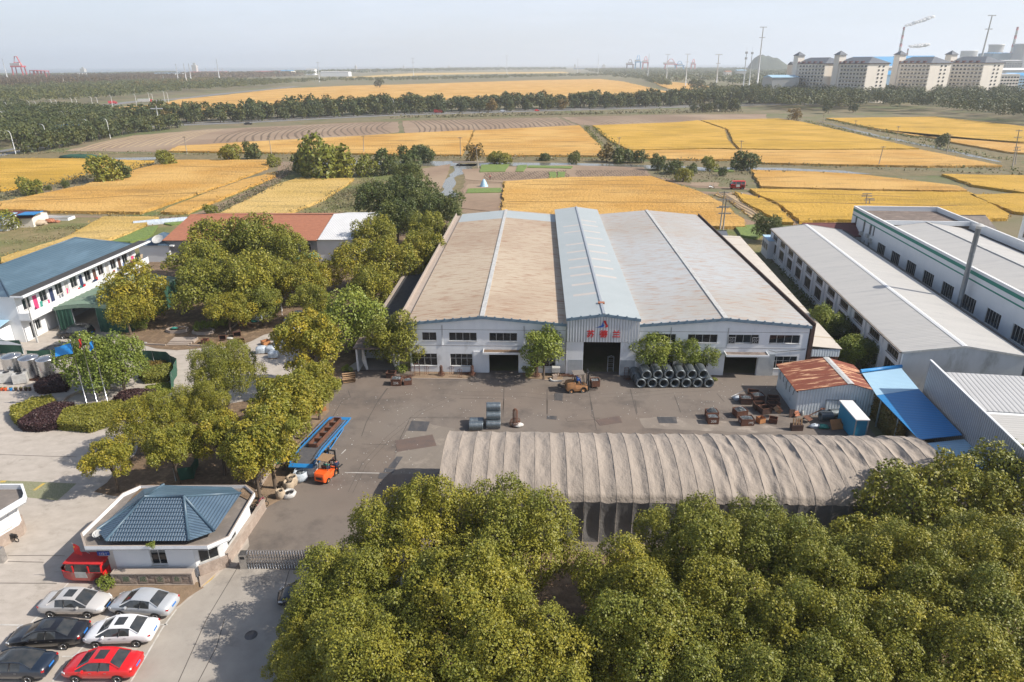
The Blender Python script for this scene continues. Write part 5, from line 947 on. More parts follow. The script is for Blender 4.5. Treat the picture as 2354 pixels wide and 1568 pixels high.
stalks('scrub_weeds', 'weeds', 'mixed scrub around the farm shed and the garden behind the dormitory', [[(60,530),(240,520)],[(20,560),(200,540)],[(0,590),(120,580)],[(150,530),(230,525)],[(250,500),(420,503)]], 16., .8, 'reed', 4., .45, 13)
stalks('garden_weeds', 'weeds', 'weeds and shrubs on the rough ground around the red van', [[(1500,398),(1620,402),(1720,400)],[(1540,412),(1720,425)],[(1530,405),(1570,418)],[(1620,410),(1700,415)]], 7., .9, 'reed', 5., .6, 14)
def hedge(name, poly, h, mat, label, dens=26, leaf=.13, seed=1, z0=0.):
 rng = np.random.default_rng(seed); xs = [p[0] for p in poly]; ys = [p[1] for p in poly]; A = abs(sum(poly[i][0]*poly[(i+1) % len(poly)][1]-poly[(i+1) % len(poly)][0]*poly[i][1] for i in range(len(poly))))/2
 n = int(A*dens*6); P_ = np.stack([rng.uniform(min(xs), max(xs), n*2), rng.uniform(min(ys), max(ys), n*2)], 1); ins = np.zeros(len(P_), bool); m = len(poly)
 for i in range(m):
  a, b = poly[i], poly[(i+1) % m]; c = ((a[1] > P_[:, 1]) != (b[1] > P_[:, 1])) & (P_[:, 0] < (b[0]-a[0])*(P_[:, 1]-a[1])/((b[1]-a[1]) or 1e-9)+a[0]); ins ^= c
 P_ = P_[ins][:n]; top = np.column_stack([P_, z0+h+rng.normal(0, .05, len(P_))+.05*np.sin(P_[:, 0]*3)*np.sin(P_[:, 1]*2.5)]); Nn = np.tile([0, 0, 1.], (len(top), 1)); S = []; SN = []
 for i in range(m):
  a, b = poly[i], poly[(i+1) % m]; l_ = math.dist(a, b); k = int(l_*h*dens*6); t = rng.random(k); z = rng.random(k)*h; nx, ny = (b[1]-a[1])/l_, -(b[0]-a[0])/l_
  S.append(np.stack([a[0]+(b[0]-a[0])*t+rng.normal(0, .06, k), a[1]+(b[1]-a[1])*t+rng.normal(0, .06, k), z0+z], 1)); SN.append(np.tile([nx, ny, .3], (k, 1)))
 P3 = np.vstack([top]+S); N3 = np.vstack([Nn]+SN); V, Fq = leaves(P3, N3, leaf*1.6, rng); tt = rng.random(len(P3))
 mb = MB(); q = [(p[0], p[1]) for p in poly]; cx = sum(p[0] for p in q)/m; cy = sum(p[1] for p in q)/m; q = [(cx+(p[0]-cx)*.96, cy+(p[1]-cy)*.96) for p in q]; mb.prism(q, z0, z0+h-.08); b_ = len(V)
 t = thing(name, label, 'hedge', (0, 0, 0)); link(npmesh('foliage', V, Fq, MT[mat], tt), 'foliage', t); mb.build('inner_growth', MT[mat], t); return t
E2 = lambda *p: [FE(x, y)[:2] for x, y in p]
hedge('hedge', E2((105,740),(240,690),(440,640),(475,690),(300,760),(150,850),(110,800)), .9, 'leaf_hedge', 'yellow green clipped hedge at the left tip of the hedge garden', seed=1)
hedge('hedge', E2((165,860),(300,770),(480,700),(640,710),(540,760),(490,880),(330,900),(200,890)), .9, 'leaf_purple', 'dark purple clipped hedge in the near left bed', seed=2)
hedge('hedge', E2((495,880),(550,760),(700,730),(900,700),(1030,690),(1010,800),(900,860),(760,905)), .95, 'leaf_hedge', 'olive clipped hedge in front of the flagpoles', seed=3)
hedge('hedge', E2((300,555),(360,500),(500,460),(600,500),(560,560),(340,585)), .9, 'leaf_purple', 'dark purple hedge beside the steel water tanks', seed=4)
hedge('hedge', E2((960,650),(1040,590),(1160,575),(1330,590),(1250,670),(1100,680)), .7, 'leaf_purple', 'reddish purple hedge right of the flagpoles', seed=5)
hedge('hedge', E2((1165,440),(1260,400),(1440,370),(1460,430),(1400,480),(1220,495)), .9, 'leaf_hedge', 'golden clipped hedge inside the green net fence', seed=6)
hedge('ivy_bed', E2((1220,530),(1420,500),(1450,560),(1360,600),(1215,585)), .3, 'leaf_bright', 'low bright green ivy bed inside the green net fence', seed=7)
hedge('shrub_bed', E2((1210,330),(1380,320),(1430,370),(1260,390),(1200,370)), .4, 'leaf_autumn', 'brown dry shrub bed at the top of the netted garden', seed=8)
hedge('hedge', E2((210,670),(270,630),(440,615),(440,640),(240,685)), .4, 'leaf', 'low dark green hedge behind the yellow green hedge', seed=9)
hedge('ivy', [(38.35,59), (38.75,59), (40.2,69.5), (39.7,69.5)], 2.9, 'leaf_autumn', 'dry brown green ivy over the boundary wall', 20, .16, 10)
for x, y, r, l in ((1640,820,.9,'green shrub in the planting bed near the stone steps'),):
 pass
SH = [(FP(200,270),1.5,'bright','dark shrub hedge end beside the green shelter'),(FP(1200,290),1.1,'shrub','young tree in the left octagonal planter'),(FP(1480,250),1.3,'shrub','shrub at the foot of the tall trunk near the planters'),(FP(1700,120),1.6,'shrub','shrub behind the long stone kerb'),(FP(2080,60),1.3,'shrub','shrub near the orange topped stand'),(FH(245,790),.9,'shrub','dark shrub beside the left entrance curtain'),(FH(1450,830),.8,'shrub','low shrub with rusty frames left of the clipped tree'),(FF(820,830),.75,'shrub','dry shrub at the corner of the gatehouse stone sign'),(FG(870,420),.6,'shrub','small shrub beside the log bundle'),(FI(1080,880),.35,'shrub','tuft of pale grass at the end of the coil stack')]
for p, r, k, l in SH: tree(k, p[0], p[1], r, l, name='shrub', cat='shrub')
tree('shrub', -26.3, 40.55, .28, 'small fern growing out of the gatehouse eave', name='shrub', cat='shrub', z0=3.5)
FM2 = {k: [mesh2('roadside_tree', c, t) for c, t in KINDS[k][0]] for k in ('far', 'far_y')}
def small_tree(k, x, y, s, label, group, name='roadside_tree', sz=1.):
 o = link(FM2[k][TN[0] % len(FM2[k])], name); TN[0] += 1; o.location = (x, y, 0); s *= TRD.uniform(.85, 1.15)/4.; o.scale = (s, s, s*sz*TRD.uniform(.9, 1.12)); o.rotation_euler.z = TRD.uniform(0, 6.28); tag(o, label, 'tree', group); return o
def along(pts, step, off, jit=1.5):
 P_ = [G(*p)[:2] for p in pts]; out = []; carry = 0
 for a, b in zip(P_, P_[1:]):
  l_ = math.dist(a, b); s = carry
  while s < l_: out.append((a[0]+(b[0]-a[0])*s/l_+TRD.uniform(-jit, jit), a[1]+(b[1]-a[1])*s/l_+off+TRD.uniform(-jit, jit))); s += step*TRD.uniform(.8, 1.2)
  carry = s-l_
 return out
HWP = [(0,352),(120,330),(273,296.5),(376,289),(564,282),(747,272.5),(897,265.5),(1157,257.5),(1362,252),(1551,247),(1700,243),(1840,240)]
for n, (x, y) in enumerate(along(HWP[2:], 9.5, 27)): small_tree('far', x, y, 6., 'round green tree in the front row behind the highway, %s from the left' % nth(n), 'trees along the far side of the highway')
for n, (x, y) in enumerate(along(HWP[2:], 11, 37, 3)): small_tree('far' if TRD.random() < .85 else 'far_y', x, y, 6.2, 'green tree in the second row behind the highway, %s from the left' % nth(n), 'second row of trees behind the highway')
for n, (x, y) in enumerate(along(HWP[3:10], 14, 8.5, 2)): small_tree('far' if TRD.random() < .8 else 'far_y', x, y, 4.6, 'green tree on the middle strip of the highway, %s from the left' % nth(n), 'trees on the middle strip of the highway')
for n, (x, y) in enumerate(along([(105,346),(160,336),(273,312),(350,300),(430,291)], 5.5, -9, 2)): small_tree('far', x, y, 4.4, 'olive tree in the near side highway belt, %s from its left end' % nth(n), 'near side highway trees at left')
for n, (x, y) in enumerate(along([(1594,258),(1640,257),(1700,254)], 6, -4, 2)): small_tree('far', x, y, 4., 'dark tree in the clump below the highway, %s from its left end' % nth(n), 'tree clump below the highway')
def wood(name, label, poly, n, hs, mat, r=(3.5,5.5), seed=1, per=46, leaf=1.7, cone=False, tb=None, yoff=0):
 rng = np.random.default_rng(seed); q = [G(*p)[:2] for p in poly]; xs = [p[0] for p in q]; ys = [p[1] for p in q]; P_ = []; m = len(q); k = 0
 while len(P_) < n and k < 400000:
  k += 1; x, y = rng.uniform(min(xs), max(xs)), rng.uniform(min(ys), max(ys)); ins = False
  for i in range(m):
   a, b = q[i], q[(i+1) % m]
   if (a[1] > y) != (b[1] > y) and x < (b[0]-a[0])*(y-a[1])/(b[1]-a[1])+a[0]: ins = not ins
  if ins: P_.append((x, y))
 LP, LN, LT = [], [], []; n = len(P_); rr = rng.uniform(*r, n); hh = rng.uniform(*hs, n)
 for (x, y), R1, H1 in zip(P_, rr, hh):
  sc = 1; d = rng.normal(0, 1, (per, 3)); d /= np.linalg.norm(d, axis=1)[:, None]; d[:, 2] = np.abs(d[:, 2])*1.15-.3; t0 = rng.random()
  if cone: z = rng.random(per)**.8; rad = (1-z)*R1+.25; a = rng.uniform(0, 6.28, per); p = np.stack([x+np.cos(a)*rad, y+np.sin(a)*rad, H1*(.12+.88*z)], 1); nn = np.stack([np.cos(a), np.sin(a), np.full(per, .6)], 1)
  else: lob = 1+.2*np.sin(d[:, 0]*5+x)*np.sin(d[:, 1]*4+y); p = np.stack([x+d[:, 0]*R1*lob, y+d[:, 1]*R1*lob, H1*.58+d[:, 2]*H1*.42*lob], 1); nn = d+np.array([0, 0, .4])
  LP.append(p); LN.append(nn); LT.append(np.clip(rng.normal(t0*.8, .15, per), 0, 1))
 LP, LN, LT = np.vstack(LP), np.vstack(LN), np.concatenate(LT); V, Fq = leaves(LP, LN, leaf*1., rng, .7, .5)
 o = link(npmesh(name, V, Fq, MT[mat], LT), name); tag(o, label, 'wood', None, 'stuff'); return o
wood('woodland', 'green woodland along the highway at the left edge', [(-60,350),(0,345),(60,330),(160,320),(262,296),(330,288),(250,270),(100,266),(0,258),(-60,262)], 620, (8,12), 'leaf_far', seed=1, per=150, leaf=1.1)
wood('woodland', 'green wood between the far road and the brown conifers', [(-60,256),(0,250),(150,243),(300,229),(400,219),(560,206),(700,194),(500,190),(300,196),(100,205),(-60,212)], 1500, (10,14), 'leaf_far', seed=2, per=60, leaf=1.7)
wood('conifers', 'rusty brown dawn redwood plantation at the left', [(-40,215),(60,212),(200,204),(330,195),(420,184),(300,178),(0,186),(-40,186)], 1700, (13,18), 'leaf_brown', r=(2.8,4.), seed=3, per=60, leaf=1.9, cone=True)
wood('autumn_trees', 'orange brown autumn trees beside the far road', [(290,215),(370,207),(480,199),(560,193),(480,189),(330,200)], 120, (10,15), 'leaf_autumn', seed=4, per=90, leaf=1.6)
wood('conifers', 'darker brown conifer belt further back towards the river', [(340,188),(460,184),(560,181),(700,176),(640,172),(420,175),(290,178)], 1500, (12,16), 'leaf_brown', r=(5,7), seed=5, per=36, leaf=3.6, cone=True)
wood('woodland', 'bluish green wood in front of the river at the left', [(-60,192),(200,185),(420,176),(400,166),(150,171),(-60,173)], 2200, (5,8), 'leaf_far', r=(6,9), seed=6, per=26, leaf=4.2)
wood('tree_belt', 'dark belt of trees along the far edge of the vast rice field', [(380,212),(640,196),(800,190),(1000,188),(1225,181),(1400,178),(1400,174),(1200,177),(1000,183),(800,185),(640,190),(500,200)], 520, (8,11), 'leaf_far', seed=7, per=44, leaf=2.2)
wood('tree_belt', 'bluish straight tree belt close to the river', [(640,177),(900,169),(1160,163.5),(1300,162.5),(1300,160),(1100,160),(760,167),(600,173)], 900, (14,19), 'leaf_far', r=(7,10), seed=8, per=20, leaf=6)
wood('woodland', 'wide wood stretching behind the pylons', [(1400,180),(1500,188),(1540,196),(1620,192),(1700,206),(1800,205),(2353,200),(2400,166),(1900,160),(1500,160),(1340,162),(1380,172)], 5200, (10,15), 'leaf_far', r=(6,9), seed=9, per=26, leaf=3.4)
wood('woodland', 'trees lining the lane beside the vast rice field', [(1400,180),(1470,186),(1500,197),(1560,212),(1590,222),(1570,216),(1530,197),(1500,186)], 90, (9,12), 'leaf_far', seed=10, per=110, leaf=1.4)
wood('woodland', 'dense green woodland below the apartment blocks', [(1694,232),(1720,244),(1860,250),(1920,258),(1980,250),(2060,262),(2150,268),(2240,278),(2300,290),(2420,296),(2420,236),(2100,222),(1900,218),(1740,218)], 820, (12,17), 'leaf_far', seed=11, per=170, leaf=1.15)
wood('woodland', 'trees on the meadow edge between the road bend and the dense woodland', [(1700,236),(1760,250),(1850,256),(1930,260),(2000,252),(1960,236),(1850,230)], 170, (9,13), 'leaf_far', seed=14, per=170, leaf=1.15)
wood('woodland', 'trees beside the highway in front of the pylons', [(1550,240),(1700,232),(1900,224),(1900,214),(1720,214),(1600,222)], 320, (9,13), 'leaf_far', seed=12, per=110, leaf=1.5)
for x, y, l in ((1593,203,'first of three lone trees left of the tall pylons'),(1611,206,'middle one of the three lone trees left of the tall pylons'),(1641,208,'third and widest of the lone trees left of the tall pylons')): p = G(x, y+3); small_tree('far', p[0], p[1], 7, l, 'lone trees by the lane', 'tree')
# == gatehouse
def gatehouse():
 t = thing('gatehouse', 'white gatehouse with blue tiled hip roof, flat rim roof and stone base', 'gatehouse', (0, 0, 0))
 P_ = [(-32.5,42.2), (-31.35,40.7), (-22.35,40.7), (-21.15,41.75), (-21.2,47.4), (-22.3,48.5), (-31.2,48.5), (-32.1,47.4)]
 ins = lambda k: [(c[0]+( -26.8-c[0])*k, c[1]+(45.2-c[1])*k*1.1) for c in P_]
 mb = MB(); mb.prism(P_, 3.12, 3.18, True, True); sl = mb.build('eave_slab', MT['flatroof'], t)
 mb = MB(); a, b = P_, ins(.02); n = len(P_)
 for i in range(n):
  j = (i+1) % n; z0, z1 = 3.1, 3.5
  mb.face([(*a[i],z0), (*a[j],z0), (*a[j],z1), (*a[i],z1)]); mb.face([(*b[j],z0), (*b[i],z0), (*b[i],z1), (*b[j],z1)]); mb.m = 1; mb.face([(*a[i],z1), (*a[j],z1), (*b[j],z1), (*b[i],z1)]); mb.m = 0
 mb.build('parapet', [MT['wall'], MT['stone_smooth']], t)
 fw = MB((-29.9, 41.45, 0)); facade(fw, 0, 6.0, .0, 3.1, [(2.7,3.9,1.15,2.95)], .2); fw.build('front_wall', MT['white'], t); window(t, (-29.9,41.45,0), 0, 2.7, 3.9, 1.15, 2.95, 2, 2)
 mb = MB(); mb.prism([(-29.9,41.66), (-29.9,47.7), (-22.8,47.7), (-22.3,47.), (-22.6,42.6), (-23.88,41.66)], 0, 3.08); mb.build('wall', MT['white'], t)
 an = math.atan2(.95, 1.3); o = (-23.9, 41.45, 0); mb = MB(o, an); facade(mb, .02, 2.1, 0, 3.1, [(.3,1.7,1.15,2.5)], .06); mb.build('corner_wall', MT['white'], t); window(t, o, an, .3, 1.7, 1.15, 2.5, 2, 1, y=0)
 mb = MB((-22.35, 42.72, 0), R(86)); facade(mb, 0, 5.0, 0, 3.1, [(.8,2.3,1.15,2.5)], .06); mb.build('side_wall', MT['white'], t); window(t, (-22.35,42.72,0), R(86), .8, 2.3, 1.15, 2.5, 2, 1, y=0)
 mb = MB(o, an); mb.box(.1, 2.2, -.22, -.02, 0, 1.0); mb.build('stone_base', MT['stone'], t); mb = MB((-22.3,42.7,0), R(86)); mb.box(.1, 7.2, -.25, -.02, 0, 1.0); mb.build('stone_base', MT['stone'], t)
 mb = MB((-22.3,42.7,0), R(86)); mb.box(.1, 7.2, -.3, .0, 1.0, 1.1); mb.build('sill_course', MT['stone_smooth'], t)
 zc, zr = 3.75, 5.4; A, B = (-28.2,44.1,zr), (-25.2,44.1,zr); c1, c2, c3, c4, c5, c6 = (-29.85,40.95,zc), (-23.75,40.95,zc), (-22.3,42.0,zc), (-22.1,46.9,zc), (-30.4,47.6,zc), (-31.2,42.3,zc); D_ = (-29.6,48.3,zc+.9);
 mb = MB(); mb.m = 0; mb.face([c1, c2, B, A]); mb.face([c3, c4, B][:3]); mb.m = 1; mb.face([c2, c3, B]); mb.face([c6, c1, A]); mb.m = 2; mb.face([B, c4, (-23.2,47.8,zc), (-28.9,48.0,zc+.1), A]); mb.face([A, (-28.9,48.0,zc+.1), c5, c6])
 rf = mb.build('tiled_roof', [MT['tile_x'], MT['tile'], MT['tile_smooth']], t)
 mb = MB(); pz = lambda p: (p[0], p[1], p[2]+.04)
 for p, q in ((A, B), (c1, A), (c2, B), (c3, B), (c6, A), (B, c4), (A, (-28.9,48.0,zc+.1))): mb.tube([pz(p), pz(q)], .11, 6)
 mb.build('ridge_tile', MT['ridge'], rf)
 mb = MB()
 for k in range(1, 11):
  s = k/11.; a, b = lerp3(c1, A, s), lerp3(c2, B, s); mb.face([(a[0],a[1]-.03,a[2]+.055), (b[0],b[1]-.03,b[2]+.055), (b[0],b[1]+.03,b[2]+.075), (a[0],a[1]+.03,a[2]+.075)]); mb.face([(a[0],a[1]-.035,a[2]-.0), (b[0],b[1]-.035,b[2]), (b[0],b[1]-.03,b[2]+.055), (a[0],a[1]-.03,a[2]+.055)])
 mb.build('tile_course', MT['tile_x'], rf)
 mb = MB(); mb.prism([(-31.2,46.5), (-29.8,46.8), (-29.9,48.9), (-31.2,48.6)], 3.19, 3.26); mb.prism([(-22.6,47.4), (-21.4,46.6), (-21.5,48.2), (-22.6,49.)], 3.19, 3.26); mb.build('fallen_leaves', MT['litter'], t)
 mb = MB(); mb.box(-31.15, -30.25, 41.5, 41.55, 2.0, 2.35); pn = mb.build('number_plate', MT['ink_blue'], t); text('112-1', .26, MT['chalk'], pn, (-30.7, 41.48, 2.17), (R(90), 0, 0), ext=.002, bold=.006)
 text('门卫室', .24, MT['ink_blue'], t, (-22.12, 44.9, 2.35), (R(90), 0, R(86)), ext=.004, bold=.01)
 mb = MB(); mb.box(-31.1, -29.95, 41.6, 44, 0, 3.08); mb.build('porch_wall', MT['cream_dim'], t)
def lerp3(a, b, t): return tuple(a[i]+(b[i]-a[i])*t for i in range(3))
gatehouse()
t = thing('stone_sign_wall', 'low stone sign wall with four green characters before the gatehouse', 'sign wall', (-29.85, 40.55, 0)); L_ = 5.95
mb = MB(); mb.box(0, L_, .06, .5, .0, 1.0); mb.build('stone_core', MT['stone_smooth'], t)
rd = random.Random(4); n_ = 0
for row in range(4):
 x = .12; z0 = .13+row*.2
 while x < L_-.15:
  w_ = rd.uniform(.22, .5); x1 = min(x+w_, L_-.12); skip = any(abs((x+x1)/2-(1.02+i*1.26)) < .42 and row < 4 and row > -1 for i in range(4)) and row in (0,1,2,3)
  if not skip: mb = MB(); d = rd.uniform(.0, .035); mb.box(x+.01, x1-.01, .03-d, .055, z0+.01, z0+.19); mb.build('stone', MT['stone'], t)
  x = x1
for a, b, c, d in ((0,L_,1.0,1.12), (0,L_,.0,.1)): mb = MB(); mb.box(a-.04, b+.04, -.04, .52, c, d); mb.build('coping', MT['stone_smooth'], t)
for x in (0, L_-.1): mb = MB(); mb.box(x-.02, x+.12, -.02, .059, .101, .999); mb.build('edge_stone', MT['stone_smooth'], t)
for i, ch in enumerate('顺成企业'):
 mb = MB(); x = 1.02+i*1.26; mb.box(x-.32, x+.32, .0, .058, .22, .92); p = mb.build('panel', MT['stone_smooth'], t, 'smooth stone panel with a green character'); text(ch, .52, MT['green_ink'], p, (x, -.006, .56), (R(90), 0, 0), 'character', .003, bold=.006)
t = thing('sliding_gate', 'stainless steel folding gate across the yard entrance', 'gate', FF(1860,697)); g0 = FF(1860,697); g1 = FW(740,1303)
gl = g1[0]-g0[0]; mb = MB(); mb.box(-.3, .25, -.3, .3, 0, 1.35); hd = mb.build('drive_box', MT['steel'], t); mb = MB(); mb.box(-.22, .15, -.305, -.302, .95, 1.2); mb.build('display', MT['black'], hd)
for k in range(27):
 x = .35+k*(gl-.3)/27; mb = MB();
 for y in (-.22, .22): mb.tube([(x, y, .05), (x, y, 1.35)], .03, 6)
 mb.tube([(x, -.22, 1.35), (x, -.1, 1.52), (x, .1, 1.52), (x, .22, 1.35)], .025, 6); st = (gl-.3)/27
 for z in (.25, .62, .98): mb.tube([(x, -.22, z), (x+st, .22, z+.25)], .018, 5); mb.tube([(x, .22, z), (x+st, -.22, z+.25)], .018, 5)
 mb.build('lattice', MT['steel'], t)
t = thing('gatehouse', 'corner of a second white gatehouse cut by the left edge of the photo', 'gatehouse', (0, 0, 0))
q = [(-41,48.6), (-39.9,47.3), (-39.6,46.7), (-40.6,43.6), (-49,43.6), (-49,48.6)]
mb = MB(); mb.prism(q, 3.1, 3.2, True, True); mb.build('eave_slab', MT['flatroof'], t); mb = MB(); q2 = [(c[0]+(-45-c[0])*.03, c[1]+(46-c[1])*.06) for c in q]; n = len(q)
for i in range(n):
 j = (i+1) % n
 for a, b, s in ((q, q, 1),): mb.face([(*q[j],3.1), (*q[i],3.1), (*q[i],3.65), (*q[j],3.65)]); mb.face([(*q2[i],3.1), (*q2[j],3.1), (*q2[j],3.65), (*q2[i],3.65)]); mb.face([(*q[i],3.65), (*q2[i],3.65), (*q2[j],3.65), (*q[j],3.65)][::1])
mb.build('parapet', MT['white'], t); mb = MB(); mb.prism([(-41.5,47.9), (-40.9,47.2), (-40.7,46.6), (-41.6,44.2), (-49,44.2), (-49,47.9)], 1.0, 3.09); mb.build('wall', MT['white'], t); mb = MB(); mb.prism([(-41.4,48.), (-40.75,47.2), (-40.55,46.6), (-41.5,44.05), (-49,44.05), (-49,48.)], 0, .99); mb.build('stone_base', MT['stone'], t)
window(t, (-41.75,44.05,0), math.atan2(2.4,.9), .5, 2.2, 1.2, 2.5, 2, 1, y=-.09); mb = MB(); mb.face([(-43.5,44.3,3.8), (-42.9,47.9,3.8), (-46,46.2,5.)]); mb.face([(-42.9,47.9,3.8), (-49,48.2,3.8), (-49,46.2,5.), (-46,46.2,5.)]); mb.face([(-49,44.3,3.8), (-43.5,44.3,3.8), (-46,46.2,5.), (-49,46.2,5.)]); mb.build('tiled_roof', MT['tile_x'], t)
# == cars
def car(label, paint, p0, p1, facing, L_=4.6, H=1.45, W=1.78, roof='sun', suv=False, glassroof=False):
 """p0,p1: ground points of the two wheels on the camera's side; facing -1 nose to the left of them"""
 ang = math.atan2(p1[1]-p0[1], p1[0]-p0[0]); cx, cy = (p0[0]+p1[0])/2, (p0[1]+p1[1])/2; nx, ny = -sin(ang), cos(ang); wb = 2.65; off = W/2-.05
 t = thing('parked_car', label, 'car', (cx+nx*off, cy+ny*off, 0), ang+(pi if facing < 0 else 0))
 l = L_/2; zr = H
 if suv: S = [(-l,.45,.75,.74,.80,.70),(-l+.08,.3,.95,.84,1.02,.76),(-l+.25,.28,1.05,.89,1.45,.68),(-l+.55,.28,1.05,.90,zr-.03,.64),(-1.0,.27,1.04,.90,zr,.64),(-.2,.26,1.03,.91,zr+.01,.65),(.45,.26,1.02,.91,zr-.03,.64),(1.2,.26,1.0,.9,1.08,.76),(1.7,.28,.95,.88,1.0,.76),(l-.2,.3,.85,.82,.9,.66),(l,.4,.6,.7,.66,.6)]; cab = (2, 7)
 else: S = [(-l,.42,.66,.70,.72,.64),(-l+.07,.30,.86,.80,.95,.70),(-l+.35,.27,.92,.86,1.02,.74),(-l+.75,.26,.93,.885,1.05,.74),(-.95,.25,.94,.89,zr-.06,.60),(-.5,.25,.94,.89,zr,.61),(.15,.25,.93,.89,zr-.01,.61),(.45,.25,.92,.89,zr-.06,.60),(1.25,.25,.88,.88,.98,.74),(1.6,.26,.84,.87,.92,.74),(l-.3,.28,.74,.82,.80,.68),(l-.06,.34,.6,.72,.66,.58),(l,.40,.52,.62,.56,.5)]; cab = (3, 8)
 k = W/1.78; rows = []
 for x, zl, zb, wb_, zt, wt in S:
  wb_, wt = wb_*k, wt*k; crown = zt+.035 if zt > 1.2 else zt+.03
  half = [(0, zl), (wb_*.8, zl), (wb_*.97, zl+.12), (wb_*1.0, (zl+zb)/2+.05), (wb_*.97, zb-.04), (wb_*.94, zb)]+[(wt, zt), (wt*.6, zt+.032 if zt > 1.2 else zt+.026), (0, crown)]
  rows.append([(x, -y, z) for y, z in half]+[(x, y, z) for y, z in half[-2:0:-1]])
 n = len(rows[0]); b = MB(); g = MB(); hm = len(S[0])  # index: 0..8 side -, 8 top centre
 vb = [p for r in rows for p in r]; fb, fg, fp = [], [], []
 for i in range(len(rows)-1):
  for j in range(n):
   f = (i*n+j, (i+1)*n+j, (i+1)*n+(j+1) % n, i*n+(j+1) % n); side = j in (5, n-6); top = 6 <= j <= n-7; a_, b_ = S[i], S[i+1]
   if side and cab[0]+(not suv) <= i < cab[1]: fg.append(f)
   elif top and cab[0] <= i < cab[1] and abs(a_[4]-b_[4]) > .12: fg.append(f)
   elif top and (roof != 'plain') and not suv and i == 5 and j in (7, 8): fg.append(f)
   elif top and glassroof and i in (4, 5, 6): fg.append(f)
   else: fb.append(f)
 fb.append(tuple(range(n))); fb.append(tuple(range(len(rows)*n-1, (len(rows)-1)*n-1, -1)))
 b.mesh(vb, [f[::-1] for f in fb], True); bo = b.build('body', paint, t)
 g.mesh(vb, [f[::-1] for f in fg], True); g.build('windows', MT['carglass'], t)
 for s in (6, n-6): m = MB(); m.tube([rows[i][s] for i in range(cab[0], cab[1]+1)], .04, 6); m.build('roof_rail', paint, bo)
 for x in (-.32, ):
  for s in (-1, 1): m = MB(); m.tube([(x+.05, s*.86*k, .94), (x-.02, s*.625*k, zr-.03)], .035, 5); m.build('pillar', MT['black'], bo)
 for x in (-wb/2-.02, wb/2-.02):
  for s in (-1, 1):
   m = MB(); V = [(x+.37*cos(pi*q/12), s*(W/2+.004), .30+.37*sin(pi*q/12)) for q in range(13)]; m.mesh(V, [tuple(range(13)) if s < 0 else tuple(range(12,-1,-1))]); m.build('wheel_arch', MT['black'], bo); m = MB(); y = s*(W/2-.07); m.tube([(x, y-s*.12, .31), (x, y+s*.09, .31)], [.315, .315], 18, True, True); wh = m.build('wheel', MT['rubber'], t)
   m = MB(); m.tube([(x, y+s*.091, .31), (x, y+s*.10, .31)], [.21, .19], 14); m.build('rim', MT['chrome'], wh)
   m = MB();
   for q in range(5): a = q*2*pi/5+.3; m.face([(x+.05*cos(a+1.57), y+s*.104, .31+.05*sin(a+1.57)), (x+.2*cos(a), y+s*.104, .31+.2*sin(a)), (x+.05*cos(a-1.57), y+s*.104, .31+.05*sin(a-1.57))])
   m.build('spoke', MT['black'], wh)
 for s in (-1, 1):
  m = MB(); m.rbox((l-.26, s*.66*k, .68), (.34, .2, .1), -s*.5, ('Y', .25)); m.build('headlight', MT['head'], t); m = MB(); m.rbox((-l+.11, s*.66*k, .84), (.16, .24, .11), s*.5); m.build('tail_light', MT['tail'], t)
  m = MB(); m.rbox((.72, s*(W/2+.06), .98), (.12, .2, .12), 0); m.build('mirror', paint, t)
  [(lambda m: m.build('door_handle', MT['chrome'], t))(MB().box(a_, a_+.16, s*W/2*1.005-.008, s*W/2*1.005+.008, .80, .825)) for a_ in (-.75, .2)]
 m = MB(); m.box(-l-.02, -l+.05, -.24, .24, .68, .80); m.build('number_plate', MT['plate_blue'], t); m = MB(); m.box(l-.02, l+.03, -.22, .22, .42, .53); m.build('number_plate', MT['plate_blue'], t)
 m = MB(); m.rbox((l-.02, 0, .60), (.08, .8, .12)); m.build('grille', MT['black'], t)
 return t
def paint(n, c, metal=0., rough=.28): return M(n, c, rough=rough, metal=metal, coat=.8)
PS, PS2, PW, PB, PN, PR = paint('silver paint', (.56,.54,.52), .25), paint('silver blue paint', (.52,.54,.56), .25), paint('white car paint', (.76,.76,.77)), paint('black car paint', (.012,.012,.015)), paint('deep navy paint', (.012,.02,.035)), MT['red_paint']
car('silver saloon facing right, dark sunroof, nearest the red three wheeler', PS, FF(400,1082), FF(672,1085), 1)
car('plain roofed silver saloon facing left, right of the other silver one', PS2, FF(915,1078), FF(1180,1098), -1, roof='plain')
car('white saloon with dark sunroof and alloy wheels', PW, FF(735,1312), FF(1040,1302), -1, 4.55)
car('long black saloon left of the white car', PB, FF(165,1340), FF(498,1322), -1, 4.9)
car('dark navy saloon cut by the bottom left corner', PN, FF(-110,1572), FF(235,1575), -1, 4.8, glassroof=True)
car('bright red saloon with dark sunroof at the bottom', PR, FF(580,1572), FF(895,1572), -1, 4.6)
car('black off road car parked before the green shelter', PB, FD(520,1478), FD(700,1478), -1, 4.8, 1.75, 1.9, 'plain', True)
car('black car half hidden behind the green net fence', PB, FE(390,262), FE(520,262), -1, 4.6, 1.5, 1.8, 'plain')
car('dark blue car under the foreground trees', paint('dark blue paint', (.01,.04,.10)), FW(700,1437), FW(775,1440), -1)
car('black car whose nose shows at the edge of the foreground trees', PB, FW(672,1400), FW(760,1385), -1)
car('white car hidden deep under the foreground trees', PW, FW(730,1520), FW(800,1520), -1)
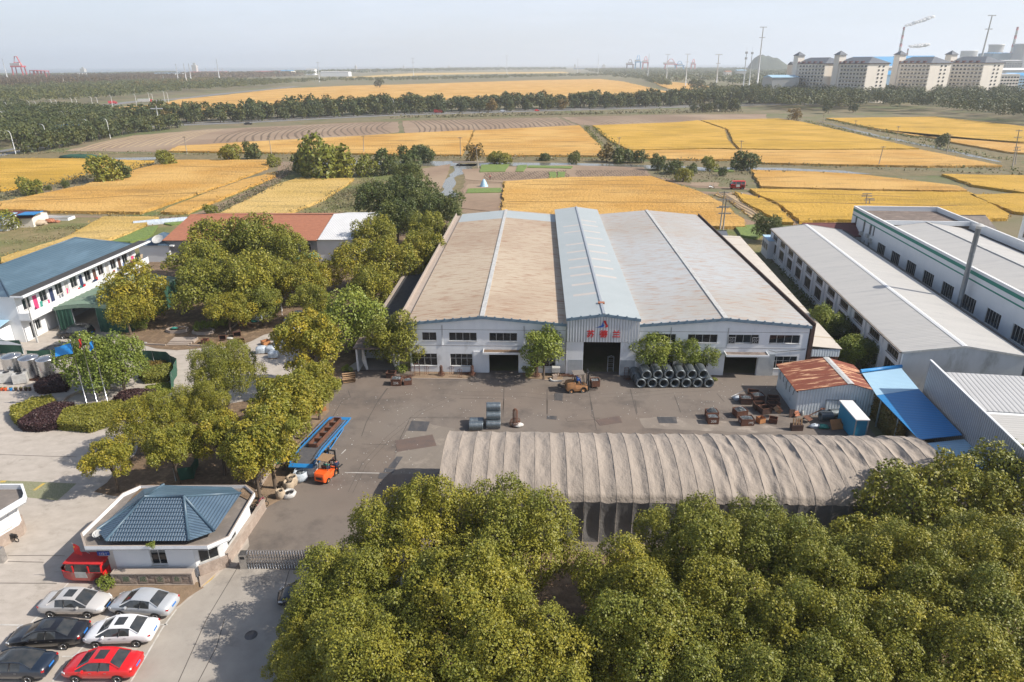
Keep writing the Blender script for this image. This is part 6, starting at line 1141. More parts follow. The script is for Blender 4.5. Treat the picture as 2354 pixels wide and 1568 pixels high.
def far_vehicle(p, L_, H, col, label, cat, name, rot=0.05, cab=None, W=1.8):
 t = thing(name, label, cat, p, rot); m = MB()
 if cab: m.box(-L_/2, L_/2-cab[0]-.15, -W/2, W/2, .6, H); m.build('cargo', cab[1], t); m = MB(); m.prism([(L_/2-cab[0],-W/2), (L_/2,-W/2), (L_/2,W/2), (L_/2-cab[0],W/2)], .4, [H*.85,H*.7,H*.7,H*.85]); m.build('cab', col, t); m = MB(); m.box(L_/2-.8, L_/2+.01, -W/2-.01, W/2+.01, H*.5, H*.66); m.build('windscreen', MT['carglass'], t)
 else: m.prism([(-L_/2,-W/2), (L_/2,-W/2), (L_/2,W/2), (-L_/2,W/2)], .3, [H*.62]*4); m.mesh([(-L_*.38,-W*.42,H*.62),(L_*.28,-W*.42,H*.62),(L_*.28,W*.42,H*.62),(-L_*.38,W*.42,H*.62),(-L_*.28,-W*.36,H),(L_*.1,-W*.36,H),(L_*.1,W*.36,H),(-L_*.28,W*.36,H)], [(4,5,6,7),(0,1,5,4),(2,3,7,6)]); m.build('body', col, t); m = MB(); m.mesh([(-L_*.38,-W*.42,H*.62),(L_*.28,-W*.42,H*.62),(L_*.28,W*.42,H*.62),(-L_*.38,W*.42,H*.62),(-L_*.28,-W*.36,H),(L_*.1,-W*.36,H),(L_*.1,W*.36,H),(-L_*.28,W*.36,H)], [(1,2,6,5),(3,0,4,7)]); m.build('windows', MT['carglass'], t)
 for x in (-L_*.3, L_*.3):
  for s in (-1, 1): m = MB(); m.tube([(x, s*W*.5-.1*s, .35), (x, s*W*.5+.02*s, .35)], .35, 10); m.build('wheel', MT['rubber'], t)
 return t
far_vehicle(FQ(1615,1072), 4.8, 1.5, PW, 'white car on the highway between the trees at left', 'car', 'car', 2.9)
far_vehicle(FQ(1960,705), 15, 3.6, MT['port_red'], 'truck with red cab and grey load on the far road', 'truck', 'truck', .25, (2.6, MT['frame']), 2.6)
far_vehicle(FQ(1520,728), 8, 3., MT['port_red'], 'small red truck on the far road', 'truck', 'truck', .25, (2., MT['port_red']), 2.4)
far_vehicle(FB(765,510), 7.5, 3., MT['red_paint'], 'red truck on the highway in front of the trees', 'truck', 'truck', .05, (2., MT['red_paint']), 2.3)
far_vehicle(FB(1195,502), 5., 1.7, PS2, 'grey blue car on the highway near the middle', 'car', 'car', .05)
far_vehicle(FB(1425,497), 4., 1.5, MT['red_paint'], 'tiny red car half hidden by highway trees', 'car', 'car', .05)
far_vehicle(FA(1670,588), 5., 1.6, PB, 'dark pickup at the left part of the highway', 'car', 'car', .1)
def trike(label, p, rot, sc=1., cat='three wheeler'):
 t = thing('motor_tricycle', label, cat, p, rot); t.scale = (sc,)*3; W = .62
 m = MB(); V = []; st = [(-1.45,.35,1.45,.6),(-1.35,.3,1.58,.64),(.7,.3,1.6,.64),(1.05,.32,1.45,.6),(1.38,.38,.95,.5),(1.5,.45,.7,.4)]
 for x, a, b, w_ in st: V += [(x,-w_*.95,a), (x,-w_,(a+.72)), (x,-w_,min(b,.98)), (x,-w_*.82,b), (x,w_*.82,b), (x,w_,min(b,.98)), (x,w_,(a+.72)), (x,w_*.95,a)]
 fs = []; gs = []
 for i in range(len(st)-1):
  for j in range(8):
   f = (i*8+j, (i+1)*8+j, (i+1)*8+(j+1) % 8, i*8+(j+1) % 8); (gs if (j in (2, 4) and i in (1,2)) or (j == 3 and i == 3) else fs).append(f[::-1])
 fs += [tuple(range(8)), tuple(range(len(V)-1, len(V)-9, -1))]; m.mesh(V, fs, True); b = m.build('body', MT['red_paint'], t); m = MB(); m.mesh(V, gs); m.build('windows', MT['carglass'], t)
 m = MB(); m.box(-1.5, 1.1, -.6, .6, 1.62, 1.68); m.build('roof', MT['red'], t); m = MB(); m.box(-.35, .45, -.645, -.625, .55, 1.02); m.box(-.35, .45, .625, .645, .55, 1.02); m.build('door_panel', MT['frame'], t)
 m = MB();
 for x in (-.55, .5): m.box(x-.04, x+.04, -.66, -.6, .95, 1.5); m.box(x-.04, x+.04, .6, .66, .95, 1.5)
 m.build('pillar', MT['red_paint'], t)
 for x, y in ((-1.0,-.6), (-1.0,.6), (1.15,0)): m = MB(); m.tube([(x, y-.06, .27), (x, y+.06, .27)], .27, 14); m.build('wheel', MT['rubber'], t)
 for s in (-1, 1): m = MB(); m.box(-1.5, -1.44, s*.5-.07, s*.5+.07, .6, .85); m.build('tail_light', MT['tail'], t); m = MB(); m.blob((1.46, s*.28, .72), (.07,.09,.09), 8, 5, 0); m.build('headlight', MT['head'], t)
c = FF(665,800); trike('bright red covered three wheeler beside the gatehouse', (c[0], c[1]+.3, 0), pi-.04, 1.12)
c = FO(735,320); trike('dark red van parked on the farm track', (c[0], c[1]+.6, 0), pi, 1.5, 'van')
def two_wheeler(label, p, rot, scooter, colm, cat, sc=1.):
 t = thing('scooter' if scooter else 'bicycle', label, cat, p, rot); t.scale = (sc,)*3; r = .22 if scooter else .31
 for x in (-.5, .5):
  m = MB(); n = 18; V = [];
  for i in range(n):
   for j in range(5): a, b = 2*pi*i/n, 2*pi*j/5; rr = r-.03+.035*cos(b); V.append((x+rr*cos(a), .035*sin(b), r+rr*sin(a)))
  m.mesh(V, [(i*5+j, ((i+1) % n)*5+j, ((i+1) % n)*5+(j+1) % 5, i*5+(j+1) % 5) for i in range(n) for j in range(5)], True); m.build('wheel', MT['rubber'], t)
 m = MB()
 if scooter: m.tube([(-.62,0,.5), (-.3,0,.55), (.05,0,.32), (.3,0,.32), (.42,0,.85)], [.12,.16,.12,.1,.07], 8); m.build('body', colm, t); m = MB(); m.tube([(-.6,0,.68), (-.1,0,.7)], [.1,.12], 8); m.build('seat', MT['black'], t)
 else: m.tube([(-.5,0,r), (-.12,0,.62), (.38,0,.68), (.5,0,r)], .02, 5); m.tube([(-.12,0,.62), (0,0,.28), (.38,0,.66)], .02, 5); m.tube([(-.5,0,r), (0,0,.28)], .02, 5); m.build('frame', colm, t); m = MB(); m.rbox((-.16,0,.75), (.24,.12,.06)); m.build('seat', MT['black'], t)
 m = MB(); m.tube([(.38,-.28,.95), (.36,0,.92), (.38,.28,.95)], .02, 5); m.tube([(.36,0,.92), (.42,0,.6)], .02, 5); m.build('handlebar', MT['black'], t)
two_wheeler('pink child bicycle leaning in the planting strip by the gate', FF(1975,235), 1.2, False, MT['pink'], 'bicycle'); two_wheeler('thin dark bicycle behind the pink one', FF(1965,255), .5, False, MT['black'], 'bicycle')
two_wheeler('electric scooter with yellow tail box before the left gatehouse', FF(90,505), 3.0, True, MT['black'], 'scooter'); m = MB();
two_wheeler('grey motor scooter on the farm track left of the red van', FO(430,312), .1, True, MT['galv'], 'scooter', 1.4)
# == people
def person(label, p, rot, pose='stand', top='navy', legs='dark_cloth', hat=None, h=1.72):
 J = {'pel': (0,0,.93), 'sp': (0,0,1.15), 'ch': (0,-.02,1.36), 'nk': (0,0,1.50), 'hd': (0,.02,1.60), 'tp': (0,.01,1.72)}
 if pose == 'sit': L = [(-.1,0,.50,.09), (-.13,.42,.52,.075), (-.13,.45,.08,.05), (-.13,.58,.03,.04)]; dz = -.43
 else: L = [(-.1,0,.86,.095), (-.12,.02 if pose != 'bend' else .05,.48,.07), (-.13,-.01,.08,.05), (-.14,.14,.03,.042)]; dz = 0
 if pose == 'bend': U = {'pel': (0,-.1,.9), 'sp': (0,.1,1.05), 'ch': (0,.3,1.12), 'nk': (0,.42,1.12), 'hd': (0,.52,1.1), 'tp': (0,.62,1.08)}
 else: U = J
 A = [(-.19,-.01,1.42,.058), (-.26,-.04,1.14,.045), (-.2,.16,1.0,.034), (-.17,.24,.98,.03)] if pose != 'bend' else [(-.18,.35,1.1,.055), (-.2,.38,.85,.042), (-.15,.45,.62,.034), (-.14,.47,.55,.03)]
 if pose == 'sit': A = [(-.19,-.01,1.42,.058), (-.24,.16,1.18,.045), (-.16,.4,1.16,.034), (-.14,.47,1.16,.03)]
 vs = []; es = []; rad = []; mt = []
 def add(q, r, m, par=None): vs.append((q[0], q[1], q[2]+dz) if m != 'leg_sit' else q); rad.append(r); mt.append(m); i = len(vs)-1; (es.append((par, i)) if par is not None else None); return i
 a = add(U['pel'], (.15,.11), 1); b = add(U['sp'], (.14,.10), 0, a); c = add(U['ch'], (.18,.11), 0, b); d = add(U['nk'], (.06,.06), 2, c); e = add(U['hd'], (.085,.10), 2, d); f = add(U['tp'], (.07,.08), 2, e)
 for s in (-1, 1):
  par = a
  for k, (x, y, z, r) in enumerate(L): q = (-s*x, y, z-(dz if pose == 'sit' else 0)); par = add(q, (r, r), 1, par)
  par = c
  for k, (x, y, z, r) in enumerate(A): par = add((-s*x, y, z), (r, r), 0 if k < 3 else 2, par)
  hx, hy, hz_ = vs[par][0], vs[par][1], vs[par][2]-dz
  for q in range(5): fp = add((hx+s*(-.03+.015*q), hy+.035+.006*q, hz_-.02), (.009,.009), 2, par); add((hx+s*(-.035+.018*q), hy+.06+.006*(q % 3), hz_-.05), (.008,.008), 2, fp)
 me = bpy.data.meshes.new('b'); me.from_pydata(vs, es, []); o = bpy.data.objects.new('b', me); COL.objects.link(o); sk = o.modifiers.new('s', 'SKIN'); ss = o.modifiers.new('u', 'SUBSURF'); ss.levels = 1
 for i, r in enumerate(rad): me.skin_vertices[0].data[i].radius = r; me.skin_vertices[0].data[i].use_root = (i == 0)
 dg = bpy.context.evaluated_depsgraph_get(); dg.update(); m2 = bpy.data.meshes.new_from_object(o.evaluated_get(dg)); bpy.data.objects.remove(o); m2.name = 'person'
 m2.materials.clear(); [m2.materials.append(MT[x]) for x in (top, legs, 'skin', 'black')]
 for pl in m2.polygons:
  q = pl.center; i = min(range(len(vs)), key=lambda k: (vs[k][0]-q[0])**2+(vs[k][1]-q[1])**2+(vs[k][2]-q[2])**2); pl.material_index = 3 if (mt[i] == 1 and q[2] < .1+(0 if pose != 'sit' else 0)) else mt[i]; pl.use_smooth = True
 ob = link(m2, 'person'); ob.location = p; ob.rotation_euler.z = rot; ob.scale = (h/1.74,)*3; tag(ob, label, 'person')
 hd = (U['hd'][0], U['hd'][1]-.015, U['hd'][2]+.06+dz); m = MB(); m.blob(hd, (.10,.115,.10), 10, 6, .02); m.build('hair' if not hat else 'helmet', MT[hat] if hat else MT['hair'], ob)
 m = MB(); hy = U['hd'][1]+.11; hz_ = U['hd'][2]+dz; [m.blob((x, hy-.012, hz_+.02), (.013,.01,.01), 6, 4, 0) for x in (-.033, .033)]; m.build('eyes', MT['black'], ob); m = MB(); m.blob((0, hy+.0, hz_-.01), (.014,.022,.022), 6, 4, 0); m.build('nose', MT['skin'], ob); m = MB(); m.blob((0, hy-.012, hz_-.05), (.028,.01,.008), 6, 4, 0); m.build('mouth', MT['red'], ob)
 if pose == 'stand' and not hat: m = MB(); m.tube([(0,.0,1.46), (0,.0,1.53)], [.085,.07], 10); m.build('collar', MT['red'], ob)
 return ob
c = FG(785,1345); person('man in navy jacket and black trousers standing beside the orange forklift', c, .5)
c = FO(720,435); person('farmer in dark clothes bending at the end of the harvested strip', c, 1.2, 'bend', 'dark_cloth', 'dark_cloth'); c = FO(773,405); person('farmer in white shirt bending in the rice', c, -1.2, 'bend', 'chalk', 'dark_cloth'); c = FO(982,450); person('farmer in dark clothes standing in the golden strip', c, .4, 'stand', 'dark_cloth', 'navy'); c = FL(120,232); person('person in red crouching over the vegetable plot', c, .4, 'bend', 'red', 'dark_cloth'); c = FL(1225,140); person('person bending at the canal bank behind the garden plots', c, .4, 'bend', 'navy', 'dark_cloth')
# == forklifts
def forklift(label, p, rot, paintm, roofm, sc=1.):
 t = thing('forklift', label, 'forklift', p, rot); t.scale = (sc,)*3     # nose (forks) towards +x
 m = MB(); st = [(-1.35,.38,.95,.48),(-1.25,.28,1.12,.56),(-.95,.25,1.18,.6),(-.35,.25,1.15,.6),(-.3,.25,.8,.6),(.55,.25,.78,.6),(.95,.3,.7,.52)]; V = []
 for x, a, b, w_ in st: V += [(x,-w_,a), (x,-w_*1.02,(a+b)/2), (x,-w_*.9,b), (x,w_*.9,b), (x,w_*1.02,(a+b)/2), (x,w_,a)]
 fs = [(i*6+j, i*6+(j+1) % 6, (i+1)*6+(j+1) % 6, (i+1)*6+j) for i in range(len(st)-1) for j in range(6)]+[tuple(range(5,-1,-1)), tuple(range(len(V)-6, len(V)))]; m.mesh(V, fs, False); m.build('body', paintm, t)
 m = MB(); m.box(-1.37, -1.2, -.3, .3, .55, .8); m.build('grille', MT['black'], t); m = MB(); m.box(-.35, .0, -.27, .27, .98, 1.12); m.box(-.42, -.3, -.27, .27, 1.12, 1.5); m.build('seat', MT['black'], t)
 for x, y in ((-.75,.55), (-.75,-.55), (.55,.55), (.55,-.55)):
  for_ = .27 if x < 0 else .34; m = MB(); m.tube([(x-.05, y-.1, for_), (x-.05, y+.1, for_)], for_, 16); w_ = m.build('wheel', MT['rubber'], t); m = MB(); m.tube([(x-.05, y+(.101 if y > 0 else -.101), for_), (x-.05, y+(.11 if y > 0 else -.11), for_)], for_*.5, 12); m.build('rim', MT['dull_orange'], w_)
 m = MB(); m.tube([(.5,-.32,.8), (.15,-.2,1.28)], .03, 5); m.tube([(.12,-.12,1.34), (.2,0,1.3), (.12,.12,1.34)], .02, 5); m.build('steering_wheel', MT['black'], t)
 for s in (-1, 1): m = MB(); m.tube([(-.55, s*.5, 1.1), (-.4, s*.48, 2.12)], .035, 6); m.build('guard_post', MT['black'], t); m = MB(); m.tube([(.7, s*.5, .75), (.4, s*.48, 2.12)], .035, 6); m.build('guard_post', MT['black'], t)
 m = MB(); m.prism([(-.62,-.6), (.6,-.6), (.6,.6), (-.62,.6)], [2.13,2.13,2.13,2.13], [2.17,2.2,2.2,2.17]); m.build('roof', roofm, t)
 for s in (-1, 1): m = MB(); m.box(.98, 1.12, s*.36-.06, s*.36+.06, .12, 2.4); m.build('mast_rail', MT['black'], t); m = MB(); m.tube([(1.05, s*.14, .3), (1.05, s*.14, 2.0)], .05, 8); m.build('hydraulic_ram', MT['galv'], t)
 m = MB(); m.box(.99, 1.11, -.3, .3, 2.28, 2.38); m.box(.99, 1.11, -.3, .3, 1.2, 1.28); m.build('mast_beam', MT['black'], t)
 m = MB(); [m.box(1.14, 1.2, -.5, .5, z, z+.1) for z in (.25, .62)]; [m.tube([(1.17, y, .35), (1.17, y, 1.25)], .02, 5) for y in (-.48,-.24,0,.24,.48)]; m.tube([(1.17,-.48,1.25), (1.17,.48,1.25)], .025, 5); m.build('backrest', MT['black'], t)
 for s in (-1, 1): m = MB(); m.box(1.2, 2.15, s*.3-.06, s*.3+.06, .2, .24); m.build('fork', MT['black'], t)
 return t
fp = FG(672,1420); forklift('bright orange forklift with wooden canopy beside the blue ramp', (fp[0], fp[1]+1.0, 0), 1.25, MT['orange'], MT['wood'])
person('forklift driver in green shirt and light blue helmet under the wooden canopy', (fp[0]-.02, fp[1]+.85, 1.04-.42), 1.25-pi/2, 'sit', 'teal', 'navy', 'helmet', 1.68)
yp = FH(1915,1000); forklift('dusty yellow orange forklift carrying a bin in front of the middle hall', (yp[0], yp[1]+.75, 0), .12, MT['dull_orange'], MT['flatroof'], 1.1)
person('forklift driver in blue work clothes at the steering wheel', (yp[0]-.15, yp[1]+.75, .9), .12-pi/2, 'sit', 'cloth_blue', 'cloth_blue', None, 1.7)
# == scrap bins
def scrap_pile(m, w, d, z, h, seed, n=90):
 rd = random.Random(seed)
 for _ in range(n):
  x, y = rd.uniform(-w/2, w/2), rd.uniform(-d/2, d/2); q = max(0, 1-(2*x/w)**2)*max(0, 1-(2*y/d)**2); a = rd.uniform(0, 6.28); l = rd.uniform(.08, .16); zz = z+h*q*rd.uniform(.6, 1.05)
  m.rbox((x*.95, y*.95, zz), (l, rd.uniform(.03, .06), .03), a, ('Y', rd.uniform(-.7, .7)))
def bin_(label, p, rot, w=1.1, d=.85, h=.8, fill=.25, mat='rust_dark', num=None, num2=None, nm='scrap_bin', cat='bin', group=None, numx=0., seed=1, tilt=None):
 t = thing(nm, label, cat, p, rot, group); m = MB(); th = .04
 m.box(-w/2, w/2, -d/2, -d/2+th, .08, h); m.box(-w/2, w/2, d/2-th, d/2, .08, h); m.box(-w/2, -w/2+th, -d/2+th, d/2-th, .08, h); m.box(w/2-th, w/2, -d/2+th, d/2-th, .08, h); m.box(-w/2+th, w/2-th, -d/2+th, d/2-th, .08, .14); m.build('box', MT[mat], t)
 m = MB(); [m.box(x-.05, x+.05, y-.05, y+.05, 0, .08) for x in (-w/2+.1, w/2-.1) for y in (-d/2+.1, d/2-.1)]; m.build('foot', MT[mat], t)
 m = MB()
 for a, b, c, e in ((-w/2-.02, w/2+.02, -d/2-.02, -d/2+.03), (-w/2-.02, w/2+.02, d/2-.03, d/2+.02), (-w/2-.02, -w/2+.03, -d/2+.03, d/2-.03), (w/2-.03, w/2+.02, -d/2+.03, d/2-.03)): m.box(a, b, c, e, h, h+.05)
 m.build('rim', MT['rusty'], t)
 if fill: m = MB(); m.box(-w/2+.05, w/2-.05, -d/2+.05, d/2-.05, .15, h-.08+min(0, fill)); scrap_pile(m, w-.1, d-.1, h-.08, fill, seed, 420); m.build('scrap', MT['scrap'], t)
 if num: text(num, h*.5, MT['chalk'], t, (numx, -d/2-.012, h*.48), (R(90), 0, 0), 'number', .003, bold=.004)
 if num2: text(num2, h*.45, MT['chalk'], t, (-w/2-.012, 0, h*.48), (R(90), 0, R(-90)), 'number', .003, bold=.004)
 if tilt: t.rotation_euler = (tilt[0], tilt[1], rot)
 return t
b = FH(200,930); bin_('rusty bin marked 236 heaped with steel scraps at the left hall', (b[0], b[1]+.5, 0), -.03, 1.25, 1.1, .85, .2, 'rusty', '236', seed=1)
b = FH(305,925); bin_('smaller rusty bin of scraps right of the one marked 236', (b[0], b[1]+.45, 0), .18, .95, .9, .6, .15, 'rusty', seed=2)
b = FH(150,860); bin_('dark bin in the shade behind the bin marked 236', (b[0], b[1]+.4, 0), -.1, 1.1, .9, .7, .0, 'rust_dark', seed=3)
b = FI(1065,1295); bin_('rusty bin marked 208 full of scraps in the open yard', (b[0]+.02, b[1]+.5, 0), 0, 1.15, .95, .8, .15, 'rusty', '208', seed=4)
bin_('heaped rusty bin standing right behind the bin marked 208', (b[0]+.25, b[1]+1.65, 0), .05, 1.25, 1., .8, .45, 'rusty', seed=5)
b = FI(1388,1310); bin_('rusty bin marked 195 in front, with 15 on its side', (b[0], b[1]+.5, 0), .05, 1.4, 1., .8, .2, 'rusty', '195', '15', numx=.3, seed=6)
b = FI(1330,1235); bin_('heaped rusty bin behind the bin marked 195', (b[0], b[1]+.6, 0), .22, 1.3, 1.1, .8, .35, 'rusty', seed=7)
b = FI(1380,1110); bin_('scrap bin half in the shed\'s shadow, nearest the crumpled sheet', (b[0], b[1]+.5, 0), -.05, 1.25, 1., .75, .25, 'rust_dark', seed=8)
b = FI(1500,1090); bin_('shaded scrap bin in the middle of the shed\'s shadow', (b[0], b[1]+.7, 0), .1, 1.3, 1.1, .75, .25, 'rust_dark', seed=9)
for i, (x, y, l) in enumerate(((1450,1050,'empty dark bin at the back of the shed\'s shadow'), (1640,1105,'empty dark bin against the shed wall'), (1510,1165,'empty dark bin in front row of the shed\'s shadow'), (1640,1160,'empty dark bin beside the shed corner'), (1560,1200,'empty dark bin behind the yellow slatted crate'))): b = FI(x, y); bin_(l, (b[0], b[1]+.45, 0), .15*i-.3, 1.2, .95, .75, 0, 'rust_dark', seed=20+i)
b = FI(1520,1290); bin_('orange slatted wooden crate between the rusty bins', (b[0], b[1]+.35, 0), .35, .75, .7, .65, 0, 'orange_wood', nm='wooden_crate', cat='crate')
b = FI(1640,1290); bin_('brown open crate under the tilted yellow one', (b[0], b[1]+.4, 0), -.4, .85, .75, .55, 0, 'rusty', nm='crate', cat='crate')
b = FI(1655,1235); bin_('pale yellow slatted crate tilted on top of the brown one', (b[0], b[1]+.3, .75), .5, .8, .55, .5, 0, 'wood', nm='wooden_crate', cat='crate', tilt=(.5,.6))
b = FH(2075,960); bin_('bin of scraps held on the forks of the yellow orange forklift', (b[0], b[1]+.6, .18), .12, 1.0, 1.0, .8, .02, 'rusty', seed=31)
t = thing('crumpled_sheet', 'crumpled pale plastic sheet lying at the edge of the shed\'s shadow', 'plastic sheet', FI(1300,1055)); m = MB(); m.blob((0,0,.15), (.7,.5,.25), 12, 6, .35, 5); m.build('heap', MT['wrap'], t); m = MB(); m.tube([(-.8,.1,.3), (.9,.6,.9)], .03, 5); m.build('rod', MT['galv'], t)
# == wire coils
def coil_mesh(L_, ro, ri, seed):
 m = MB(); rd = random.Random(seed); n = 28; xs = np.linspace(-L_/2, L_/2, 26); V = []
 prof = [(-L_/2, ri)]+[(x, ro*(1-.035*(i % 2)-.02*rd.random()-(.03 if i in (0, 25) else 0))) for i, x in enumerate(xs)]+[(L_/2, ri)]
 prof = prof+[(L_/2*.3, ri*.98), (-L_/2*.3, ri*.98)]
 for x, r in prof:
  for k in range(n): a = 2*pi*k/n; q = r*(1+.012*rd.uniform(-1, 1)); V.append((x, q*cos(a), q*sin(a)))
 P_ = len(prof); m.mesh(V, [(i*n+k, i*n+(k+1) % n, ((i+1) % P_)*n+(k+1) % n, ((i+1) % P_)*n+k) for i in range(P_) for k in range(n)], True); return m
CG = 'steel wire coils stacked before the right hall'
src = {}
def coil(label, p, rot, L_=2., ro=.63, ri=.42, mat='wire', group=None):
 key = (L_, ro, mat)
 if key not in src: src[key] = coil_mesh(L_, ro, ri, len(src)+1)
 t = thing('wire_coil', label, 'wire coil', p, rot, group)
 if ('me', key) not in src: o = src[key].build('coil', MT[mat], t); src[('me', key)] = o.data; bm_ = MB(); [bm_.tube([(x, (ro+.01)*cos(a/12*2*pi), (ro+.01)*sin(a/12*2*pi)) for a in range(13)], .012, 4) if 0 else bm_.box(-L_/2-.01, L_/2+.01, (ro+.005)*cos(q)-.012, (ro+.005)*cos(q)+.012, (ro+.005)*sin(q)-.012, (ro+.005)*sin(q)+.012) for q in (.8, 2.3, 3.9, 5.4) for x in (0,)]; b = bm_.build('binding_strap', MT['galv'], t); src[('st', key)] = b.data
 else: link(src[('me', key)], 'coil', t); link(src[('st', key)], 'binding_strap', t)
 return t
x0 = FI(377,950)[0]+.05; x1 = FI(1022,950)[0]; y0 = FI(700,950)[1]; st = (x1-x0)/6; on = ['first', 'second', 'third', 'fourth', 'fifth', 'sixth', 'seventh']
for i in range(7): coil('wire coil in the bottom row before the right hall, %s from the left' % on[i], (x0+i*st, y0+1.0+.03*(i % 2), .63), R(90), group=CG)
for i in range(6): coil('wire coil in the top row before the right hall, %s from the left' % on[i], (x0+(i+.5)*st-.05, y0+1.15+.06*(i % 3), .63+1.05), R(90), group=CG)
coil('wire coil behind the left end of the bottom row', (x0-.25, y0+2.8, .63), R(90), group=CG)
b = FH(1115,1340); B2 = 'bright wire coils by the tan tent'
for dy, dz, l in ((0.1,.47,'lowest front bright coil behind the tent'), (1.0,.47,'lowest back bright coil behind the tent'), (.55,1.28,'middle bright coil of the stack behind the tent'), (1.5,1.25,'rear bright coil of the second tier behind the tent'), (1.05,2.08,'topmost bright coil of the stack behind the tent')): coil(l, (b[0], b[1]+.25+dy, dz), 0, 1.5, .47, .28, 'wire_bright', B2)
b = FH(955,1340); coil('single bright coil left of the stack behind the tent', (b[0]+.0, b[1]+.9, .47), 0, 1.5, .47, .28, 'wire_bright', B2); coil('bright coil half hidden by the tent at left', (b[0]-.03, b[1]+.05, .47), .03, 1.5, .47, .28, 'wire_bright', B2)
for x, y, z, l in ((2140,1270,.5,'dark coil in front of the blue booth'), (2230,1245,.5,'dark coil next to the blue booth'), (2310,1230,.5,'dark coil touching the blue booth')): b = FI(x, y); coil(l, (b[0], b[1]+.5, z), .05, 1.3, .5, .3, 'wire', 'dark coils by the blue booth')
def wire_stand(label, p, kind, sc=1., rot=0.):
 t = thing('wire_stand', label, 'wire stand', p, rot); t.scale = (sc,)*3; rd = random.Random(label)
 m = MB()
 if kind == 'tall':
  for k in range(9): a = k*.7; x, y = .22*cos(a), .22*sin(a); m.tube([(x, y, 0), (x, y, 1.5), (x*.5, y*.5, 1.75), (-x, -y, 1.6), (-x, -y, .2)], .02, 4)
  m.build('upright_hooks', MT['rusty'], t); m = MB()
  for k in range(7): z = .1+k*.08; r = .55-.02*k; m.tube([(r*cos(a/16*2*pi)+.03*cos(k), r*sin(a/16*2*pi), z+.03*sin(a+k)) for a in range(17)], .022, 4)
  m.build('coiled_wire', MT['rusty'], t)
 elif kind == 'frame':
  for x in (-.3, .3): m.tube([(x, 0, 0), (x*.7, 0, .8), (x*1.1, 0, 1.1), (x*.6, 0, 1.35), (0, 0, 1.4)], .03, 5)
  m.tube([(0, 0, 1.4), (0, 0, .1)], .035, 5); m.tube([(-.5,-.2,.02), (0,0,.12), (.5,-.2,.02)], .03, 5); m.build('upright_hooks', MT['rusty'], t)
 elif kind == 'heap':
  for k in range(14): r = rd.uniform(.25,.6); cx, cy = rd.uniform(-.5,.5), rd.uniform(-.15,.15); z = rd.uniform(.04,.3); m.tube([(cx+r*cos(a/12*2*pi), cy+r*.5*sin(a/12*2*pi), z+.05*sin(a)) for a in range(13)], .02, 4)
  m.build('coiled_wire', MT['rusty'], t)
 elif kind == 'rack':
  for x in (-.35, .35): [m.tube([(x, y, 0), (x, y, 1.9)], .025, 5) for y in (-.2, .2)]
  [m.tube([(-.35,-.2,z), (.35,-.2,z), (.35,.2,z), (-.35,.2,z), (-.35,-.2,z)], .02, 5) for z in (.4,.9,1.4,1.9)]; m.tube([(-.35,-.2,1.9), (0,-.2,2.15), (.35,-.2,1.9)], .025, 5); m.build('rack_frame', MT['galv'] if 'pale' in label else MT['rusty'], t)
 return t
wire_stand('tall rusty hook stand on coiled wire beside the bright coils', FH(1320,1300), 'tall', 1.15)
for x, y, k, l in ((300,850,'heap','orange rusty scrap frames at the foot of the left hall\'s first window'),(350,830,'frame','thin rusty hook frame under the first window of the left hall'),(400,835,'rack','dark rusty rack under the left hall\'s first window'),(487,820,'frame','rusty double hook frame under the second window\'s left part'),(625,830,'tall','bundle of rusty hooks between the two lower windows'),(722,820,'frame','slender rusty frame with flat top under the second lower window'),(800,850,'frame','rusty tripod hook frame standing forward on the soil'),(850,820,'heap','loop shaped rusty wires leaning on the wall'),(915,830,'tall','rusty stand with hooks left of the sliding door panel'),(1425,800,'frame','rusty hook frame right of the left hall\'s door'),(1520,840,'tall','dark rusty hooks beneath the clipped tree'),(1780,838,'heap','flat rusty wire heap between the left and middle halls'),(1860,838,'heap','rusty wire rings at the corner of the middle hall')): wire_stand(l, FH(x, y), k, .8 if k == 'tall' else .85)
wire_stand('pale wire rack standing inside the middle hall\'s doorway', FH(2215,790), 'rack', 1.05); wire_stand('dark rusty wire rings beside the coil stack', FI(265,870), 'heap', .9); wire_stand('thin rack beside the middle hall\'s right door panel', FI(245,850), 'rack', .7)
sheet('wall_bed', [H2(.4,-2.1)[:2], H2(7.4,-2.1)[:2], H2(8.4,-.1)[:2], H2(.4,-.1)[:2]], .05, MT['soil'], jit=(.8,.05)); sheet('wall_bed', [H2(14.6,-2.1)[:2], H2(19.,-2.1)[:2], H2(19.3,-.1)[:2], H2(14.,-.1)[:2]], .05, MT['soil'], jit=(.8,.05))
for a, b in (((.3,-2.2),(7.5,-2.2)), ((14.4,-2.2),(19.3,-2.2))): m = MB(HO, HA); m.box(a[0], b[0], a[1]-.06, a[1]+.06, 0, .12); o = m.build('kerb', MT['stone_smooth'], None, None, 'structure')
t = thing('tyre', 'old tyre lying behind the yellow orange forklift', 'tyre', FH(1785,925)); m = MB(); n = 20; V = [((.5+.17*cos(b/6*2*pi))*cos(a/n*2*pi), (.5+.17*cos(b/6*2*pi))*sin(a/n*2*pi), .15+.15*sin(b/6*2*pi)) for a in range(n) for b in range(6)]; m.mesh(V, [(a*6+b, ((a+1) % n)*6+b, ((a+1) % n)*6+(b+1) % 6, a*6+(b+1) % 6) for a in range(n) for b in range(6)], True); m.build('tread', M('dusty tyre', (.16,.125,.095), (.10,.08,.065), 5., .9), t)
t = thing('plastic_roll', 'bent white plastic roll on the ground near the forklift', 'plastic roll', FH(1690,890)); m = MB(); m.tube([(-.5,.5,.2), (-.35,.1,.12), (.0,0,.1), (.9,.05,.1)], [.12,.13,.14,.1], 8); m.build('roll', MT['white_sheet'], t)
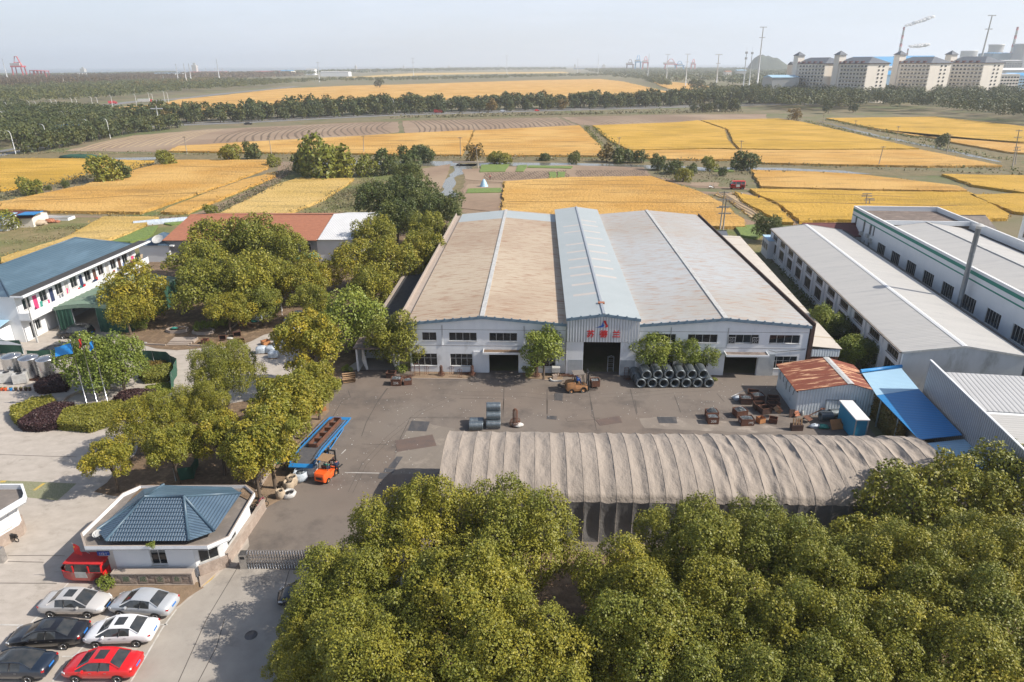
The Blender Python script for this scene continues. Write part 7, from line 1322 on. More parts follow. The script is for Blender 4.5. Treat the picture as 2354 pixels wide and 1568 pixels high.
t = thing('machine', 'small white machine against the wall left of the middle hall', 'machine', H2(18.3,-.7), HA); m = MB(); m.box(-.5,.5,-.35,.35,.55,1.15); m.build('housing', MT['frame'], t); m = MB(); [m.box(x-.04,x+.04,y-.04,y+.04,0,.55) for x in (-.4,.4) for y in (-.28,.28)]; m.box(-.3,.3,-.25,.25,.1,.5); m.build('stand', MT['rust_dark'], t)
for i, (x, y, l) in enumerate(((1690,860,'dark concrete block near the bent plastic roll'), (1712,835,'smaller concrete block behind the dark one'))): t = thing('concrete_block', l, 'block', FH(x, y), .3+i); m = MB(); m.prism([(-.3,-.2), (.3,-.2), (.2,.2), (-.25,.2)], 0, .55-.15*i); m.build('block', MT['stone'], t); m = MB(); m.tube([(0,0,.5-.15*i), (0,.05,.66-.15*i), (.1,0,.5-.15*i)], .02, 5); m.build('lifting_eye', MT['rusty'], t)
# == junk near the booth
t = thing('timber_crate', 'upright olive crate holding four pale timbers at the tent\'s back edge', 'crate', (lambda c: (c[0], c[1]+.4, 0))(FI(1860,1360))); m = MB(); m.box(-.6,.6,-.3,.3,0,.7); m.build('box', MT['rust_dark'], t)
for k in range(4): m = MB(); m.rbox((-.42+k*.28,-.05,1.0), (.13,.1,.75), 0, ('X', -.25)); m.build('timber', MT['wood'], t)
t = thing('board', 'orange brown board leaning near the coils behind the tent', 'board', (lambda c: (c[0], c[1]+.3, 0))(FI(2230,1350))); m = MB(); m.rbox((0,0,.6), (1.3,.06,1.1), .2, ('X', -.6)); m.build('panel', MT['orange_wood'], t); m = MB(); m.rbox((.65,.1,.6), (.08,.1,1.3), .2, ('Y', -.6)); m.build('edge_strip', MT['wood'], t)
for i, (x, y, mt, l) in enumerate(((1810,1230,'rust_dark','grey slatted board leaning on the shed front'), (1855,1230,'red_tile','reddish crate lid thrown beside the slatted board'), (1960,1275,'rusty','bent rusty sheet among the junk'), (2120,1165,'red_tile','rusty corrugated sheet lying over the junk by the shed door'))):
 b = FI(x, y); t = thing('sheet_scrap', l, 'scrap sheet', (b[0], b[1]+.2, 0), .3*i); m = MB(); m.rbox((0,0,.45+.25*(i == 3)), ((.6,.6,.7,1.9)[i], .05 if i < 2 else .8, (.9,.6,.05,.05)[i]), 0, ('X', (-.3,-.8,.3,.25)[i])); m.build('panel', MT[mt], t); m = MB(); m.tube([(-.3,-.1,.05), (.4,-.2,.5)], .03, 5); m.build('bar', MT['rusty'], t)
t = thing('beam', 'long rusty beam slanting across the junk before the shed', 'beam', FI(1900,1260)); m = MB(); m.tube([(-.6,-.2,.1), (2.6,.8,1.15)], .06, 6); m.build('bar', MT['rusty'], t); m = MB(); m.rbox((2.4,.75,1.1), (.5,.3,.05), .3); m.build('flange', MT['rusty'], t)
t = thing('gas_cylinder', 'short white gas cylinder standing against the shed front', 'gas cylinder', (lambda c: (c[0], c[1]+.2, 0))(FI(1908,1215))); m = MB(); m.lathe((0,0,0), [(.13,0), (.15,.05), (.15,.45), (.08,.56), (.03,.6)], 12); m.build('tank', MT['frame'], t); m = MB(); m.tube([(0,0,.6), (0,0,.68)], .04, 6); m.build('valve', MT['black'], t)
for i, (x, y, mt, l) in enumerate(((2025,1340,'wrap','pale blue plastic bag heap behind the tent'), (2110,1345,'teal','green plastic sheet heap behind the tent'), (2340,1350,'teal','small green plastic heap at the foot of the blue booth'), (1345,1330,'white_sheet','white bag lying beside the rusty wire stand')) ): b = (FI if i < 3 else FH)(x, y-10); t = thing('bag_heap', l, 'plastic heap', (b[0], b[1]+.2, 0)); m = MB(); m.blob((0,0,.18), (.6,.35,.25), 10, 6, .3, i+3); m.build('heap', MT[mt], t); m = MB(); m.blob((.3,.1,.12), (.3,.25,.16), 8, 5, .3, i+9); m.build('fold', MT[mt], t)
# == blue loading ramp
def ramp():
 a, b = FG(462,1245,1.35), FG(808,832,.1); ang = math.atan2(b[1]-a[1], b[0]-a[0]); L_ = math.dist(a[:2], b[:2]); W = 1.15
 t = thing('loading_ramp', 'long bright blue mobile loading ramp with dark grating deck', 'ramp', (a[0], a[1], 0), ang)
 pr = [(0,1.35), (2.4,1.35), (L_-1.6,.28), (L_,.06)]
 def zz(x):
  for p, q in zip(pr, pr[1:]):
   if p[0] <= x <= q[0]+1e-6: return p[1]+(q[1]-p[1])*(x-p[0])/(q[0]-p[0])
  return 0.06
 m = MB(); [m.face([(p[0],-W+.08,p[1]+.02), (q[0],-W+.08,q[1]+.02), (q[0],W-.08,q[1]+.02), (p[0],W-.08,p[1]+.02)]) for p, q in zip(pr, pr[1:])]; m.build('deck', MT['grate'], t)
 m = MB(); m.prism([(-.35,-W), (0,-W), (0,W), (-.35,W)], [1.1,1.28,1.28,1.1], [1.2,1.38,1.38,1.2], True, True); m.build('lip_plate', MT['blue_steel'], t); m = MB(); m.prism([(L_-1.,-W-.02), (L_+.2,-W-.02), (L_+.2,W+.02), (L_-1.,W+.02)], 0.0, [.2,.08,.08,.2]); m.build('toe_plate', MT['blue_steel'], t)
 for s in (-1, 1):
  m = MB()
  for p, q in zip(pr, pr[1:]): m.mesh([(p[0],s*W-.04,p[1]-.14), (q[0],s*W-.04,q[1]-.06), (q[0],s*W-.04,q[1]+.12), (p[0],s*W-.04,p[1]+.12), (p[0],s*W+.04,p[1]-.14), (q[0],s*W+.04,q[1]-.06), (q[0],s*W+.04,q[1]+.12), (p[0],s*W+.04,p[1]+.12)], [(0,1,2,3), (7,6,5,4), (3,2,6,7), (4,5,1,0)])
  bot = [(0,1.0), (3.5,.35), (L_-2.5,.12)]; m.tube([(x, s*W, z) for x, z in bot], .05, 6)
  for k in range(9): x = .5+k*(L_-3)/8; zb = np.interp(x, [p[0] for p in bot], [p[1] for p in bot]); m.tube([(x, s*W, zz(x)-.05), (x+(.5 if k % 2 else -.3), s*W, float(zb))], .035, 5)
  m.build('side_truss', MT['blue_steel'], t)
  m = MB(); [m.tube([(x, s*(W+.02), zz(x)+.1), (x, s*(W+.02), zz(x)+.42)], .02, 5) for x in np.arange(.6, L_-1, 1.1)]; m.tube([(x, s*(W+.02), zz(x)+.42) for x in (.4, 2.4, L_-1.6)], .03, 6); m.build('handrail', MT['blue_steel'], t)
 for s in (-1, 1): m = MB(); m.tube([(.8, s*.8, 1.2), (.5, s*.8, 0.02)], .06, 6); m.build('support_leg', MT['black'], t); m = MB(); m.tube([(4.4, s*.95-.08, .25), (4.4, s*.95+.08, .25)], .25, 12); m.build('wheel', MT['rubber'], t)
 t2 = thing('ladder_rack', 'rusty ladder shaped rack lying on the blue ramp', 'rack', (a[0], a[1], 0), ang); m = MB(); x0, x1 = 3.1, L_-.9
 for y in (-.42, .42): m.prism([(x0,y-.05), (x1,y-.05), (x1,y+.05), (x0,y+.05)], [zz(x0)+.05,zz(x1)+.05,zz(x1)+.05,zz(x0)+.05], [zz(x0)+.42,zz(x1)+.42,zz(x1)+.42,zz(x0)+.42])
 m.build('side_beam', MT['rusty'], t2)
 for k in range(6): x = x0+(x1-x0)*k/5; m = MB(); m.box(x-.06, x+.06, -.37, .37, zz(x)+.05, zz(x)+.44); m.build('rung', MT['rusty'], t2)
ramp()
# == bags, bins, logs along the fence
def bulk_bag(label, p, r=.5, h=.9, mat='white_sheet', full=True, seed=1):
 t = thing('bulk_bag', label, 'bag', p, seed*.7); rd = random.Random(seed); m = MB(); n = 14; V = []; prof = [(.8,0), (1.0,.15), (1.04,.5), (.95,.8), (.86,1.), (.7,.98), (.55,.7 if not full else .88)]
 for q, z in prof:
  for k in range(n): a = 2*pi*k/n; w_ = 1+.09*rd.uniform(-1, 1); V.append((r*q*w_*cos(a), r*q*w_*sin(a), h*z*(1+.05*rd.uniform(-1, 1))))
 m.mesh(V, [(i*n+k, i*n+(k+1) % n, (i+1)*n+(k+1) % n, (i+1)*n+k) for i in range(len(prof)-1) for k in range(n)], True); m.build('sack', MT[mat], t)
 m = MB(); m.blob((0,0,h*.72), (r*.62,r*.62,h*.2), 10, 5, .2, seed); m.build('contents', MT['scrap'] if full else MT['black'], t)
 for k in range(4): a = k*pi/2+.7; m = MB(); m.tube([(r*.85*cos(a-.25), r*.85*sin(a-.25), h*.95), (r*.7*cos(a), r*.7*sin(a), h*1.25), (r*.85*cos(a+.25), r*.85*sin(a+.25), h*.95)], .025, 5); m.build('lifting_loop', MT[mat], t)
for x, y, r, h, mt, f, l in ((545,1350,.75,1.0,'white_sheet',True,'large grey white bulk bag at the near end of the blue ramp'),(447,1400,.72,.85,'wrap',True,'big grey bulk bag with knotted loops left of the forklift'),(372,1452,.5,.95,'jute',False,'tan bulk bag, farthest of the tan pair by the fence'),(343,1485,.5,.85,'jute',False,'tan bulk bag, nearer one of the tan pair by the fence'),(343,1550,.62,.45,'white_sheet',False,'collapsed white bag lying flat at the curb'),(268,1565,.42,.8,'jute',False,'tan bulk bag nearest the gate, right of the child bicycle')): bulk_bag(l, (lambda c: (c[0], c[1]+.3, 0))(FG(x, y)), r, h, mt, f, int(x))
t = thing('wheelie_bin', 'green rubbish bin behind the tree row fence', 'rubbish bin', (lambda c: (c[0], c[1]+.3, 0))(FG(272,1250)), .2); m = MB(); m.prism([(-.4,-.35), (.4,-.35), (.4,.35), (-.4,.35)], .1, 1.05); m.build('body', MT['teal'], t); m = MB(); m.prism([(-.44,-.4), (.44,-.4), (.44,.38), (-.44,.38)], [1.06]*4, [1.1,1.1,1.2,1.2]); m.build('lid', MT['net_green'], t); m = MB(); [m.tube([(x, .3, .1), (x+.06, .3, .1)], .1, 8) for x in (-.4,.34)]; m.build('wheel', MT['black'], t)
t = thing('log_bundle', 'bundle of split wooden poles beside the entrance road', 'log bundle', (lambda c: (c[0], c[1]+.6, 0))(FG(880,530)), .25)
for i in range(22): a = i*2.4; r = .13*math.sqrt(i); m = MB(); m.tube([(-.75+.06*sin(i), r*cos(a), .6+r*sin(a)), (.75+.08*cos(i*2), r*cos(a), .6+r*sin(a))], .085, 6); m.build('log', MT['wood'], t)
for i, (x, y, mt, l) in enumerate(((575,745,'teal','green bottle crate heap at the upper end of the tree row'), (605,765,'teal','smaller green bag beside the bottle crate heap'), (605,800,'orange_wood','orange brown board standing in the tree row'), (660,778,'orange_wood','small orange toolbox beside a trunk of the tree row'))): b = FG(x, y); t = thing('garden_waste' if i < 2 else 'box', l, 'bag' if i < 2 else 'box', (b[0], b[1]+.2, 0)); m = MB(); (m.blob((0,0,.3), (.35,.3,.35), 10, 6, .2, i) if i < 2 else m.rbox((0,0,.25), (.5,.3,.5), .4)); m.build('body', MT[mt], t); m = MB(); m.tube([(-.1,0,.5), (0,0,.62), (.1,0,.5)], .02, 5); m.build('handle', MT['black'], t)
def balustrade(label, pts, h=1.1, mat='stone_smooth', step=.55):
 t = thing('balustrade', label, 'fence', (0,0,0));
 for (a, b) in zip(pts, pts[1:]):
  L_ = math.dist(a, b); ang = math.atan2(b[1]-a[1], b[0]-a[0]); m = MB((a[0], a[1], 0), ang); m.box(0, L_, -.1, .1, h-.12, h); m.build('top_rail', MT[mat], t); m = MB((a[0], a[1], 0), ang); m.box(0, L_, -.12, .12, 0, .18); m.build('base_rail', MT[mat], t)
  for k in range(int(L_/step)):
   m = MB((a[0], a[1], 0), ang); x = .2+k*step; m.lathe((x, 0, .18), [(.05,0), (.08,.2), (.04,.4), (.07,.6), (.05,h-.31)], 6, False); m.build('baluster', MT[mat], t)
balustrade('weathered balustrade fence between the tree row and the netted ground', [FG(60,1500)[:2], FG(170,1330)[:2], FG(300,1140)[:2], FG(450,940)[:2], FG(540,830)[:2]])
def netfence(label, pts, h=1.6, slump=0., name='net_fence'):
 t = thing(name, label, 'fence', (0,0,0)); V = []; n = 0; P_ = []
 for a, b in zip(pts, pts[1:]):
  L_ = math.dist(a, b); k = max(2, int(L_/.6)); P_ += [lerp2(a, b, i/k) for i in range(k)]
 P_.append(pts[-1]); zs = (0, h*.35, h*.7, h)
 for i, p in enumerate(P_):
  for z in zs: w_ = .08*sin(i*1.3+z*2); V.append((p[0]+w_, p[1]+w_*.6+slump*z, z*(1-.03*sin(i*.9))))
 link(npmesh('net', V, [(i*4+j, (i+1)*4+j, (i+1)*4+j+1, i*4+j+1) for i in range(len(P_)-1) for j in range(3)], MT['net_green'], smooth=True), 'net', t)
 for i in range(0, len(P_), 5): m = MB(); m.tube([(P_[i][0], P_[i][1], 0), (P_[i][0], P_[i][1]+slump*h, h+.05)], .03, 5); m.build('post', MT['galv'], t)
netfence('dark green net fence curving round the top of the hedge garden', [FE(1110,305)[:2], FE(1400,318)[:2], FE(1490,380)[:2], FE(1450,500)[:2], FE(1440,560)[:2]])
netfence('green net screen in front of the gate of the neighbouring yard at left', [FE(0,240)[:2], FE(200,245)[:2]], 2.0); netfence('sagging green net along the shaded lawn by the balustrade', [FE(1470,1310)[:2], FE(1620,1290)[:2], FE(1660,1180)[:2]], 1.4)
netfence('low dark net fence behind the water tanks', [FE(230,272)[:2], FE(600,268)[:2]], 1.0)
# == things of the left court
for i, (x, y, l) in enumerate(((378,478,'right hand stainless water tank beside the purple hedge'), (232,470,'middle stainless water tank'), (88,455,'left hand stainless water tank'))):
 b = FE(x, y); t = thing('water_tank', l, 'water tank', (b[0], b[1]+1.15, 0)); m = MB(); m.lathe((0,0,.25), [(1.12,0)]+[(1.15-.05*(k % 2), .1+k*.19) for k in range(13)]+[(1.1,2.5), (.5,2.62), (.05,2.7)], 24); m.build('shell', MT['steel'], t); m = MB(); m.lathe((.3,.2,2.8), [(.2,0), (.22,.08), (.02,.12)], 10); m.build('hatch', MT['steel'], t); m = MB(); m.box(-1.1,1.1,-1.1,1.1,0,.24); m.build('plinth', MT['rusty'], t)
for i, (x, y, l) in enumerate(((150,505,'white heat pump unit nearest the potted plants'), (40,495,'white heat pump unit at the left edge'))):
 b = FE(x, y); t = thing('heat_pump', l, 'heat pump', (b[0], b[1]+.7, 0), .35); m = MB(); m.box(-.75,.75,-.45,.45,.08,1.25); m.build('housing', MT['frame'], t); m = MB(); m.lathe((0,0,1.26), [(.36,0), (.34,.05), (.05,.06)], 16); m.build('fan_grille', MT['black'], t); m = MB(); m.box(-.765,-.752,-.4,.4,.2,1.1); m.build('side_grille', MT['dark'], t)
for i, (x, mt) in enumerate(((10,'orange'), (42,'orange'), (88,'flag_blue'), (130,'rust_dark'), (172,'rust_dark'), (212,'rust_dark'), (245,'rust_dark'))):
 b = FE(x, 555); t = thing('plant_pot', ('orange red pot at the left edge', 'orange red pot second from the left edge', 'bright blue pot between the orange and brown ones', 'brown pot next to the blue one', 'wide brown pot, second from the blue one', 'brown pot with dry twigs, third from the blue one', 'smallest brown pot at the right end of the row')[i], 'pot', (b[0], b[1]+.15, 0)); m = MB(); m.lathe((0,0,0), [(.14,0), (.2,.36), (.22,.38), (.19,.38)], 12); m.build('pot', MT[mt], t); m = MB(); m.lathe((0,0,.0), [(.185,.34)], 12); m.blob((0,0,.4), (.15,.15,.1), 7, 4, .3, i); m.build('plant', MT['scrub'], t)
m = MB(); q = [FE(0,200), FE(60,235), FE(230,265), FE(0,262)]; m.prism([p[:2] for p in q], [2.2,1.9,1.6,1.7], [2.22,1.92,1.62,1.72], True, True); t = m.build('awning', MT['galv'], None, 'grey awning sheet at the left edge above the tanks', None, 'awning')
FLG = [((735,690),(570,140),'flag_blue','left flagpole with a blue flag'),((820,680),(650,90),'red','middle and tallest flagpole with a red flag'),((905,665),(755,115),'flag_blue','right flagpole with a small blue flag')]
for i, (a, b, c, l) in enumerate(FLG):
 p = FE(*a); h = (8.1,8.7,8.2)[i]; t = thing('flagpole', l, 'flagpole', p); m = MB(); m.tube([(0,0,0), (0,0,h)], [.06,.035], 10); m.build('pole', MT['steel'], t); m = MB(); m.blob((0,0,h+.06), (.08,.08,.08), 8, 6, 0); m.build('finial', MT['steel'], t); V = []
 L_ = (2.0,.5,.75)[i]; H_ = (1.2,.9,1.)[i]
 for j in range(7):
  for k in range(5): u, v = j/6, k/4; V.append((-L_*u*(1 if i == 0 else .6), .12*sin(u*7+k), h-.2-H_*v*(1-.15*u)-u*(.55 if i == 0 else .5)))
 m = MB(); m.mesh(V, [(j*5+k, (j+1)*5+k, (j+1)*5+k+1, j*5+k+1) for j in range(6) for k in range(4)], True); m.build('flag', MT[c], t)
m = MB(); n = 30; c = FE(790,620); V = [(c[0]+r*cos(a/n*2*pi), c[1]+r*.8*sin(a/n*2*pi), z) for r, z in ((3.4,0), (3.4,.3), (3.15,.3), (3.15,0)) for a in range(n)]; m.mesh(V, [(i*n+k, i*n+(k+1) % n, (i+1)*n+(k+1) % n, (i+1)*n+k) for i in range(3) for k in range(n)]); m.build('kerb', MT['stone_smooth'], None, None, 'structure')
for nm, a0, a1, cc, rr, mm in (('kerb',-1.3,1.2,FE(1100,520),1.6,'stone_smooth'),): pass
p = FP(358,718); t = thing('garden_lamp', 'thin lamp post with a small head at the netted garden', 'lamp', p); m = MB(); m.tube([(0,0,0), (-.05,0,2.2)], .04, 6); m.build('post', MT['galv'], t); m = MB(); m.rbox((.12,0,2.22), (.4,.16,.08)); m.build('lamp_head', MT['frame'], t)
t = thing('flag', 'small red flag with a yellow star hanging from the gatehouse corner', 'flag', (-32.2, 41.2, 0)); m = MB(); m.tube([(.5,.3,2.2), (-.35,-.1,3.5)], .02, 5); m.build('staff', MT['galv'], t); V = [(-.3+.12*j+.03*sin(k*2), -.08+.04*sin(j+k), 3.42-.18*k-.06*j) for j in range(5) for k in range(6)]; m = MB(); m.mesh(V, [(j*6+k, (j+1)*6+k, (j+1)*6+k+1, j*6+k+1) for j in range(4) for k in range(5)], True); m.build('cloth', MT['red'], t); m = MB(); q = [(.0+(.09 if k % 2 == 0 else .036)*sin(k*pi/5), (.09 if k % 2 == 0 else .036)*cos(k*pi/5)) for k in range(10)]; m.mesh([(-.17+x, -.16, 3.17+z) for x, z in q], [tuple(range(10))]); m.build('star', MT['yellow'], t)
t = thing('gate_motor', 'stainless folding gate end at the left edge of the drive', 'gate', FF(20,655)); m = MB(); m.box(-.9,.25,-.25,.25,0,1.25); m.build('housing', MT['steel'], t); m = MB(); m.box(-.2,.1,-.26,-.255,.8,1.1); m.build('display', MT['black'], t)
for (x, y, l) in ((1210,345,'octagonal stone planter with a young tree near the steps'), (800,320,'octagonal stone planter with leaf litter and a blue sheet')):
 b = FP(x, y); t = thing('planter', l, 'planter', (b[0], b[1]+.6, 0)); m = MB(); n = 8; V = [(r*1.7*cos((k+.5)/n*2*pi), r*1.1*sin((k+.5)/n*2*pi), z) for r, z in ((1,0), (.96,.45), (.84,.45), (.84,.3)) for k in range(n)]; m.mesh(V, [(i*n+k, i*n+(k+1) % n, (i+1)*n+(k+1) % n, (i+1)*n+k) for i in range(3) for k in range(n)]); m.build('rim', MT['stone_smooth'], t); m = MB(); m.mesh([(.85*1.7*cos((k+.5)/n*2*pi), .85*1.1*sin((k+.5)/n*2*pi), .3) for k in range(n)], [tuple(range(n))]); m.build('earth', MT['litter'], t)
a = FP(650,520); b = FP(990,520); m = MB()
for k in range(3): m.box(a[0]+.1*k, b[0]+.25*k, a[1]+.35*k, a[1]+.35*k+.35 if k < 2 else a[1]+2.2, 0, .13*(k+1))
m.build('steps', MT['stone_smooth'], None, 'three wide stone steps up to the grove', None, 'steps')
for i, (p, q) in enumerate((((200,505),(560,520)), ((560,520),(640,525)), ((990,530),(1430,545)), ((140,400),(215,500)), ((1580,345),(1800,150)))): a, b = FP(*p), FP(*q); m = MB((a[0], a[1], 0), math.atan2(b[1]-a[1], b[0]-a[0])); m.box(0, math.dist(a[:2], b[:2]), -.08, .08, 0, .22); m.build('kerb', MT['stone_smooth'], None, None, 'structure')
for i, (x, y, mt, l, w_, d_, h_, tl) in enumerate(((1245,505,'rusty','rusty slatted crate lying near the steps',.9,.7,.6,None), (1530,440,'rust_dark','dark crate on its side beside the pallet',.9,.6,.6,(1.3,0)), (1745,375,'rust_dark','dark open box lying on its side behind the pallet',1.0,.7,.7,(1.5,0)), (1790,500,'rust_dark','dark steel box in dappled shade right of the pallet',1.1,.6,.6,(.4,0)), (2195,520,'orange_wood','orange box with broken lid beside the wrapped pallets',1.0,.9,.55,None), (1935,260,'wood','broken wooden crate at the edge of the grove',.6,.6,.5,(.5,.3)))): b = FP(x, y); bin_(l, (b[0], b[1]+.4, .35 if tl and tl[0] > 1 else 0), .2*i, w_, d_, h_, 0, mt, nm='crate', cat='crate', tilt=tl)
t = thing('pallet', 'old wooden pallet leaning on a beam between the dark crates', 'pallet', FP(1395,515)); [ (lambda m: m.build('slat', MT['wood'], t))((lambda m: m.rbox((0, -.4+k*.2, .3+k*.06), (1.2,.12,.03)))(MB())) for k in range(6)]; m = MB(); m.box(-.6,-.5,-.4,.5,.05,.3); m.box(.5,.6,-.4,.5,.05,.3); m.build('bearer', MT['wood'], t)
t = thing('stand', 'rusty stand with an orange top near the grove', 'stand', FP(1835,270)); m = MB(); m.box(-.35,.35,-.25,.25,.95,1.); m.build('top', MT['orange_wood'], t); [(lambda m: m.build('leg', MT['rusty'], t))((lambda m: m.tube([(x,y,0), (x,y,.95)], .03, 5))(MB())) for x in (-.3,.3) for y in (-.2,.2)]
for i, (x, y, mt, l) in enumerate(((1635,420,'white_sheet','white cloth dropped beside the dark crate'), (2110,140,'wrap','grey white bags at the upper edge of the paved yard'), (2030,150,'teal','pale green bag by the grey white bags'), (770,260,'teal','turquoise and blue sheet heaped in the planter'))): t = thing('rag', l, 'plastic heap', FP(x, y, .45 if i == 3 else 0)); m = MB(); m.blob((0,0,.12), (.5,.3,.16), 10, 5, .35, i); m.build('heap', MT[mt], t); m = MB(); m.blob((.35,.1,.08), (.25,.2,.1), 8, 4, .3, i+5); m.build('fold', MT[mt], t)
WP = [(93,265),(185,265),(205,305),(258,145),(255,190),(365,150),(320,180),(362,85),(455,80),(330,40),(500,25),(480,60),(345,5),(150,-60),(60,-30),(430,-60),(520,-80)]
oc = FP(2195,520); WP.sort(key=lambda q: math.dist(FG(*q)[:2], oc[:2]))
for i, (x, y) in enumerate(WP):
 b = FG(x, y); t = thing('wrapped_pallet', 'film wrapped pallet on the shaded paving, %s in distance from the orange box' % nth(i), 'wrapped pallet', (b[0], b[1]+.5, 0), .1*(i % 5)-.2, 'wrapped pallets on the shaded paving'); rd = random.Random(i); m = MB(); w_, d_, h_ = .62+rd.random()*.12, .55, .75+.2*rd.random(); n = 16; V = []
 for z, s in ((.14,1), (.4,1.03), (.7,1.02), (h_,.94), (h_+.1,.6), (h_+.12,.1)):
  for k in range(n): a = 2*pi*k/n; ex = .45; V.append((w_*s*math.copysign(abs(cos(a))**ex, cos(a))*(1+.04*rd.uniform(-1,1)), d_*s*math.copysign(abs(sin(a))**ex, sin(a))*(1+.04*rd.uniform(-1,1)), z+.03*rd.uniform(-1,1)))
 m.mesh(V, [(i_*n+k, i_*n+(k+1) % n, (i_+1)*n+(k+1) % n, (i_+1)*n+k) for i_ in range(5) for k in range(n)], True); m.build('film', MT['wrap'], t); m = MB(); [m.box(-.6,.6,y_-.06,y_+.06,0,.12) for y_ in (-.45,0,.45)]; m.build('pallet_base', MT['wood'], t)
def awning(label, c, w_, d_, h, mt, rot):
 t = thing('awning', label, 'awning', c, rot); m = MB(); V = [(w_*(i/8-.5), d_*(j/6-.5), h-.25*abs(j/6-.5)*2-.12*sin(i/8*pi*2)**2) for i in range(9) for j in range(7)]; m.mesh(V, [(i*7+j, (i+1)*7+j, (i+1)*7+j+1, i*7+j+1) for i in range(8) for j in range(6)], True); m.build('cloth', MT[mt], t); m = MB(); [m.tube([(x,y,0), (x,y,h-.3)], .04, 6) for x in (-w_*.46,w_*.46) for y in (-d_*.45,d_*.45)]; m.build('frame', MT['galv'], t)
awning('bright green awning in front of the red roofed building', FM(440,1010), 5.5, 4.5, 3.2, 'teal', .5); awning('yellow awning at the edge of the grove', FM(110,1460), 3., 2.4, 2.5, 'yellow', .3)
t = thing('plastic_tunnel', 'long pale plastic tunnel beside the garden bed', 'greenhouse tunnel', FD(1350,510), .42); m = MB(); n = 10; V = [(x, 1.2*cos(pi*k/n), 1.1*sin(pi*k/n)+.02*sin(x*3)) for x in np.linspace(-6,6,20) for k in range(n+1)]; m.mesh(V, [(i*(n+1)+k, (i+1)*(n+1)+k, (i+1)*(n+1)+k+1, i*(n+1)+k+1) for i in range(19) for k in range(n)], True); m.build('film', MT['wrap'], t); [ (lambda m: m.build('hoop', MT['galv'], t))((lambda m: m.tube([(x, 1.22*cos(pi*k/n), 1.12*sin(pi*k/n)) for k in range(n+1)], .03, 4))(MB())) for x in (-6,-3,0,3,6)]
t = thing('tarp_heap', 'bright blue tarpaulin heap in the vegetable plot', 'tarpaulin', FL(70,290)); m = MB(); m.lathe((0,0,0), [(1.5,0), (1.2,.5), (.8,1.5), (.35,2.2), (.02,2.5)], 9); m.build('cover', MT['pale_blue_roof'], t); m = MB(); m.tube([(0,0,2.3), (.05,0,2.8)], .05, 5); m.build('stake', MT['wood'], t)
t = thing('footbridge', 'small concrete footbridge over the creek mouth', 'bridge', FB(965,858), .0); m = MB(); m.box(-6,6,-.8,.8,.9,1.15); m.build('deck', MT['stone_smooth'], t); m = MB(); [m.box(x-.2,x+.2,-.7,.7,0,.9) for x in (-3.5,3.5)]; m.build('pier', MT['stone_smooth'], t)
for i, (x, y, l, mt) in enumerate((((FD(310,525)),0,'cream plastic covered heap in the farm yard','jute'), ((FD(420,505)),0,'small red brick heap in the farm yard','red_tile'))): t = thing('covered_heap' if i == 0 else 'brick_heap', l, 'heap', x); m = MB(); m.blob((0,0,.5), (2.2-.8*i,1.5-.5*i,.8-.3*i), 10, 6, .25, i); m.build('heap', MT[mt], t); m = MB(); m.blob((1.6,.3,.2), (.8,.6,.4), 8, 5, .3, i+2); m.build('spill', MT[mt], t)
sheet('farm_yard', [FD(250,470)[:2], FD(380,440)[:2], FD(520,450)[:2], FD(520,490)[:2], FD(400,510)[:2], FD(240,540)[:2]], .05, MT['courtyard'], jit=(3,.3))
t = thing('pen_wall', 'low white wall pen in the farm yard', 'wall', FD(470,480)); m = MB(); [m.box(*q, 0, .7) for q in ((-4,4,-1.5,-1.3), (-4,4,1.3,1.5), (-4,-3.8,-1.3,1.3), (3.8,4,-1.3,1.3))]; m.build('wall', MT['white'], t); m = MB(); m.box(-4.05,4.05,-1.55,-1.25,.701,.75); m.build('coping', MT['stone_smooth'], t)
# == ground plates, joints and painted lines
def gq(nm, F_, pts, mat, z=.034, kind='structure', label=None, cat=None):
 m = MB(); q = [F_(*p)[:2] for p in pts]; m.prism(q, .0255, z); m.build(nm, MT[mat], None, label, None if label else kind, cat)
for F_, pts, mt, l in ((FG,[(1450,862),(1612,870),(1580,957),(1410,950)],'plate','square steel plate on the yard'),(FG,[(1300,1040),(1635,985),(1672,1085),(1320,1140)],'plate_rust','large brownish steel plate on the yard'),(FG,[(1315,1182),(1370,1185),(1300,1288),(1238,1280)],'plate','narrow steel plate below the large brownish one'),(FG,[(1210,1287),(1305,1292),(1285,1328),(1197,1322)],'plate','small steel plate at the tent\'s shadow'),(FG,[(1165,1330),(1245,1333),(1190,1385),(1147,1378)],'plate','lowest steel plate at the tent\'s shadow'),(FI,[(535,1222),(715,1222),(728,1283),(555,1280)],'plate','steel plate on the pale patch left of bin 208'),(FH,[(1690,1000),(1770,1000),(1765,1068),(1690,1065)],'plate','thin steel plate beside the yellow orange forklift'),(FH,[(1620,1212),(1712,1215),(1708,1248),(1617,1242)],'plate','small dark steel plate near the tent, left of the rusty stains'),(FU,[(1040,195),(1270,158),(1300,220),(1085,252)],'plate_rust','rusty thin plate lying near the tent\'s middle')): gq('steel_plate', F_, pts, mt, .045, label=l, cat='steel plate')
sheet('pale_patch', [FG(*p)[:2] for p in ((1640,900),(1840,930),(1790,1100),(1690,1330),(1260,1345),(1310,1180),(1400,960),(1480,830))], .0285, M('pale worn paving', (.21,.18,.15), (.17,.145,.12), .5, .85, stain=(.28,.24,.2), ssc=.5, det=8.), jit=(1.2,.12)); sheet('pale_patch', [FI(*p)[:2] for p in ((380,1240),(560,1215),(820,1230),(1100,1260),(1600,1300),(1780,1350),(1500,1370),(900,1350),(420,1330))], .0285, M('dusty pale paving', (.24,.205,.17), (.18,.15,.125), .4, .85, stain=(.36,.31,.26), ssc=.45, det=8.), jit=(1.,.15))
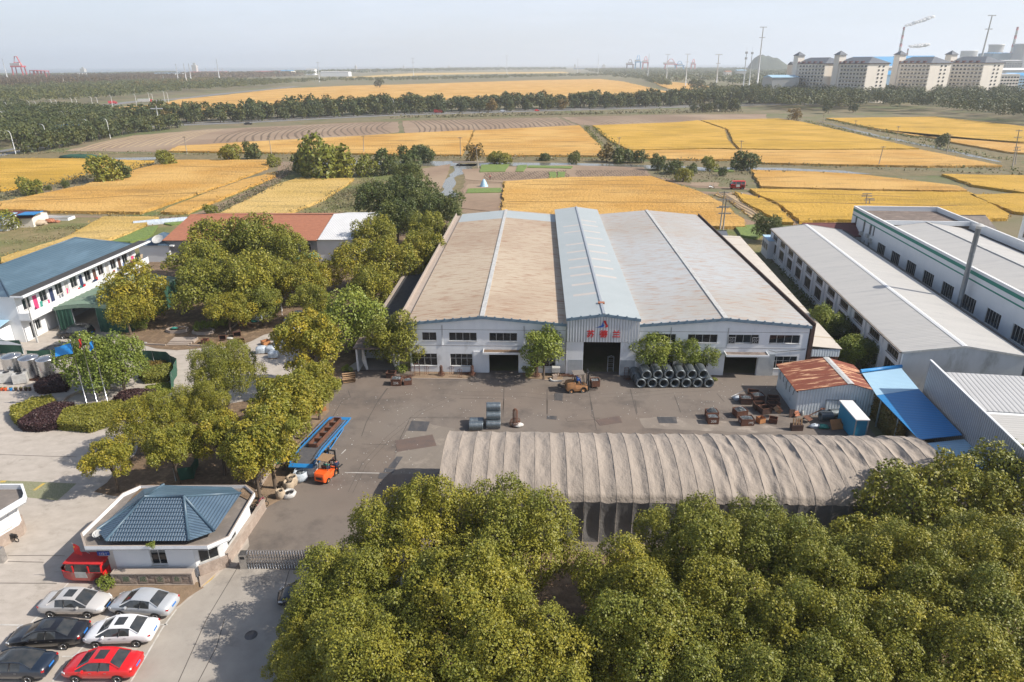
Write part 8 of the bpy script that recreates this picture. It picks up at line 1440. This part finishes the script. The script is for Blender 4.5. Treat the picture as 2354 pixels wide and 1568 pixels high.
def lines(nm, mat, segs, z=.031, w=.05):
 m = MB()
 for F_, pts in segs: ribbon(m, [F_(*p)[:2] for p in pts], w, z)
 m.build(nm, MT[mat], None, None, 'structure')
lines('paving_joints', 'crack', [(FH,[(1215,930),(1212,1060),(1205,1160)]),(FH,[(800,1048),(1100,1050),(1215,1055)]),(FH,[(1620,960),(1620,1200)]),(FH,[(330,1228),(740,1232),(1000,1230)]),(FH,[(2020,1000),(2045,1200)]),(FH,[(120,950),(30,1080)]),(FI,[(285,960),(345,1200)]),(FI,[(700,1020),(760,1180)]),(FI,[(1100,1000),(1170,1080)]),(FG,[(1230,570),(1160,660),(1040,880),(1000,1000)]),(FG,[(1440,830),(1350,1010),(1300,1150)]),(FG,[(740,830),(820,690),(900,650),(880,590)]),(FG,[(1000,1070),(1240,1075)]),(FU,[(155,0),(150,170)]),(FU,[(575,0),(575,140)]),(FU,[(1000,20),(1050,290)]),(FU,[(1420,0),(1445,130)]),(FU,[(755,180),(770,212),(1000,195),(1085,178)]),(FU,[(998,152),(1020,175),(1080,178)])], w=.07)
lines('paving_joints', 'crack', [(FE,[(0,1085),(400,1100),(640,1105)]),(FF,[(60,613),(300,610),(490,615)]),(FF,[(60,655),(200,660),(330,662)]),(FF,[(0,820),(430,822)]),(FF,[(1790,715),(1560,1100),(1350,1568)]),(FF,[(1640,700),(2268,700)]),(FF,[(2190,720),(2150,860)]),(FF,[(1700,1090),(1640,1300),(1500,1568)]),(FE,[(1080,280),(700,260)])], z=.0185, w=.05)
lines('parking_lines', 'white_paint', [(FF,[(522,815),(225,1135),(30,1357)]),(FF,[(845,1030),(640,1290),(395,1568)]),(FF,[(1335,1020),(1230,1160),(990,1568)]),(FF,[(700,1137),(1270,1134)]),(FF,[(470,1376),(630,1376),(1100,1368)]),(FF,[(210,1140),(0,1135)])], z=.0205, w=.12)
lines('yard_line', 'white_paint', [(FG,[(850,1326),(1160,1331)]),(FG,[(820,1158),(858,1120)]),(FF,[(1850,305),(2020,255)])], z=.0335, w=.1); lines('yellow_kerb_line', 'yellow_paint', [(FF,[(1520,850),(1600,790),(1665,705)])], z=.0205, w=.13)
m = MB(); c = FF(1900,1215); m.lathe((c[0],c[1],.012), [(.42,0), (.42,.02), (.0,.022)], 20); m.build('manhole_cover', MT['plate'], None, 'round manhole cover in the shaded forecourt', None, 'manhole cover')
sheet('grass_pavers', [FE(*p)[:2] for p in ((0,1302),(200,1308),(640,1328),(560,1400),(480,1470),(180,1440),(0,1440))], .0095, M('grass grid paving', (.30,.28,.2), (.15,.17,.07), 9., .9, det=1.), kind='structure')
lines('parking_marks', 'yellow_paint', [(FE,[(285,1385),(370,1325)]),(FE,[(0,1312),(50,1310)])], z=.0125, w=.3)
sheet('sandy_edge', [FF(*p)[:2] for p in ((1880,60),(1940,110),(1990,250),(1860,300),(1840,340),(1870,200))], .06, MT['soil'], jit=(.8,.05)) if 0 else None
mb = MB(); mb.prism([FF(*p)[:2] for p in ((1505,770),(1680,690),(1650,740),(1520,855))], .0, .15); mb.build('pavement', MT['stone_smooth'], None, None, 'structure')
lines('tyre_marks', 'crack', [(FG,[(880,1500),(1000,1250),(1230,1000),(1500,780),(1800,640)]),(FG,[(920,1510),(1040,1260),(1270,1010),(1540,790),(1850,660)]),(FI,[(0,1010),(300,1000),(700,960),(1100,930)]),(FI,[(0,1045),(300,1035),(700,995),(1150,965)]),(FH,[(600,960),(900,985),(1400,990),(1800,1040)]),(FH,[(600,1000),(900,1020),(1400,1030),(1850,1080)])], z=.0300, w=.035)
rd = random.Random(77); m = MB()
for _ in range(420):
 q = rd.choice((FG, FH, FI)); x, y = (rd.uniform(650,1500), rd.uniform(600,1500)) if q is FG else (rd.uniform(150,2200), rd.uniform(900,1250)); c = q(x, y); r = rd.uniform(.015,.06); m.rbox((c[0], c[1], .04), (r*2, r, .02), rd.uniform(0, 3))
m.build('litter', MT['white_sheet'], None, 'scattered bits of litter on the yard', 'stuff', 'litter')
# == poles, lamps and pylons
def hgt(b, t): p = G(*b); return AT(b[0], t[1], p[1])[2] if 0 else (lambda d: HC+d[2]*p[1]/d[1])(ray(*t))
def pole(nm, label, cat, b, t, r0, r1, mat, arms=(), group=None, by=0., tele=False, lean=0.):
 p = G(b[0], b[1]+by); d = ray(*t); h = HC+d[2]*p[1]/d[1]; T = thing(nm, label, cat, p, 0, group); dx = d[0]*p[1]/d[1]-p[0]; dx = dx if lean else max(-.04*h, min(.04*h, dx))*.5
 m = MB(); m.tube([(0,0,0), (dx*.5,0,h*.5), (dx,0,h)], [r0, (r0+r1)/2, r1], 8); m.build('shaft', MT[mat], T)
 for q, w_ in arms: m = MB(); m.box(dx*q-w_/2, dx*q+w_/2, -r1*.8, r1*.8, h*q-r1, h*q+r1); m.build('cross_arm', MT[mat], T)
 if tele:
  for q in tele:
   m = MB(); [m.box(dx*q+1.2*cos(a)-.15, dx*q+1.2*cos(a)+.15, 1.2*sin(a)-.15, 1.2*sin(a)+.15, h*q-1.4, h*q+1.) for a in np.arange(0, 6.2, 1.05)]; m.lathe((dx*q,0,h*q-1.), [(1.2,0), (1.25,.2)], 10, False); m.build('antenna_ring', MT['flatroof'], T)
  m = MB(); m.tube([(dx,0,h), (dx,0,h+5)], .12, 5); m.build('lightning_rod', MT[mat], T)
 return T
PY = [((2234,215),(2285,35),'tallest right hand pylon in front of the apartment blocks',1.6,.55,((.995,9),(.83,8))),((1738,209),(1752,62),'tall white pylon left of the small hill',1.3,.45,((.995,9),(.84,8))),((1645,205),(1651,125),'pylon at the edge of the small rice field',1.,.4,((.99,10),(.75,6))),((1575,195),(1580,124),'pylon behind the small rice field, left of the last one',.9,.35,((.99,10),(.75,6))),((1531,188),(1534,125),'fourth pylon of the receding line',.9,.35,((.99,10),(.75,5))),((1488,178),(1492,124),'pylon before the distant blue cranes',.9,.35,((.75,5),)),((1374,167),(1375,125),'slim distant pylon right of the middle of the horizon',.9,.35,((.72,5),)),((1327,169),(1327.5,135),'faint distant pylon at the river line',.9,.35,()),((1165,170),(1164.5,128),'faint pylon at the middle of the horizon',.9,.35,((.99,10),(.8,8))),((951,179),(948,134),'pylon at the far tree belt, left of the middle',.9,.35,((.99,10),(.8,8))),((734,186),(731,143),'pylon standing above the far road at left',.9,.35,((.98,8),)),((506,189),(496,136),'single white pole right of the three poles',1.1,.45,()),((441,192),(433,146),'right one of the three white poles at left',1.2,.45,()),((430,193),(421,146),'middle one of the three white poles at left',1.2,.45,()),((411,189),(403,147),'left one of the three white poles at left',1.1,.4,((.95,3),)),((378,190),(373,173),'short distant mast left of the three white poles',.9,.4,()),((20,187),(3.4,134),'tall pale pole at the left edge',1.2,.4,()),((148,191),(143,175),'stubby white mast above the brown conifers',1.3,.6,())]
for b, t, l, r0, r1, arms in PY: pole('pylon', l, 'pylon', b, t, r0, r1, 'pole_white', arms, by=3)
pole('telecom_mast', 'telecom mast with two dark antenna rings', 'mast', (1706,216), (1714,120), .8, .3, 'pole_white', tele=(.99,.86), by=2); pole('telecom_mast', 'paler telecom mast right of the dark ringed one', 'mast', (1719,215), (1727,120), .9, .3, 'pole_white', tele=(.98,), by=2)
pole('pylon', 'white cross shaped pole in the trees at left', 'pole', (368,300), (359,243), .5, .3, 'pole_white', ((.88,7),))
UP = [((430,354.5),(423,313.5),'concrete utility pole at the left rice fields'),((624,354.5),(617,311.5),'concrete utility pole right of the two field bushes'),((836,353),(834.5,311),'concrete utility pole right of the large round tree'),((1058.5,359.5),(1057,315),'utility pole at the corner of the field path'),((1422,343),(1423,316),'utility pole beside the tree at the field path\'s end'),((1889,293),(1893,264),'utility pole at the near end of the diagonal canal'),((1964,308),(1967,277),'second utility pole along the diagonal canal'),((2059,331),(2065,290),'third utility pole along the diagonal canal'),((2175,355),(2184,309),'utility pole beside the dark round tree'),((2018.5,382),(2030,336),'leaning utility pole in the broad golden field'),((1701.6,360.5),(1704.3,323),'utility pole before the spreading dark bush')]
for b, t, l in UP: pole('utility_pole', l, 'utility pole', b, t, .17, .11, 'conc_pole', ((.95,1.8),), 'utility poles in the fields', lean=1)
pole('utility_pole', 'leaning white utility pole at the footbridge', 'utility pole', (1099,387), (1093.5,338), .2, .13, 'conc_pole', ((.97,1.2),), lean=1)
for b, t, l in (((FX:=fx(2700,650,2.9425))(530,790), FX(583,340), 'left one of the twin utility poles behind the right hall'), (FX(560,838), FX(605,425), 'right one of the twin utility poles behind the right hall')): pole('utility_pole', l, 'utility pole', b, t, .2, .12, 'conc_pole', ((.97,2.4),(.78,2.8),(.58,2.8)), lean=1)
for b, t, l in ((FX(2245,520), FX(2262,365), 'left pole of the pair behind the white factory'), (FX(2285,520), FX(2292,425), 'right pole of the pair behind the white factory'), (XC(2275,1130), XC(2322,875), 'tall rusty lattice pole at the right edge'), (XC(2295,1110), XC(2310,990), 'shorter transformer pole at the right edge')): pole('utility_pole', l, 'utility pole', b, t, .2, .12, 'conc_pole', ((.97,2.4),(.8,2.8)), lean=1)
def lamp(label, px, py, h=10., double=False, flip=1, group='street lamps along the highway'):
 p = G(px, py, h); T = thing('street_lamp', label, 'street lamp', (p[0], p[1], 0), 0, group); m = MB(); m.tube([(0,0,0), (0,0,h*.86), (flip*-.25,0,h*.95), (flip*-.9,0,h)], [.16,.14,.13,.1], 6); m.build('pole', MT['pole_white'], T); m = MB(); m.rbox((flip*-1.3,0,h+.03), (1.1,.35,.14)); m.build('lamp_head', MT['frame'], T)
 if double: m = MB(); m.tube([(0,0,h*.84), (.3,0,h*.93), (1.1,0,h)], .12, 6); m.build('arm', MT['pole_white'], T); m = MB(); m.rbox((1.5,0,h+.03), (1.1,.35,.14)); m.build('lamp_head', MT['frame'], T)
FBx = [(437,408),(460,415),(757,400),(796,405),(1047,390),(1097,398),(1357,382),(1414,388),(1640,376),(1706,383),(1897,371),(1970,377),(2166,368),(2251,374),(102,420),(120,405)]
for i, q in enumerate(FBx): lamp('white street lamp above the left and middle highway trees, %s from the left' % nth(sorted(FBx).index(q)), *XB(*q), 11)
for i, q in enumerate([(1012,785),(1150,795),(1510,778),(1725,790),(1970,775),(2190,785)]): lamp('white street lamp above the highway trees at right, %s of that stretch from the left' % nth(i), *XR(*q), 11)
for i, q in enumerate([(75,705),(165,712),(385,685),(470,692),(680,662),(750,675),(955,645),(1020,655),(1220,628),(1295,633),(1485,607),(1810,595),(1990,570),(2040,590),(2195,552),(2245,570)]): lamp('curved white street lamp along the far road, %s from the left' % nth(i), *XQ(*q), 11, group='street lamps along the far road')
for q, d, l in (((20,825),True,'double armed street lamp at the left edge'), ((845,830),False,'street lamp left of the double armed one in the trees'), ((900,805),True,'double armed street lamp above the trees near the blue road sign'), ((875,997),False,'curved street lamp rising right behind the blue road sign'), ((580,1000),False,'thin grey street lamp left of the blue road sign'), ((1160,935),False,'thin grey street lamp right of the blue road sign'), ((1430,930),False,'curved white street lamp above the white car'), ((130,1090),False,'large curved street lamp near the left edge')): lamp(l, *XQ(*q), 10, d, group='street lamps among the trees at left')
t = thing('road_sign', 'blue overhead road sign among the trees at left', 'road sign', FQ(885,1190)); zt = 7.2; m = MB(); m.box(-4.2,3.6,-.1,0,4.2,zt); s_ = m.build('panel', MT['sign_blue'], t); m = MB(); m.box(-4.3,9,.05,.35,zt-.6,zt-.2); m.build('beam', MT['sign_blue'], t); m = MB(); m.tube([(9,.2,0), (9,.2,zt)], .2, 8); m.build('post', MT['galv'], t); m = MB(); [m.box(-3.8+k*.95,-3.2+k*.95,-.13,-.105,4.45,5.0) for k in range(8)]; m.box(-2.3,-.5,-.13,-.105,6.2,6.35); m.box(-1.5,-1.3,-.13,-.105,5.4,6.19); m.build('lettering', MT['chalk'], s_)
p = FT(265,1100,6.2); q = FT(150,940,7.0); t = thing('street_lamp', 'white street lamp head and arm sticking out of the foreground trees', 'street lamp', (q[0]-.6, q[1], 0)); m = MB(); d = (p[0]-q[0]+.6, p[1]-q[1]); m.tube([(0,0,0), (0,0,6.8), (.2,0,7.0), (.6,0,7.05), (d[0]*.75,d[1]*.6,6.75), (d[0]*.9,d[1]*.85,6.4)], [.09,.06,.04,.035,.035,.035], 8); m.build('pole', MT['galv'], t); m = MB(); m.blob((d[0],d[1],6.2), (.16,.32,.1), 10, 6, 0); m.build('lamp_head', MT['frame'], t); m = MB(); m.blob((d[0]+.03,d[1]-.1,6.27), (.13,.2,.1), 8, 6, 0); m.build('lens', MT['glass'], t)
# == apartment blocks
WIN = MB(); WIN.box(-.9,.9,-.25,0,-.9,.9); wme = None
def block(label, cx, top_y, Y, shift=0., L_=46, W=24, H=35., short=False):
 global wme
 c = AT(cx, 148, Y); a = R(75); t = thing('apartment_block', label, 'apartment block', (c[0], Y, 0), 0)
 u = (-cos(a), sin(a)); v = (sin(a), cos(a))      # u: along the long facade away from the corner, v: along the bright end wall
 def B(m, x0, x1, y0, y1, z0, z1): q = [(u[0]*x+v[0]*y, u[1]*x+v[1]*y) for x, y in ((x0,y0), (x0,y1), (x1,y1), (x1,y0))]; m.prism(q, z0, z1)
 m = MB(); B(m, 0, L_, 0, W, 0, H); m.build('wall', MT['cream'], t)
 m = MB(); pt = lambda x, y, z: (u[0]*x+v[0]*y, u[1]*x+v[1]*y, z); z0, z1 = H+.3, H+6.; o = 1.2; q = [pt(-o,-o,z0), pt(-o,W+o,z0), pt(L_+o,W+o,z0), pt(L_+o,-o,z0)]; r1, r2 = pt(W*.4,W/2,z1), pt(L_-W*.4,W/2,z1); m.face([q[0], r1, q[1]]); m.face([q[1], r1, r2, q[2]]); m.face([q[2], r2, q[3]]); m.face([q[3], r2, r1, q[0]]); rf = m.build('roof', MT['slate'], t)
 m = MB(); B(m, -.9, L_+.9, -.9, W+.9, H-.2, H+.3); m.build('cornice', MT['maroon'], rf)
 for k in range(5): x = 8+k*(L_-14)/4; m = MB(); B(m, x-1.4, x+1.4, -.6, 1.6, H+.3, H+2.2); m.build('dormer', MT['maroon'], rf)
 m = MB(); B(m, L_-7, L_+.5, -1.2, 6.5, 0, H+8); m.build('stair_tower', MT['cream'], t); m = MB(); z0 = H+8; q = [pt(L_-8,-2.2,z0), pt(L_-8,7.5,z0), pt(L_+1.5,7.5,z0), pt(L_+1.5,-2.2,z0)]; tp = pt(L_-3.2,2.6,z0+4); [m.face([q[i], tp, q[(i+1) % 4]]) for i in range(4)]; m.build('tower_roof', MT['slate'], t)
 fa = math.atan2(u[1], u[0]); fb = math.atan2(v[1], v[0])
 for r_ in range(10):
  for k in range(8):
   x = 2.5+k*(L_-14)/7.;
   if wme is None: wo = WIN.build('window', MT['glass'], t); wme = wo.data
   else: wo = link(wme, 'window', t)
   wo.location = pt(x, -.05, 2.+r_*3.4); wo.rotation_euler.z = fa+pi; wo.scale = (1.35,1.,.95)
  for k in (.55, .75):
   wo = link(wme, 'window', t); wo.location = pt(-.05, W*k, 2.+r_*3.4); wo.rotation_euler.z = fb; wo.scale = (.9,1,.8)
 for r_ in range(10): m = MB(); B(m, 0, L_-10, -1.15, -.06, .6+r_*3.4, 1.4+r_*3.4); m.build('balcony_band', MT['cream_dim'], t)
block('left beige apartment block, partly behind the first stair tower', 1897, 148, 740, L_=50); block('second beige apartment block with sunlit end wall', 1995, 148, 690); block('third beige apartment block standing alone in the middle', 2139, 148, 700); block('right hand beige apartment block behind the tallest pylon', 2262, 148, 710)
# == power station, warehouses, port
def fbox(nm, label, cat, x0, x1, ytop, ybase, Y, mat, roofm=None, depth=40., extra=None, roof_h=None):
 a, b = AT(x0, ytop, Y), AT(x1, ytop, Y); h = a[2]; t = thing(nm, label, cat, ((a[0]+b[0])/2, Y, 0)); w_ = b[0]-a[0]; rh = roof_h if roof_h is not None else max(1., h*.15)
 m = MB(); m.box(-w_/2, w_/2, 0, depth, 0, h-rh); m.build('wall', MT[mat], t); m = MB(); m.mesh([(-w_/2-.5,-.5,h-rh+.05), (w_/2+.5,-.5,h-rh+.05), (w_/2+.5,depth,h-rh+.05), (-w_/2-.5,depth,h-rh+.05), (-w_/2-.5,depth*.5,h), (w_/2+.5,depth*.5,h)], [(0,1,5,4), (4,5,2,3), (0,4,3), (1,2,5)]); m.build('roof', MT[roofm or mat], t); return t, w_, h-rh
def chimney(label, x, ytop, Y, r, stripes=True):
 c = AT(x, ytop, Y); b = thing('chimney', label, 'chimney', (c[0], Y, 0)); h = c[2]; n = 10
 m = MB(); m.tube([(0,0,0), (0,0,h)], [r*1.5, r*.8], 14); m.build('shaft', MT['frame'], b)
 if stripes:
  for k in range(4): z0 = h*(1-k*.17-.07); q = lambda z: r*(1.5-.7*z/h)+.25; m = MB(); m.tube([(0,0,z0), (0,0,z0+h*.07)], [q(z0), q(z0+h*.07)], 14); m.build('red_band', MT['stripe'], b)
 return (c[0], Y, h)
A_ = chimney('tall red and white striped chimney behind the apartment blocks', 2078, 62, 2300, 3.2); B_ = chimney('short striped chimney beside the tall one', 2087, 112, 2300, 2.4); C_ = chimney('striped chimney at the right edge behind the cooling towers', 2339, 62, 2000, 3.)
for x, yt, Y, l, w_ in ((2291,102.5,2200,'left cooling tower, half hidden by the tallest pylon',70), (2350,101,1900,'right cooling tower cut by the right edge',66), (2228,117,2600,'squat concrete silo left of the cooling towers',40)):
 c = AT(x, yt, Y); t = thing('cooling_tower' if w_ > 40 else 'silo', l, 'cooling tower' if w_ > 40 else 'silo', (c[0], Y, 0)); h = c[2]; R0 = w_*.43 if w_ > 40 else 26; m = MB(); pr = [(R0*(1.25-.75*(k/10)**.8 if k < 8 else 1.25-.75*(.8)**.8+.03*(k-8)), h*k/10) for k in range(11)] if w_ > 40 else [(R0,0), (R0,h)]; m.lathe((0,0,0), pr, 28, False); m.build('shell', MT['tower'], t); m = MB(); m.lathe((0,0,h), [(pr[-1][0]+.5,-3), (pr[-1][0]+.8,0), (pr[-1][0]-2,0)], 28, False); m.build('rim', MT['frame'], t)
def steam(label, c, w_, h, seed):
 m = MB(); rd = random.Random(seed); n = 26
 for k in range(n): s = k/(n-1); m.blob((c[0]+w_*s, c[1]+rd.uniform(-3,3), c[2]+h*s+rd.uniform(-1.5,1.5)), (4+4*s, 7, 2.5+5*s*(1.3-s)), 14, 9, .08, seed*50+k)
 m.build('steam', MT['steam'], None, label, 'stuff', 'steam')
steam('white steam drifting right from the tall striped chimney', (A_[0]+4, A_[1], A_[2]+3), 75, 24, 1); steam('white steam cloud from the short striped chimney', (B_[0]+5, B_[1], B_[2]+6), 52, 4, 2)
for args in (('left long bright blue factory roof behind the apartment blocks',1990,2085,130,1900,'white','far_blue',140,30),('right long bright blue factory roof behind the third block',2085,2180,128,2000,'white','far_blue',140,26),('pale factory wall between the second and third block',2030,2085,152,1300,'frame','frame',40,3),('white hall with blue edge between the second and third block',2030,2080,163,1000,'blue_band','far_blue',40,5),('blue fronted hall between the third and fourth block',2180,2230,158,1100,'blue_band','white',40,3),('peach coloured three storey building right of the blocks',2296,2345,170,860,'cream','white',20,.6),('blue and white hall at the right edge behind the peach building',2335,2380,168,900,'blue_band','far_blue',40,3),('grey blue power station house between the cooling towers',2283,2330,121,1900,'blue_trim','far_blue',60,2),('low flat building with open floors near the right edge',2310,2352,138,1600,'tower','frame',40,2),('white roofed hall row behind the right hand block',2300,2380,157,1200,'frame','white_bright',60,3),('small light blue roofed building left of the blocks',1776,1838,173,760,'frame','pale_blue_roof',30,2.4),('tiny pale house among the far trees beneath the hill',1694,1716,160.5,1900,'frame','pale_blue_roof',20,2),('tiny orange house among the far trees',1668,1682,163,1800,'cream','red_tile',20,2),('far beige block half hidden behind the first apartment block',1824,1862,142,960,'cream_dim','slate',20,4)):
 l, x0, x1, yt, Y, m1, m2, dp, rh = args; t, w_, h = fbox('building', l, 'building', x0, x1, yt, 0, Y, m1, m2, dp, roof_h=rh)
 if 'peach' in l or 'beige' in l or 'open floors' in l:
  for r_ in range(max(2, int(h/3.6))):
   for k in range(7): m = MB(); x = -w_/2+w_*(k+.5)/7; m.box(x-w_*.05, x+w_*.05, -.12, -.01, 1.2+r_*3.4, 2.9+r_*3.4); m.build('window', MT['glass'], t)
for args in (('white riverside warehouse left of the long low ones',168,183,165.,2900,'frame','frame',50),('long low pale warehouse by the river at left',183,222,169,2900,'cream','red_tile',50),('maroon warehouse by the river at left',222,251,168,2900,'maroon','blue_trim',50),('white tank building by the river',265,276,167,3000,'frame','frame',30),('maroon and grey container row by the river',276,327,168.5,3000,'maroon','blue_trim',30),('blue and white warehouse behind the brown conifers',345,402,164,2200,'white','blue_trim',60),('long red and cream factory right of the big ship',580,650,160.5,2900,'cream','port_red',60),('blue roofed factory beside the red and cream one',643,668,158.5,2900,'cream','far_blue',60),('white riverside block near the far pylon',702,722,154.5,2900,'white','frame',40),('row of white sheds by the river near the far pylon',735,800,161,2500,'white','frame',50)):
 l, x0, x1, yt, Y, m1, m2, dp = args; fbox('building', l, 'building', x0, x1, yt+3.5, 0, Y, m1, m2, dp)
def gantry(label, x, ytop, Y, col, wd=24, boom=False, low=False, n=1):
 c = AT(x, ytop, Y); h = max(22, c[2]); t = thing('port_crane', label, 'crane', (c[0], Y, 0)); r = 1.6 if not low else 1.1; hb = h*.55 if boom else h*.82
 for s in (-1, 1):
  for y in (0, 16): m = MB(); m.tube([(s*wd/2, y, 0), (s*wd/2*.85, y, hb)], r, 6); m.build('leg', MT[col], t)
 m = MB(); m.box(-wd/2*(1.1 if not low else 1.), wd/2*(1.1 if not low else 1.), -1, 17, hb, hb+h*.06); m.build('portal_beam', MT[col], t)
 if boom: m = MB(); m.tube([(-wd*.42,8,hb), (-wd*.1,8,h), (wd*.1,8,h), (wd*.42,8,hb)], r*.9, 6); m.tube([(-wd*.3,8,h*.75), (wd*.3,8,h*.75)], r*.7, 6); m.build('tower_frame', MT[col], t); m = MB(); m.box(-wd*.6, wd*.3, 2, 14, hb+h*.06, hb+h*.17); m.build('machine_house', MT['frame'], t)
gantry('tall red portal crane at the left edge of the horizon', 31, 130, 2100, 'port_red', 30, True)
for i, x in enumerate((72,80,88,97)): gantry('low red gantry crane, %s of the four beside the tall red crane' % on[i], x, 158.5+.5*i, 2100, 'port_red', 15, False, True)
for x, yt, l, c, w_ in ((1449,137,'faint purple port crane on the horizon, leftmost','maroon',34),(1468,127,'light blue port crane on the horizon','far_blue',28),(1485,130,'reddish port crane right of the light blue one','port_red',28),(1543,136,'wide faint red crane on the horizon','port_red',60),(1563,141,'small blue crane on the horizon behind the pylons','far_blue',44),(1595,136,'red jib crane right of the last pylon pair','port_red',20)): gantry(l, x, yt, 3600, c, w_, True)
def ship(label, x0, x1, y, Y, hull, dk=6):
 a, b = AT(x0, 150, Y), AT(x1, 150, Y); L_ = b[0]-a[0]; t = thing('ship', label, 'ship', ((a[0]+b[0])/2, Y, .3)); w_ = 12; m = MB(); m.prism([(-L_/2,-w_), (L_*.42,-w_), (L_/2,0), (L_*.42,w_), (-L_/2,w_)], 0, dk); m.build('hull', MT[hull], t); m = MB(); m.box(-L_*.45, -L_*.33, -w_*.8, w_*.8, dk, dk*3.2); m.box(-L_*.42,-L_*.36,-3,3,dk*3.2,dk*4); m.build('bridge', MT['frame'], t); m = MB(); [m.tube([(L_*q,0,dk), (L_*q,0,dk*2.2)], 1., 5) for q in (-.1,.15,.35)]; m.build('mast', MT['frame'], t)
ship('large cargo ship with orange red hull behind the white poles', 437, 522, 168, 3300, 'port_red', 12); ship('dark cargo ship on the river left of the middle', 813, 850, 152, 5200, 'maroon', 9); ship('long low barge on the river in the middle', 925, 946, 151, 5500, 'blue_trim', 8); ship('low barge right of the first barge', 1028, 1058, 151, 6000, 'maroon', 7); ship('small grey ship near the left warehouses', 180, 258, 160, 3600, 'blue_trim', 8); ship('ship in front of the faint cranes', 1318, 1345, 151, 5200, 'blue_trim', 9); ship('reddish barge just left of the purple crane', 1380, 1445, 151, 5600, 'maroon', 8); ship('tiny white topped ship near the far bank', 1143, 1162, 149, 7500, 'frame', 7)
t = thing('net_heap', 'dark green net covering at the small canal near the left rice field', 'net cover', FA(545,815)); m = MB(); m.blob((0,0,.5), (9,2.,1.3), 12, 6, .2, 3); m.build('cover', MT['net_green'], t); m = MB(); m.blob((8,0,.4), (2,1.5,.7), 8, 5, .2, 4); m.build('loose_end', MT['teal'], t)
# == air
mb = MB(); mb.box(-27000, 27000, -100, 27000, -1.2, 230)
hz = bpy.data.materials.new('haze'); hz.use_nodes = True; t_ = hz.node_tree; t_.nodes.clear()
pv = t_.nodes.new('ShaderNodeVolumePrincipled'); pv.inputs['Density'].default_value = .00016; pv.inputs['Color'].default_value = (.86, .92, 1., 1); pv.inputs['Anisotropy'].default_value = .25
ou = t_.nodes.new('ShaderNodeOutputMaterial'); t_.links.new(pv.outputs[0], ou.inputs['Volume'])
mb.build('haze', hz, None, 'pale haze in the air over the fields and river', 'stuff', 'haze')
